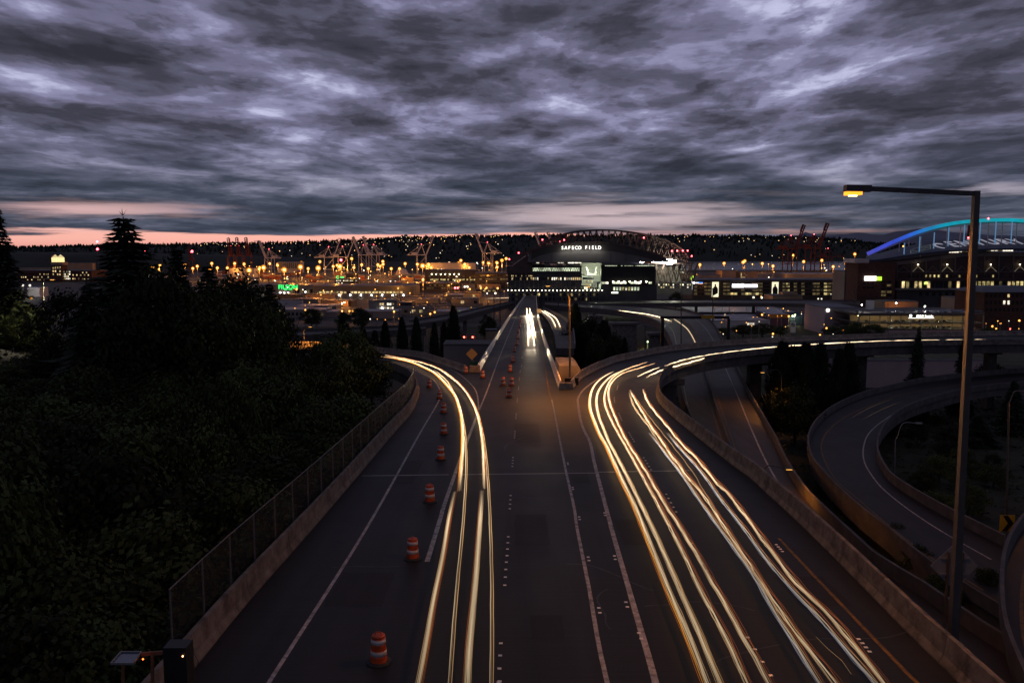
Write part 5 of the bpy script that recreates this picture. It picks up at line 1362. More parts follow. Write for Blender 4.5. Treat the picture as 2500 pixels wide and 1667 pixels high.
truss(880, [(1292, 622), (1328, 597), (1368, 577), (1405, 567), (1450, 563), (1500, 563), (1555, 571), (1596, 580), (1632, 594), (1660, 612), (1676, 632)], 24, 0)
truss(872, [(1240, 640), (1270, 622), (1300, 608), (1340, 598)], 9, 0)
mb = MB()
for x, y in ((1325, 594), (1370, 573), (1415, 564.5), (1450, 562.5), (1500, 563), (1550, 569), (1600, 579), (1645, 597)):
    mb.bar(pt(x, y, 850), pt(x + 3, y, 880), .6)
mb.build('truss_tie', S_steel, SF)
B(MB(), 1262, 1330, 646, 652, D + 10, 30).build('roof_rail', S_steel, SF)
E_sig = emat('sign_white', (1.0, 0.95, 0.86), 2.6)
for wd, x0, x1, yy in (('SAFECO', 1369, 1419.5, 606), ('FIELD', 1427, 1468, 605.5)):
    n = len(wd); st_ = (x1 - x0) / n
    for i, ch in enumerate(wd):
        x = x0 + st_ * (i + .5); c = pt(x, yy - .35 * math.sin(PI * (x - 1340) / 160) * 2, D - 12.6)
        text('sign_letter', ch, E_sig, tuple(c), 4.6, SF, .35, bold=.02, sx=.95)
for k in range(7): light(SF, pt(1375 + 15 * k, 611, D - 15), 520, (1, .95, .85), 'POINT')
# seating bowl and outer walls
B(MB(), 1238, 1420, 650, 668, D, 40).build('upper_stand', W_dark, SF)
B(MB(), 1240, 1420, 668.02, 708, D - 3, 46).build('stand', W_dark, SF)
B(MB(), 1242, 1470, 708.02, 757, D - 6, 50).build('stand_base', W_dark, SF)
windows(SF, 1300, 1416, [(654, 662)], D, 5, .93, [E_grn], 1, 3)
lt = MB()
for k in range(40):
    x = 1300 + k * 2.9; y0, y1 = (654, 662) if k % 2 else (662, 654); lt.bar(pt(x, y0, D - .5), pt(x + 2.9, y1, D - .5), .35)
lt.build('stand_lattice', W_dark, SF)
windows(SF, 1243, 1418, [(677.5, 683.5)], D - 3, 34, .66, [E_warm, E_warm, E_wht], .72, 4)
windows(SF, 1300, 1420, [(640.5, 643)], D + 20, 14, .8, [E_wht], .5, 6)
windows(SF, 1244, 1300, [(672, 675)], D - 3, 16, .5, [E_warm], .5, 8)
lamps_on(SF, [(1240 + 9.2 * k, 708.5 + (k % 3) * .3) for k in range(26)], D - 6, .38, emat('bulb_row', (1, .9, .66), 14))
for k in range(20):
    x = 1246 + k * 11.3
    if x < 1414: B(MB(), x, x + 1.2, 684.5, 707.5, D - 3.5, .49).build('pilaster', S_fas, SF)
    B(MB(), x, x + 1.4, 712, 757, D - 6.6, .59).build('pilaster', S_fas, SF)
windows(SF, 1248, 1464, [(716, 722), (727, 733)], D - 6, 24, .55, [E_dim, W_glass, E_dim, E_yel], .45, 51)
MB().prism([pt(x, y, D - 4) for x, y in ((1240, 668), (1243, 656), (1262, 641), (1286, 624), (1300, 640), (1300, 668))], (0, 44, 0)).build('side_wing', S_steel, SF)
# open corner with the lit bowl behind
B(MB(), 1416, 1468, 642, 726, D + 42, 3).build('bowl_wall', W_pale, SF)
for xa, xb, ya, yb in ((1432, 1437, 652, 672), (1458, 1452, 650, 672), (1437, 1430, 672, 690)):
    MB().bar(pt(xa, ya, D + 20), pt(xb, yb, D + 20), 1.6).build('bowl_strut', W_pale, SF)
B(MB(), 1426, 1464, 669, 672, D + 18, 6).build('bowl_beam', W_pale, SF)
B(MB(), 1424, 1450, 678, 682, D - 2, 12).build('stair_roof', W_dark, SF)
windows(SF, 1426, 1448, [(684, 690), (692, 698), (700, 706)], D, 5, .7, [E_wht, E_yel, E_grn], .8, 11)
light(SF, pt(1444, 660, D + 16), 14000, (.85, 1, .66)); light(SF, pt(1452, 700, D + 16), 11000, (.85, 1, .68))
# dark back of the big scoreboard
B(MB(), 1467, 1600, 646, 694, D - 4, 5).build('scoreboard', M_black, SF)
for x in (1494, 1520, 1546, 1572): B(MB(), x, x + .7, 650, 693, D - 4.4, .38).build('scoreboard_rib', W_dark, SF)
windows(SF, 1468, 1598, [(648.2, 649.6)], D - 4, 30, .8, [E_grn], .8, 12)
windows(SF, 1468, 1592, [(688, 693)], D - 5, 14, .9, [E_grn, E_wht], .85, 13)
B(MB(), 1467, 1604, 694.02, 757, D - 2, 40).build('outfield_wall', W_dark, SF)
windows(SF, 1496, 1562, [(701, 709)], D - 2, 9, .62, [E_yel, E_grn, E_wht], .85, 14)
windows(SF, 1492, 1510, [(713, 716)], D - 2, 1, .9, [emat('entrance_glow', (.95, 1, .75), 3)], 1, 14)
lamps_on(SF, [(1497 + 13.5 * k, 687.5) for k in range(7)], D - 5, .7, emat('bulb_row', (1, .9, .66), 14))
# raking roof supports on the right with the field lights on top
for k in range(7):
    x = 1611 + k * 13.5; Dk = 830 + k * 9; b = pt(x, 694 - k, Dk)
    mb = MB(); mb.bar(b, pt(x - 11, 642, Dk), 1.3).bar(b, pt(x + 11, 642, Dk), 1.3).bar(pt(x - 7, 660, Dk), pt(x + 7, 660, Dk), .7).bar(pt(x - 10, 645, Dk), pt(x + 3, 672, Dk), .5).bar(pt(x + 10, 645, Dk), pt(x - 3, 672, Dk), .5)
    mb.build('roof_support', S_steel, SF)
B(MB(), 1598, 1694, 641, 645, 828, 60).build('rail_beam', S_steel, SF)
B(MB(), 1602, 1690, 690, 720, 850, 30).build('right_stand', W_dark, SF)
B(MB(), 1602, 1664, 650, 690, 884, 3).build('bowl_wall', W_grey, SF)
windows(SF, 1606, 1688, [(693, 697), (700, 703)], 850, 14, .5, [E_yel, E_wht], .5, 16)
E_field = emat('field_light', (1.0, 0.97, 0.78), 90)
for xa, xb, ya, yb in ((1562, 1572, 636, 641), (1573, 1588, 638, 640), (1592, 1601, 637, 640.5), (1603, 1612, 637, 641), (1613, 1626, 634.5, 643), (1626.5, 1641, 632.5, 645), (1641, 1651, 636, 641)):
    B(MB(), xa, xb, ya, yb, 824, 1).build('field_light', E_field, SF)
light(SF, pt(1630, 652, 858), 13000, (.95, 1, .72)); light(SF, pt(1660, 660, 872), 6000, (1, .95, .7))
E_ob = emat('red_beacon', (1.0, 0.06, 0.08), 18)
for x, y in [z3(1693, 342), z3(1740, 340), z3(1790, 338), z3(1834, 338), z3(1870, 387), z3(1590, 400), z3(1440, 222), z3(725, 243), z3(530, 240), z3(317, 358), z3(232, 415)]:
    a = pt(x, y, 845); MB().ball(tuple(a), .75, 6, 4).build('beacon', E_ob, SF)

# ---------------- stadium with the blue arch
D = 760.0; c0 = pt(2300, 760, D)
CL = thing('stadium', 'stadium with a lit blue arch over a dark lettered roof', 'stadium', (c0.x, D, 0))
S_roof = mat('blue_roof', (0.030, 0.038, 0.065), 0.5, 0.15, 0.05); S_red = mat('maroon_wall', (0.055, 0.035, 0.034), 0.85, 0.2, 0.06)
lo = [(2112, 634), (2140, 634), (2200, 625), (2283, 614.5), (2353, 609.5), (2455, 606.5), (2560, 607), (2660, 612), (2780, 624)]
up = [(2116, 620), (2146, 618), (2205, 603), (2283, 588), (2353, 584), (2391, 582), (2500, 581), (2620, 586), (2780, 604)]
LO = [pt(x, y, D) for x, y in catmull(lo, 6)]; UP = [pt(x, y, D + 42) for x, y in catmull(up, 6)]
mb = MB()
for i in range(len(LO) - 1):
    th = Vector((0, 0, -1.6)); mb.add([LO[i], LO[i + 1], UP[i + 1], UP[i], LO[i] + th, LO[i + 1] + th, UP[i + 1] + th, UP[i] + th], [(0, 1, 2, 3), (7, 6, 5, 4), (0, 4, 5, 1), (2, 6, 7, 3)])
mb.build('roof', S_roof, CL)
def roof_at(px, k):
    # point k (0 eave .. 1 ridge) up the roof at a photo column
    a = pt(px, lerp_tab(lo, px), D); b = pt(px, lerp_tab(up, px), D + 42)
    return a.lerp(b, k) + Vector((0, -.15, .5))
M_let = emat('roof_lettering', (0.62, 0.62, 0.76), 0.42)  # faint glow put into the roof letters, which are not lit signs
for ch, x, kk in (('C', 2297, .42), ('E', 2326, .5), ('N', 2357, .52), ('T', 2388, .56), ('U', 2420, .58), ('R', 2453, .58), ('Y', 2483, .58)):
    a = roof_at(x, kk); b = roof_at(x, kk + .1); sl = math.atan2((b - a).z, (b - a).y)
    text('roof_letter', ch, M_let, tuple(a), 30, CL, .1, (sl, 0, math.atan2((roof_at(x + 4, kk) - roof_at(x - 4, kk)).y, 1) * 0), .58, bold=.3)
mb = MB(); M_logo = emat('roof_mark', (0.45, 0.55, 0.55), 0.10)  # roof mark given a faint glow of its own too
q = [roof_at(2223, .12), roof_at(2271, .22), roof_at(2271, .62), roof_at(2223, .55)]
for i in (1, 3): mb.bar(q[i], q[(i + 1) % 4], .8, .3)
for kk in (.0, .33, .66, 1.0):
    pa = q[0].lerp(q[3], kk); pb_ = q[1].lerp(q[2], kk)
    P = [pa.lerp(pb_, s / 10) + Vector((0, 0, (.5 * math.sin(s * .8 + kk * 3) if 0 < kk < 1 else 0))) for s in range(11)]
    for a, b in zip(P, P[1:]): mb.bar(a, b, .8, .3)
mb.build('roof_mark', M_logo, CL)
def arch(Dt, pts, mat_fn, w, h, nm):
    P = [pt(x, y, Dt) for x, y in catmull(pts, 6)]
    mb = MB()
    for a, b in zip(P, P[1:]): mb.bar(a, b, w, h)
    return mb, P
AP = [(2118, 620), (2178, 592), (2239, 567.5), (2300, 550.5), (2362, 541), (2440, 537), (2500, 539), (2560, 546), (2640, 562), (2720, 588), (2780, 614)]
M_arch = bpy.data.materials.new('lit_arch'); M_arch.use_nodes = True  # coloured floodlight on the arch, put in as its own glow
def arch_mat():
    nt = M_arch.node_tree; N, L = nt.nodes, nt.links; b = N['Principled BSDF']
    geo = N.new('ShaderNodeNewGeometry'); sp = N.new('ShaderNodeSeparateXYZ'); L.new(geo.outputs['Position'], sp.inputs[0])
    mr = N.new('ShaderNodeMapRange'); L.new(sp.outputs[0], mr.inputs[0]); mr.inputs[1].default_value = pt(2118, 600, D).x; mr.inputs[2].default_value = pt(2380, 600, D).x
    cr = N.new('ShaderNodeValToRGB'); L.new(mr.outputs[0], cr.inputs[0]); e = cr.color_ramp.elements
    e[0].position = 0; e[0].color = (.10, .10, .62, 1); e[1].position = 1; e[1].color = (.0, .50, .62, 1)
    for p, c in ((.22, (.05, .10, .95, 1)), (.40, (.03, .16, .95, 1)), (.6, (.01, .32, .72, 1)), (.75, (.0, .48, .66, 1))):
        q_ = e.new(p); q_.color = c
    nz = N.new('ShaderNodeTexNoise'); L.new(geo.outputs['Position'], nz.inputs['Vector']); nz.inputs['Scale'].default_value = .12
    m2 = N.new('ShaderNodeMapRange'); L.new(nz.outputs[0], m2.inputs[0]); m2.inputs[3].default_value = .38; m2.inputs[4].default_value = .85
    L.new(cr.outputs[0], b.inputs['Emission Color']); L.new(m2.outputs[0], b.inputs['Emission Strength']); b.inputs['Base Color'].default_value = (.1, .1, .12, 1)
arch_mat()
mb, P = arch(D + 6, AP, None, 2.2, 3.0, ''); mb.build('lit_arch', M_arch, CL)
mb, P2_ = arch(D + 11, [(x + 2, y + 5.2 * (1 if y < 600 else .4)) for x, y in AP], None, 1.8, 2.2, ''); mb.build('inner_arch', mat('arch_white', (.5, .46, .43), .6, .1, .2), CL)
def arch_y(px): return lerp_tab(AP, px)
M_hb = emat('blue_hanger', (.14, .34, .62), .55)  # faint glow put into the hangers, which hold no lamps
for x in (2178, 2214, 2248, 2282, 2319, 2356, 2393, 2431, 2470, 2510):
    a = pt(x, arch_y(x) + 1, D + 6); b = roof_at(x, .72); MB().bar((b.x, D + 6, b.z - 3), (b.x, D + 6, a.z), .7).build('hanger', M_hb, CL)
for x in (2196, 2220, 2250, 2313.5, 2346, 2380, 2414, 2448, 2483):
    a = pt(x, arch_y(x) + 5, D + 11); MB().bar((a.x, D + 11, a.z - (9 if x < 2230 else 22)), a, .6).build('hanger', MATS['arch_white'], CL)
MB().bar(pt(2366, 550, D + 30), pt(2363, 581, D + 30), 1.5).build('red_mast', mat('red_mast', (.09, .02, .02), .8, .1, .2), CL)
for x, y in ((2413, 533.5), (2364, 580.5)): MB().ball(tuple(pt(x, y, D + 5)), .8, 6, 4).build('beacon', E_ob, CL)
# press level, seating bowl and concourses
bw = [(2105, 637), (2150, 639), (2220, 634), (2283, 625), (2353, 616), (2560, 616), (2780, 640), (2780, 700), (2105, 700)]
MB().prism([pt(x, y, D + 5) for x, y in bw], (0, 40, 0)).build('bowl', S_red, CL)
mb = MB(); Q = [pt(x, y, D + 4.4) for x, y in ((2100, 643), (2160, 645), (2220, 640), (2283, 631), (2353, 622), (2500, 621))]
for a, b in zip(Q, Q[1:]): mb.bar(a, b, 1.0, 3.2)
mb.build('bowl_rim', mat('rim_concrete', (.13, .11, .105), .8, .15, .1), CL)
windows(CL, 2285, 2365, [(611.5, 615.5)], D + 4, 10, .9, [E_dim, E_wht], .6, 21)
windows(CL, 2392, 2500, [(608.5, 613)], D + 4, 12, .85, [E_dim, E_dim, E_wht], .6, 22)
for x0, x1, y in ((2317, 2341, 612), (2448, 2474, 608.5)): windows(CL, x0, x1, [(y, y + 5)], D + 3.5, 4, .85, [emat('press_box', (1, .88, .7), 1.6)], 1, 23)
for k in range(12):
    x = 2118 + k * 35.5
    MB().bar(pt(x, 700, D + 3), pt(x + 1.5, lerp_tab([(2105, 645), (2220, 640), (2353, 622), (2560, 622)], x), D + 3), .8).build('bowl_column', mat('bowl_steel', (.12, .10, .10), .7, .1, .1), CL)
    m_ = emat('lit_brace', (.8, .68, .42), .13) if k in (3, 5, 8, 10) else MATS['bowl_steel']  # braces by the lamps glow themselves, lamplight put into the material
    mb = MB(); mb.bar(pt(x + 4, 663, D + 2.5), pt(x + 17, 650, D + 2.5), .5).bar(pt(x + 17, 650, D + 2.5), pt(x + 31, 663, D + 2.5), .5); mb.build('roof_brace', m_, CL)
    if k in (3, 5, 8, 10): MB().ball(tuple(pt(x + 17, 646, D + 2.2)), .6, 6, 4).build('lamp', emat('warm_round', (1, .85, .45), 12), CL)
MB().bar(pt(2110, 664, D + 2), pt(2540, 664, D + 2), .5).build('brace_beam', MATS['bowl_steel'], CL)
windows(CL, 2190, 2500, [(687, 703)], D - 2, 30, .72, [E_warm, E_yel, E_yel, W_glass, E_dim, W_glass], .8, 24)
B(MB(), 2186, 2780, 681, 686, D - 4, 12).build('concourse_slab', S_red, CL)
B(MB(), 2186, 2780, 704, 708, D - 5, 12).build('concourse_slab', W_grey, CL)
B(MB(), 2186, 2780, 686, 775, D - 1.6, 40).build('concourse_wall', W_dark, CL)
windows(CL, 2215, 2440, [(671, 677)], D + 1, 22, .4, [E_yel], .3, 25)
windows(CL, 2240, 2400, [(713, 722)], D - 1.6, 10, .5, [W_glass, E_dim], .5, 26)
B(MB(), 2090, 2188, 640, 770, D - 12, 26).build('end_block', W_brick, CL)
B(MB(), 2087, 2122, 632, 642, D - 13, 26).build('end_canopy', W_pale, CL)
windows(CL, 2150, 2178, [(686, 691), (694, 699), (702, 707), (710, 715), (718, 723)], D - 12, 2, .8, [E_dim, W_glass], .6, 27)
windows(CL, 2105, 2135, [(690, 694), (700, 704)], D - 12, 3, .7, [W_glass], 0, 27)
B(MB(), 2111, 2140, 674.5, 685, D - 13, .9).build('sign_panel', emat('sign_panel_white', (1, .98, .95), 3.2), CL)
B(MB(), 2140.3, 2153, 675.5, 685, D - 13, .9).build('sign_panel', emat('sign_panel_green', (.55, .95, .05), 1.3), CL)
mb = MB()
for a_ in (0, 1): mb.bar(pt(2261, 688, D - 3), pt(2257 + 8 * a_, 694, D - 3), .7).bar(pt(2257 + 8 * a_, 689, D - 3), pt(2261, 694, D - 3), .6)
mb.build('green_emblem', emat('emblem_green', (.8, 1, .2), 1.6), CL)

# ---------------- long parking block with banners
t, D = bld('parking_block', 'long multi storey parking block with two tall lit banners and a white sign', 'building', 1690, 2070, 684, 733, 60, mat('garage_wall', (.05, .047, .045), .85, .2, .05))
for y0, y1 in ((690.5, 694.5), (698, 702), (706.5, 710.5), (714.5, 720)):
    windows(t, 1694, 1736, [(y0, y1)], D, 5, .86, [E_dim, W_glass, E_yel], .7, 31)
    windows(t, 1765, 1880, [(y0, y1)], D, 13, .88, [E_dim, E_dim, W_glass] + ([E_yel] * 3 if y0 > 712 else []), .8, 32)
    windows(t, 1910, 2066, [(y0, y1)], D, 17, .85, [E_dim, E_dim, W_glass, E_yel], .85, 33)
windows(t, 1960, 2060, [(728, 735)], D, 12, .4, [E_grn, E_wht], .35, 34, dark=False)
M_ban = emat('lit_banner', (1.0, .92, .6), 1.1)
for x0, x1, h in ((1738, 1755, 0), (1884, 1901, 1)):
    B(MB(), x0, x1, 688.5, 725, D - .8, .5).build('banner', M_ban, t)
    m_ = (x0 + x1) / 2; Db = D - 1.0
    pr = [(m_ - 6, 722 if not h else 718), (m_ - 6.5, 706), (m_ - 4, 700.5), (m_ - 1.6, 699), (m_ - 2, 695), (m_, 693), (m_ + 2, 695), (m_ + 1.6, 699), (m_ + 4, 700.5), (m_ + 6.5, 706), (m_ + 6, 716 if not h else 718)]
    MB().prism([pt(x, y, Db) for x, y in pr], (0, .12, 0)).build('banner_figure', mat('banner_ink', (.02, .025, .035), .8, .1, 1), t)
E_bs = emat('sign_blaze', (1, .93, .96), 5)
B(MB(), 1788, 1817, 693.5, 701.5, D - 1.2, .9).build('sign_panel', E_bs, t); B(MB(), 1819, 1849, 694.5, 701, D - 1.2, .9).build('sign_panel', E_bs, t)
MB().ball(tuple(pt(1694, 690.5, D - 1.5)), 1.3, 8, 5).build('sign_disc', emat('sign_panel_white', (1, .98, .95), 3.2), t)
B(MB(), 1698, 1706, 689, 692, D - 1.2, .9).build('sign_panel', emat('sign_pale', (.8, .88, 1), 1.2), t); B(MB(), 1706.2, 1716, 689, 692, D - 1.2, .9).build('sign_panel', emat('sign_blue', (.05, .3, 1), 1.3), t)
t = thing('vertical_sign', 'slim vertical sign with a green letter beside the parking block', 'sign', tuple(pt(1689.5, 730, 900)))
B(MB(), 1688.4, 1690.6, 686, 707, 900, .6).build('sign_bar', emat('sign_pale', (.8, .88, 1), 1.2), t); c = pt(1689.8, 678.5, 899)
text('sign_text', 'P', emat('sign_panel_green', (.55, .95, .05), 1.3), tuple(c), 6, t, .2, bold=.2); B(MB(), 1689, 1690, 707, 725, 900.2, .5).build('post', W_dark, t)
bld('apartment_block', 'brown apartment block lit orange, left of the two behind the parking block', 'building', 1762, 1797, 661, 690, 40, W_tan, D=1350)
t, D = bld('apartment_block', 'brown apartment block lit orange, right of the two behind the parking block', 'building', 1806, 1850, 663, 690, 40, W_tan, D=1350)
windows(t, 1808, 1824, [(667, 669), (671, 673), (676, 678)], D, 4, .5, [E_warm], .6, 36)
bld('warehouse', 'far pale roofed terminal shed in front of the red cranes', 'building', 1920, 2070, 669, 684, 60, W_grey, W_roof, D=1300)
bld('concrete_block', 'dark concrete block between the parking block and the stadium', 'building', 2060, 2092, 664, 735, 30, W_grey, D=800)
t, D = bld('office_block', 'plain stepped concrete building in front of the right banner', 'building', 1886, 1960, 722, 744, 30, W_tan)
B(MB(), 1912, 1948, 714, 722, D + 4, 16).build('penthouse', W_tan, t)
windows(t, 1890, 1935, [(735, 738)], D, 3, .5, [W_glass], 0, 37)

# ---------------- white roofed workshops
t, D = bld('workshop', 'long white roofed workshop right of the gantry', 'building', 1702, 1880, 784, 800, 60, W_pale, W_roof)
windows(t, 1824, 1842, [(788.5, 794)], D, 3, .8, [E_wht], 1, 38)
t, D = bld('workshop', 'workshop with an orange fascia and a dark blue side', 'building', 1881, 1925, 768, 795, 40, mat('plum_wall', (.09, .06, .09), .8, .1, .1), W_roof)
B(MB(), 1881, 1924, 767, 776, D - .5, .49).build('fascia', mat('orange_fascia', (.42, .20, .05), .7, .1, .3), t)
a, b = pt(1925, 795, D), pt(1962, 757, D + 40)
MB().box(a.x + .02, b.x, D + 6, D + 44, 0, b.z - 2).build('side_wall', mat('navy_wall', (.025, .035, .07), .7, .1, .1), t)
lamps_on(t, [(1935, 771), (1941, 769)], D + 5, .6, emat('greenish_lamp', (.8, 1, .4), 8)); light(t, pt(1938, 773, D + 2), 1800, (.8, 1, .5))
bld('workshop', 'flat white roof with a low dark parapet beyond the workshops', 'building', 1700, 1945, 763, 775, 70, W_dark, W_roof, D=760, par=.4)
t, D = bld('dealership_hall', 'blank mauve grey hall with a glowing round emblem near its top corner', 'building', 2011, 2098, 752, 815, 40, mat('mauve_wall', (.30, .25, .28), .85, .08, .06))
c = pt(2021.5, 757.5, D - .4)
M_round = emat('round_emblem', (1, .95, .8), 3)
mb = MB(); mb.prism([c + Vector((1.25 * math.cos(k * PI / 12), 0, 1.25 * math.sin(k * PI / 12))) for k in range(24)], (0, .3, 0)); mb.build('round_emblem', M_round, t)
t = thing('pylon_sign', 'white pylon sign with a round emblem beside the trees', 'sign', tuple(pt(1936.5, 812, 590)))
B(MB(), 1930, 1943, 787, 812, 590, 1).build('pylon', W_pale, t); c = pt(1936.5, 793, 589.9)
mb = MB(); mb.prism([c + Vector((1.3 * math.cos(k * PI / 10), 0, 1.3 * math.sin(k * PI / 10))) for k in range(20)], (0, .08, 0)); mb.build('emblem_ring', M_black, t)
mb = MB()
for k0 in (0, 10): mb.prism([c + Vector((0, -.06, 0))] + [c + Vector((.9 * math.cos((k0 + k) * PI / 10), -.06, .9 * math.sin((k0 + k) * PI / 10))) for k in range(6)], (0, .05, 0))
mb.build('emblem_quarter', W_pale, t)
light(t, pt(1936, 782, 575), 800, (1, .9, .8))

# ---------------- dealership parking decks with cars
D = 540.0; G0 = thing('dealership_garage', 'three level dealership garage full of lit cars with a lettered sign', 'building', tuple(pt(2250, 832, D)))
def X(px, d=0): return pt(px, 800, D + d).x
def Zp(py): return pt(2250, py, D).z
xa, xb = X(2098), X(2402)
for nm, y0, y1 in (('roof_deck', 766, 771), ('middle_deck', 788, 790.5), ('ground_deck', 804, 806)):
    MB().box(xa, xb, D, D + 60, Zp(y1), Zp(y0)).build(nm, M_concd, G0)
MB().box(xa, xb, D + .02, D + .5, Zp(828), Zp(806)).build('base_wall', mat('base_wall', (.30, .24, .24), .85, .1, .1), G0)
MB().box(xa, xb, D - .05, D + .2, Zp(766.0) + .003, Zp(763.5)).build('parapet', W_grey, G0)
for k in range(13):
    x = xa + (xb - xa) * k / 12; MB().box(x - .3, x + .3, D + .6, D + 1.3, Zp(806), Zp(771)).build('pillar', W_grey, G0)
MB().box(xa, xb, D + 16, D + 16.4, Zp(804), Zp(771)).build('back_wall', W_tan, G0)
for lv, (y0, rw) in enumerate(((772.6, 15), (791.6, 12))):
    for k in range(rw):
        x = xa + (xb - xa) * (k + .5) / rw; MB().box(x - 1.2, x + 1.2, D + 7, D + 7.25, Zp(y0) - .05, Zp(y0) + .08).build('ceiling_lamp', emat('deck_lamp', (1, .86, .45), 16), G0)
for k in range(8): light(G0, (xa + (xb - xa) * (k + .5) / 8, D + 8, Zp(774.2)), 420, (1, .82, .42)); light(G0, (xa + (xb - xa) * (k + .4) / 8, D + 8, Zp(793.2)), 420, (1, .85, .5))
B(MB(), 2219, 2281, 768, 776, D - .8, .6).build('sign_board', W_dark, G0)
c = pt(2258, 772, D - .95); text('sign_text', 'BMW Seattle', emat('sign_glow', (1, .92, .8), 3), tuple(c), 2.1, G0, .08, bold=.03, sx=.98)
c = pt(2223.5, 771, D - 1); mb = MB(); mb.prism([c + Vector((.9 * math.cos(k * PI / 10), 0, .9 * math.sin(k * PI / 10))) for k in range(20)], (0, .15, 0)); mb.build('round_emblem', M_round, G0)
B(MB(), 2219, 2281, 776.2, 777, D - .9, .8).build('sign_lamp', emat('sign_glow', (1, .92, .8), 3), G0)
B(MB(), 2119, 2135, 734, 757, D + 40, 4).build('stair_tower', W_pale, G0)
M_carp = [mat('car_paint_%d' % i, c, .25, .1, .5, .3, spec=.6) for i, c in enumerate(((.25, .27, .30), (.55, .56, .58), (.03, .03, .035), (.06, .08, .14), (.20, .03, .03)))]
def car_proto(i):
    t = thing('parked_car', '', 'car')
    pr = [(-2.2, .35), (-2.25, .75), (-1.9, .92), (-1.15, .98), (1.2, .98), (2.0, .85), (2.25, .7), (2.2, .35)]
    MB().prism([(x, -.86, z) for x, z in pr], (0, 1.72, 0)).build('body', M_carp[i], t, world=False)
    mb = MB(); q = [(-1.75, .975), (-1.1, 1.42), (.35, 1.45), (1.15, .985)]
    mb.add([(x, -.8 if z < 1 else -.62, z) for x, z in q] + [(x, .8 if z < 1 else .62, z) for x, z in q], [(0, 3, 2, 1), (4, 5, 6, 7), (0, 1, 5, 4), (1, 2, 6, 5), (2, 3, 7, 6)])
    mb.build('cabin', W_glass, t, world=False)
    MB().box(-1.0, .35, -.6, .6, 1.452, 1.47).build('roof', M_carp[i], t, world=False)
    for x in (-1.35, 1.4):
        for y in (-.8, .8):
            w = MB(); w.tube([(x, y - .1, .33), (x, y + .1, .33)], .33, 12); w.build('wheel', M_rubber, t, world=False)
    for y in (-.6, .6): MB().cbox((2.22, y, .66), .08, .36, .14).build('headlight', W_pale, t, world=False)
    return t
CP = [None] * 5; g = random.Random(44); GC2 = 'cars parked on the roof deck of the dealership'
tones = ['silver grey', 'white', 'black', 'dark blue', 'dark red']
def park(x, y, z, i, rz, label, group):
    if CP[i] is None:
        CP[i] = car_proto(i); c = CP[i]; c.location = (x, y, z); c.rotation_euler = (0, 0, rz); c['label'] = label; c['group'] = group
    else: dup(CP[i], (x, y, z), rz, label=label, group=group)
zr = Zp(766) + .01
for (px, dy, n) in ((2178, 9, 5), (2255, 7, 6), (2262, 16, 6), (2310, 8, 8), (2330, 20, 7), (2388, 9, 3), (2190, 19, 4), (2104, 8, 2)):
    for k in range(n):
        i = g.choice((0, 0, 1, 2, 3, 2, 4)) if g.random() < .5 else g.choice((0, 1))
        park(X(px) + k * 2.7 + g.uniform(-.2, .2), D + dy + g.uniform(-.3, .3), zr, i, PI / 2 * g.choice((1, -1)) + g.uniform(-.06, .06), tones[i] + ' car parked on the roof deck of the dealership garage', GC2)
for lv, (zf, nm) in enumerate(((Zp(788) + .01, 'middle'), (Zp(804) + .01, 'lower'))):
    for k in range(20):
        if g.random() < .2: continue
        i = g.choice((2, 2, 0, 3, 1)); park(xa + 3 + k * (xb - xa - 6) / 19.5, D + 4.2 + g.uniform(-.3, .3), zf, i, -PI / 2 + g.uniform(-.05, .05), tones[i] + ' car in the lit ' + nm + ' level of the dealership garage', 'cars inside the dealership garage')
for x, y in ((2104, 745), (2188, 741), (2258, 749)):
    a = pt(x, y, D + 12); t = thing('deck_lamp', {2104: 'white lamp on the left end of the garage roof', 2188: 'slim white lamp pole over the parked cars on the left', 2258: 'white lamp pole in the middle of the garage roof'}[x], 'lamp', (a.x, D + 12, zr))
    pole_tube(MB(), a.x, D + 12, zr, a.z, .08).build('pole', M_pole, t); MB().ball((a.x, D + 12, a.z + .3), .42, 8, 5).build('lamp_head', L_white, t); light(t, (a.x, D + 11.4, a.z + .3), 2600, (1, .95, .85))
# brick hotel on the right
t, D2 = bld('brick_building', 'old brick building with white sash windows at the right edge', 'building', 2400, 2560, 715, 775, 40, W_brick, D=600)
a, b = pt(2392, 715, D2), pt(2570, 715, D2)
mb = MB(); zt = pt(2450, 699, D2 + 10).z
mb.add([(a.x, D2 - 1.5, a.z + .62), (b.x, D2 - 1.5, a.z + .62), (b.x, D2 + 42, a.z + .62), (a.x, D2 + 42, a.z + .62), (a.x + 12, D2 + 14, zt), (b.x, D2 + 14, zt), (b.x, D2 + 26, zt), (a.x + 12, D2 + 26, zt)], [(0, 1, 5, 4), (1, 2, 6, 5), (2, 3, 7, 6), (3, 0, 4, 7), (4, 5, 6, 7)])
mb.build('hip_roof', W_droof, t)
windows(t, 2404, 2500, [(718, 726), (734, 743), (752, 760)], D2, 9, .5, [E_wht, E_warm], .22, 41)
t, D2 = bld('low_wing', 'low grey wing with one lit window left of the brick building', 'building', 2330, 2400, 728, 745, 20, W_grey, D=640)
windows(t, 2342, 2356, [(731, 740)], D2, 2, .6, [E_wht], .8, 42)
t, D2 = bld('orange_shed', 'long shed lit orange behind the garage roof', 'building', 2160, 2242, 737, 748, 20, W_tan, D=690)
light(t, pt(2200, 739, 676), 4500, SOD)
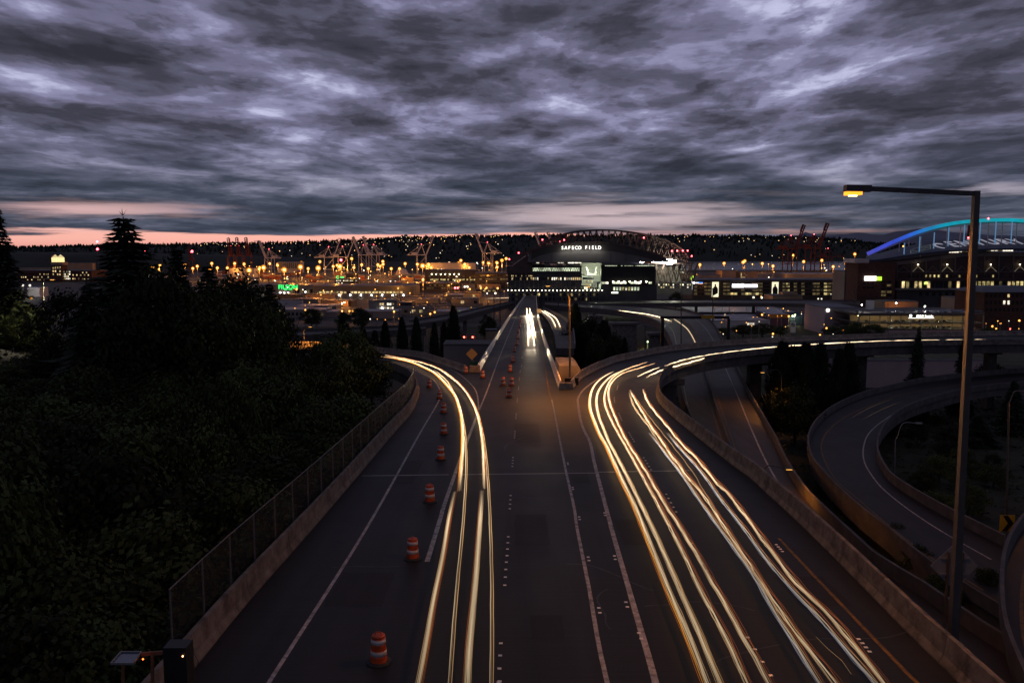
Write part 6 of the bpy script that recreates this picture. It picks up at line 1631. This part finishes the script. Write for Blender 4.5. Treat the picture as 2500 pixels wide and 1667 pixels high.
# lot and walls under the flyover at the right
bld('yard_wall', 'long pale pink yard wall under the flyover at the right', 'wall', 2015, 2420, 880, 896, 1, mat('pink_wall', (.34, .25, .26), .85, .1, .2), D=235, par=.2)
for lb, y0, y1, Dd in (('near strip of surface road under the flyover', 944, 958, 0), ('middle strip of surface road under the flyover', 922, 938, 0)):
    s_ = lambda x, y: 17.6
    o = deck('road', on([(2040, y1), (2200, y1 - 1), (2480, y1 - 4)], s_, 3) + on([(2480, y0 - 4), (2200, y0 - 1), (2040, y0)], s_, 3), s_, .8, [M_road2, M_concd], (), lb)

# ---------------- container port: cranes
def crane_parts(root, m, low=False):
    b = lambda a, c, w, h=None: MB().bar(a, c, w, h)
    for x in (-10, 13):
        for y in (-9, 9): b((x, y, 0), (x, y, 46), 1.7, 1.5).build('leg', m, root, world=False)
    fr = MB()
    for y in (-9, 9): fr.bar((-10, y, 16), (13, y, 16), 1.3).bar((-10, y, 17), (13, y, 44), .8)
    for x in (-10, 13): fr.bar((x, -9, 16), (x, 9, 16), 1.3).bar((x, -9, 46), (x, 9, 46), 1.3)
    fr.build('portal_frame', m, root, world=False)
    gd = MB()
    for y in (-4, 4): gd.bar((-36, y, 48), (15, y, 48), 1.3, 2.4)
    for x in range(-36, 16, 8): gd.bar((x, -4, 48), (x, 4, 48), .8)
    gd.build('girder', m, root, world=False)
    bm = MB(); hinge = Vector((14, 0, 48)); tip = Vector((34, 0, 97)) if not low else Vector((64, 0, 48))
    for y in (-3.4, 3.4): bm.bar(hinge + Vector((0, y, 0)), tip + Vector((0, y, 0)), 1.9, 2.4)
    for k in range(9): c = hinge.lerp(tip, k / 8); bm.bar(c + Vector((0, -3.4, 0)), c + Vector((0, 3.4, 0)), 1.3)
    u = (tip - hinge).normalized(); v = Vector((-u.z, 0, u.x))
    for k in (.72, 1.0): c = hinge.lerp(tip, k); bm.bar(c, c + v * 4.6, 1.6)
    bm.bar(hinge.lerp(tip, .72) + v * 4.6, tip + v * 4.6, 1.5)
    bm.build('boom', m, root, world=False)
    ap = MB()
    for y in (-5, 5): ap.bar((11, y, 48), (2, y * .4, 74), 1.1).bar((-11, y, 48), (2, y * .4, 74), 1.0)
    ap.bar((2, -2, 74), (2, 2, 74), 1.2); ap.build('apex_frame', m, root, world=False)
    sy = MB()
    for y in (-2, 2): sy.bar((2, y, 74), (-34, y * 2, 49), .55).bar((2, y, 74), tuple(hinge.lerp(tip, .55) + Vector((0, y, 1))), .5).bar((2, y, 74), (-18, y * 2, 49), .4)
    sy.build('stay', m, root, world=False)
    MB().box(-24, -9, -5, 5, 49.3, 54.5).build('machinery_house', m, root, world=False)
    MB().ball((2, 0, 75.5), 1.0, 6, 4).build('beacon', E_ob, root, world=False)
M_cw = mat('crane_white', (0.50, 0.47, 0.48), 0.6, 0.1, 0.1); M_cr = mat('crane_red', (0.12, 0.026, 0.022), 0.6, 0.15, 0.1)
CR = {}
def crane(px, base, tip, flip, kind, label, rz=None, Dd=None):
    D = Dd or base_D(base); p = pt(px, base, D); ht = pt(px, tip, D).z; s = ht / 97.0
    g_ = {'w': 'pale container cranes', 'r': 'red container cranes', 'l': 'red container cranes'}[kind]
    if kind not in CR:
        t = thing('container_crane', label, 'crane', (0, 0, 0), g_); crane_parts(t, M_cw if kind == 'w' else M_cr, kind == 'l'); CR[kind] = t
    else: t = dup(CR[kind], (0, 0, 0), 0, label=label, group=g_)
    t.location = (p.x, D, 0); t.rotation_euler = (0, 0, rz if rz is not None else (PI - .25 if flip else .25)); t.scale = (s, s, s)
crane(660, 667, 591, 1, 'w', 'pale crane at the left with its boom leaning left')
crane(802, 672, 583, 0, 'w', 'pale crane at the left of the central cluster, boom leaning right')
crane(836, 672, 581, 0, 'w', 'second pale crane of the central cluster, boom leaning right')
crane(890, 664, 579, 1, 'w', 'third pale crane of the central cluster, boom leaning left')
crane(915, 664, 578, 1, 'w', 'rightmost pale crane of the central cluster, boom leaning left')
crane(1028, 667, 576, 0, 'w', 'pale crane standing alone over the bright orange lamp')
crane(1192, 663, 571, 1, 'w', 'pale crane just left of the ballpark')
crane(1338, 664, 568, 1, 'w', 'pale crane whose boom shows over the left of the ballpark roof')
crane(1368, 664, 568, 1, 'w', 'pale crane behind the ballpark roof, right of the other boom there')
for x, ty, lb in ((566, 582, 'left one of three red cranes seen end on'), (586, 581, 'middle one of three red cranes seen end on'), (608, 581, 'right one of three red cranes seen end on'), (468, 602, 'dim red crane behind the slim conifer')):
    crane(x, 664, ty, 0, 'r', lb, -PI / 2 + .15)
crane(1926, 662, 550, 0, 'r', 'left red crane by the bay with its boom raised', .3); crane(1982, 662, 546, 0, 'r', 'middle red crane by the bay with its boom raised', .3); crane(2018, 662, 590, 0, 'l', 'right red crane by the bay with its boom lowered', .3)
t = thing('tower_crane', 'thin tower crane against the pink sky', 'crane', tuple(pt(633, 640, 2300))); a = pt(633, 587, 2300)
MB().bar((a.x, 2300, 0), a, 1.6).build('mast', W_dark, t); MB().bar(a + Vector((-15, 0, -2)), a + Vector((6, 0, -2)), 1.2).build('jib', W_dark, t)

# ---------------- containers in stacks
g = random.Random(77); KC = [mat('container_%d' % i, c, .7, .15, .4) for i, c in enumerate(((.36, .12, .05), (.30, .20, .12), (.12, .14, .2), (.42, .40, .38), (.22, .06, .05)))]
CB = []
for i in range(5):
    mb = MB(); mb.box(-6.1, 6.1, -1.22, 1.22, 0, 2.59)
    for k in range(12): mb.box(-5.8 + k * 1.0, -5.5 + k * 1.0, -1.26, -1.221, .15, 2.45)
    me = mb.build('shipping_container', KC[i]); CB.append(me); me.location = (0, 0, -50)
CN = ['rust orange', 'tan', 'dark blue grey', 'pale grey', 'dark red']
first = [True] * 5
def cont(x, y, z, i, rz):
    if first[i]: o = CB[i]; first[i] = False
    else: o = CB[i].copy(); COL.objects.link(o)
    o.location = (x, y, z); o.rotation_euler = (0, 0, rz)
    tag(o, CN[i] + ' shipping container in the lit stacks of the port', 'container', 'containers stacked in the port')
cnt = 0
while cnt < 240:
    left = cnt < 190
    px = g.uniform(520, 1210) if left else g.uniform(1830, 2080); D = g.uniform(1400, 1950)
    x = (px - CX) / F * D
    for sx_ in range(g.choice((1, 2, 3))):
        for sz in range(g.choice((1, 2, 3, 4))):
            cont(x + sx_ * 12.6, D, .1 + sz * 2.6, g.choice((0, 0, 1, 2, 3, 4)), 0); cnt += 1

# ---------------- lamps of the port and the flats
def glow_globe(name, col, s, fac=.62):  # oversized shell that glows, standing in for the bloom round each bulb
    m = bpy.data.materials.new(name); m.use_nodes = True; MATS[name] = m; nt = m.node_tree; N, L = nt.nodes, nt.links; N.clear()
    o = N.new('ShaderNodeOutputMaterial'); mx = N.new('ShaderNodeMixShader'); tr = N.new('ShaderNodeBsdfTransparent'); em = N.new('ShaderNodeEmission')
    em.inputs[0].default_value = (*col, 1); em.inputs[1].default_value = s; mx.inputs[0].default_value = fac
    L.new(tr.outputs[0], mx.inputs[1]); L.new(em.outputs[0], mx.inputs[2]); L.new(mx.outputs[0], o.inputs[0])
    m.cycles.emission_sampling = 'NONE'
    return m
H_or = glow_globe('sodium_glow', (1.0, 0.30, 0.02), 1.3); H_wh = glow_globe('white_glow', (1.0, .90, .66), 1.1); H_gr = glow_globe('green_glow', (.55, .9, .2), 1.0)
B_or = emat('sodium_bulb', (1.0, .72, .30), 12); B_wh = emat('white_bulb', (1.0, .96, .85), 14)
def lamp_proto(m, kind):
    t = thing(kind, '', 'lamp')
    pole_tube(MB(), 0, 0, 0, 1, .012).build('pole', M_pole, t, world=False)
    h_ = MB().ball((0, 0, 0), .05, 8, 5).build('lamp_head', m, t, world=False)
    if m is not E_ob: MB().ball((0, 0, 0), .024, 6, 4).build('bulb', B_or if m is H_or else B_wh, h_, world=False)
    return t
LP = {}
def lamp(px, py, h, col='o', size=1.0, W=0, label=None, group=None, kind=None):
    D = max(480, min(2350, F * (CAMZ - h) / max(py - HY, 4))); p = pt(px, py, D)
    kind = kind or ('high_mast_lamp' if D > 850 else 'street_lamp')
    m = {'o': H_or, 'w': H_wh, 'g': H_gr, 'r': E_ob}[col]; key = (kind, col)
    z = max(p.z, 4)
    word = {'o': 'orange', 'w': 'white', 'g': 'greenish', 'r': 'red'}[col]
    lb = label or (('small ' if size < .6 else 'large ' if size > 1.5 else '') + word + (' high mast lamp glowing over the container port' if kind[0] == 'h' else ' street lamp glowing on the industrial flats'))
    if group is None: group = word + (' port lamps' if kind[0] == 'h' else ' street lamps on the flats')
    if key not in LP: t = LP[key] = lamp_proto(m, kind); t.location = (p.x, D, 0); t['label'] = lb; t['group'] = group
    else: t = dup(LP[key], (p.x, D, 0), label=lb, group=group)
    r = size * (.0018 if kind[0] == 'h' else .0016) * D
    t.scale = (1, 1, 1)
    for ch in t.children:
        if ch.name.startswith('pole'): ch.scale = (12 + D * .008, 12 + D * .008, z)
        elif ch.name.startswith('lamp_head'): ch.location = (0, 0, z); ch.scale = (r / .05,) * 3
    if W:
        l = light(t, (p.x, D - 3, z - r - 1.5), W, {'o': SOD, 'w': (1, .93, .8), 'g': (.75, 1, .4), 'r': (1, .1, .1)}[col], r=1.5)
BIG = [(160, 490), (490, 485), (845, 480), (1587, 475), (345, 510), (650, 495), (30, 515)]
PORT = [z2(*q) for q in ((30, 515), (160, 490), (215, 455), (345, 510), (490, 485), (650, 495), (665, 437), (820, 470), (845, 480), (970, 490), (1040, 465), (1185, 465), (1230, 435), (1232, 460), (1205, 478), (1305, 500), (1430, 455), (1540, 460), (1587, 475), (1665, 490), (1830, 455), (1910, 450), (1930, 427), (1965, 460), (2005, 490), (2130, 445), (2180, 452), (2255, 448), (2255, 485), (2300, 425), (125, 490), (500, 447), (950, 410), (1590, 600), (1100, 500), (1380, 500), (560, 500), (285, 470), (785, 480), (1640, 460))]
PORT += [z1(*q) for q in ((1430, 650), (1435, 618), (1370, 632), (1280, 665), (1730, 645), (1660, 615), (1900, 600), (1883, 660), (2040, 640), (2105, 600), (2190, 605), (2235, 660), (2325, 650), (1770, 625), (1950, 640))]
PORT += [z3(*q) for q in ((1943, 465), (2160, 452), (2335, 440), (165, 425), (205, 410), (120, 445), (45, 450))]
PORT += [z4(*q) for q in ((265, 730), (125, 710), (110, 720), (595, 715), (740, 705), (932, 730), (510, 665), (350, 750), (1003, 655), (830, 755))]
bigset = {z2(*q) for q in BIG}
for i, q in enumerate(PORT):
    b = q in bigset
    lamp(q[0], q[1], 32 if q[1] < 640 else 24, 'o', 1.9 if b else 1.15, (14000 if b else 6500) if i % 2 == 0 or b else 0, kind='high_mast_lamp')
ST = [('o', z2(455, 685)), ('o', z2(725, 687)), ('o', z2(535, 870)), ('o', z2(865, 880)), ('o', z2(960, 880)), ('o', z2(930, 880)), ('o', z2(1330, 885)), ('o', z2(1695, 890)), ('o', z2(1655, 905)), ('g', z2(1920, 890)), ('o', z2(2110, 675)), ('o', z2(2160, 672)), ('o', z2(2010, 683)), ('o', z2(2260, 675)),
      ('w', z1(205, 797)), ('w', z1(268, 797)), ('w', z1(1340, 715)), ('w', z1(1800, 750)), ('o', z1(278, 915)), ('o', z3(310, 680)), ('w', z3(530, 695)), ('w', z3(365, 700)), ('o', z3(900, 680)), ('w', z3(1140, 762)), ('o', z3(1030, 750)), ('o', z3(975, 752)), ('o', z3(1103, 750)), ('w', z3(890, 762)), ('w', z3(1055, 765)), ('o', z3(1455, 722)), ('o', z3(1530, 700)), ('o', z3(1560, 690)),
      ('o', z3(1505, 1085)), ('o', z3(1560, 1085)), ('g', z3(1475, 1155)), ('o', z4(777, 1245)), ('o', z4(350, 1290)), ('o', z4(725, 1300)), ('o', z4(1833, 1283)), ('o', z4(2100, 1230)), ('o', z4(2130, 1250)), ('o', z4(2315, 1185)), ('o', z4(2235, 1148)), ('g', z4(1568, 1028)), ('o', z4(476, 1150)), ('o', z4(263, 1138)), ('w', z4(890, 1005)), ('w', z4(195, 1000)), ('w', z4(260, 1002)), ('g', z4(1350, 1470)),
      ('w', z4(1040, 960)), ('w', z4(1085, 962)), ('w', z4(1130, 990)), ('o', z4(1660, 990)), ('o', z4(1745, 990)), ('o', z4(1660, 1018)), ('o', z4(1740, 1018)), ('w', z2(1965, 662)), ('w', z2(1990, 662)), ('r', z2(1878, 672)), ('r', z2(1902, 672)), ('w', z2(2240, 720)), ('o', z4(985, 955))]
for i, (c, q) in enumerate(ST):
    py = q[1]; lamp(q[0], py, 9 if py > 700 else 14, c, .95 if c != 'r' else .7, 900 if py > 742 and i % 2 == 0 else 0, kind='street_lamp')
g = random.Random(99)
g2 = random.Random(3)
for k in range(70):
    lamp(g2.uniform(1960, 2495) if k % 2 else g2.uniform(1700, 1960), g2.uniform(738, 828), 9, g2.choice('ooow'), g2.uniform(.25, .5), 0)
for k in range(330):
    px = g.uniform(560, 1240) if k < 215 else g.uniform(1700, 2490); py = g.choice((g.uniform(655, 700), g.uniform(640, 690), g.uniform(700, 790)))
    if 1240 < px < 1700: continue
    lamp(px, py, 12, g.choice('ooooooww'), g.uniform(.24, .55), 0)
for x, y in (z1(872, 405), z1(1292, 493), z1(1723, 492), z1(875, 472), z2(855, 422), z4(1390, 593)): lamp(x, y, 40, 'r' if x < 2100 else 'o', .8, 0, 'red beacon light on the far bluff' if x < 2100 else 'orange lamp behind the stadium roof', 'beacons')

# ---------------- houses with lit windows on the far hill
HS = []
for i, (c, s) in enumerate((((1, .60, .20), 4), ((1, .85, .55), 4), ((1, .50, .12), 6))):
    mb = MB(); mb.box(-6, 6, 0, 9, -3, 6); mb.cur = 1; mb.box(-2.2, 1.2, -.2, -.01, 1, 3.6)
    mb.cur = 0; mb.add([(-7, -1, 6), (7, -1, 6), (7, 10, 6), (-7, 10, 6), (-7, 4.5, 10), (7, 4.5, 10)], [(0, 1, 5, 4), (2, 3, 4, 5), (0, 4, 3), (1, 2, 5)])
    HS.append(mb.build('hillside_house', [W_grey, emat('house_window_%d' % i, c, s)], base=False))
g = random.Random(17)
for k in range(215):
    q = g.random()
    px = g.uniform(860, 1230) if q < .42 else (g.uniform(1640, 2080) if q < .75 else g.uniform(470, 880))
    r = g.uniform(.55, .97) if g.random() < .75 else g.uniform(.05, .5)
    p = hill_point(px, r); i = g.choice((0, 0, 1, 2))
    o = HS[i] if k < 3 and False else HS[i].copy()
    COL.objects.link(o); o.location = p + Vector((0, -22, 9)); s = g.uniform(.4, .95); o.scale = (s, s, s)
    where = ('behind the pale cranes' if px < 1230 else 'beyond the ballpark' if px < 1900 else 'behind the red bay cranes') if px > 860 else 'above the three red cranes'
    tag(o, ('warm', 'pale', 'orange')[i] + ' lit tiny house ' + ('near the crest' if r > .8 else 'low' if r < .5 else 'midway up') + ' on the far hill ' + where, 'house', 'houses on the far hill')
for o in HS: bpy.data.objects.remove(o)
t = thing('water_tower', 'round pale tank standing out on the far ridge', 'tower', tuple(hill_point(993, .98)))
p = hill_point(993, 1.0); MB().lathe([(12, 0), (12, 20), (9, 26), (1, 28)], 14, tuple(p)).build('tank', W_pale, t)
t = thing('dome', 'pale round dome left of the lone crane', 'building', tuple(pt(981, 655, 1800))); a = pt(981, 654, 1800)
MB().lathe([(14, 0), (13, 6), (9, 11), (4, 13.5), (.5, 14.2)], 16, (a.x, 1800, 6)).build('shell', W_pale, t); MB().box(a.x - 15, a.x + 15, 1786, 1814, 0, 6.002).build('base', W_grey, t)
# grain silos and low sheds of the port
t, D = bld('silo_block', 'pale ribbed silo block behind the left crane', 'building', 678, 735, 640, 656, 30, W_pale, D=2150)
for k in range(11): B(MB(), 680 + k * 5, 682.5 + k * 5, 641, 655, D - 2, 1.99).build('rib', W_grey, t)
for x0, x1, yt, Dd, lb in ((1040, 1160, 642, 2050, 'long pale shed behind the lone crane'), (560, 620, 655, 1800, 'pale shed under the three red cranes'), (845, 870, 668, 1700, 'dark shed between crane legs'), (1650, 1700, 668, 1300, 'brown shed right of the field lights'), (1715, 1760, 672, 1320, 'low tan shed left of the apartment blocks'), (2078, 2095, 640, 1500, 'slim pale silo left of the stadium')):
    t, D = bld('port_shed', lb, 'building', x0, x1, yt, 690, 30, W_pale if 'pale' in lb else (W_tan if 'tan' in lb or 'brown' in lb else W_dark), D=Dd)
# low dark sheds filling the flats
g = random.Random(31); used = []
LSH = ['dark', 'grey', 'pale roofed', 'brown']
for k in range(70):
    px = g.uniform(560, 1230) if k < 42 else g.uniform(1700, 2500); D = g.uniform(660, 1380); w = g.uniform(18, 46); x = (px - CX) / F * D; h = g.uniform(4, 9)
    if any(abs(x - a) < (w + b) / 2 + 3 and abs(D - c) < 34 for a, b, c in used): continue
    if 1690 < px < 2500 and 690 < D < 1000: continue
    used.append((x, w, D)); i = g.randrange(4)
    t = thing('low_shed', LSH[i] + ' low flat roofed shed on the industrial flats', 'building', (x, D, 0), 'low sheds on the flats')
    MB().box(x - w / 2, x + w / 2, D, D + 26, 0, h).build('wall', (W_dark, W_grey, W_grey, W_tan)[i], t)
    MB().box(x - w / 2 - .3, x + w / 2 + .3, D - .3, D + 26.3, h + .003, h + .5).build('roof', (W_droof, W_droof, W_roof, W_dark)[i], t)
    for q in range(int(w / 7)):
        if g.random() < .4: xx = x - w / 2 + 3 + q * 7; MB().box(xx, xx + 3.4, D - .1, D - .003, h * .35, h * .75).build('window', g.choice((E_dim, E_warm, E_yel, W_glass)), t)
for lb, px, D, ty, w, k in (('round dark tree in front of the long white workshop', 1815, 560, 792, 16, 0), ('round dark tree right of the first one by the workshop', 1862, 556, 789, 17, 1), ('small dark tree left of the pylon sign', 1906, 560, 796, 11, 2), ('dark tree against the mauve hall', 2035, 535, 796, 15, 0), ('lit green tree at the foot of the garage', 2085, 520, 786, 16, 1), ('green tree beside the garage base wall', 2130, 522, 790, 17, 2),
                        ('small dark tree right of the gantry leg', 1765, 545, 800, 10, 1), ('dark tree left of the workshop lights', 760, 620, 752, 18, 2), ('yellowish tree by the street lamp', 838, 610, 762, 12, 0), ('dark tree below the brown shed', 880, 600, 752, 18, 1), ('tree lit orange under the ballpark', 1650, 790, 712, 14, 2), ('dark tree at the right end of the garage', 2420, 520, 800, 14, 0), ('green lit tree by the curved viaduct', 1190, 520, 772, 12, 1)):
    tree('broad', k, px, D, ty, w, lb, 'street trees on the flats')
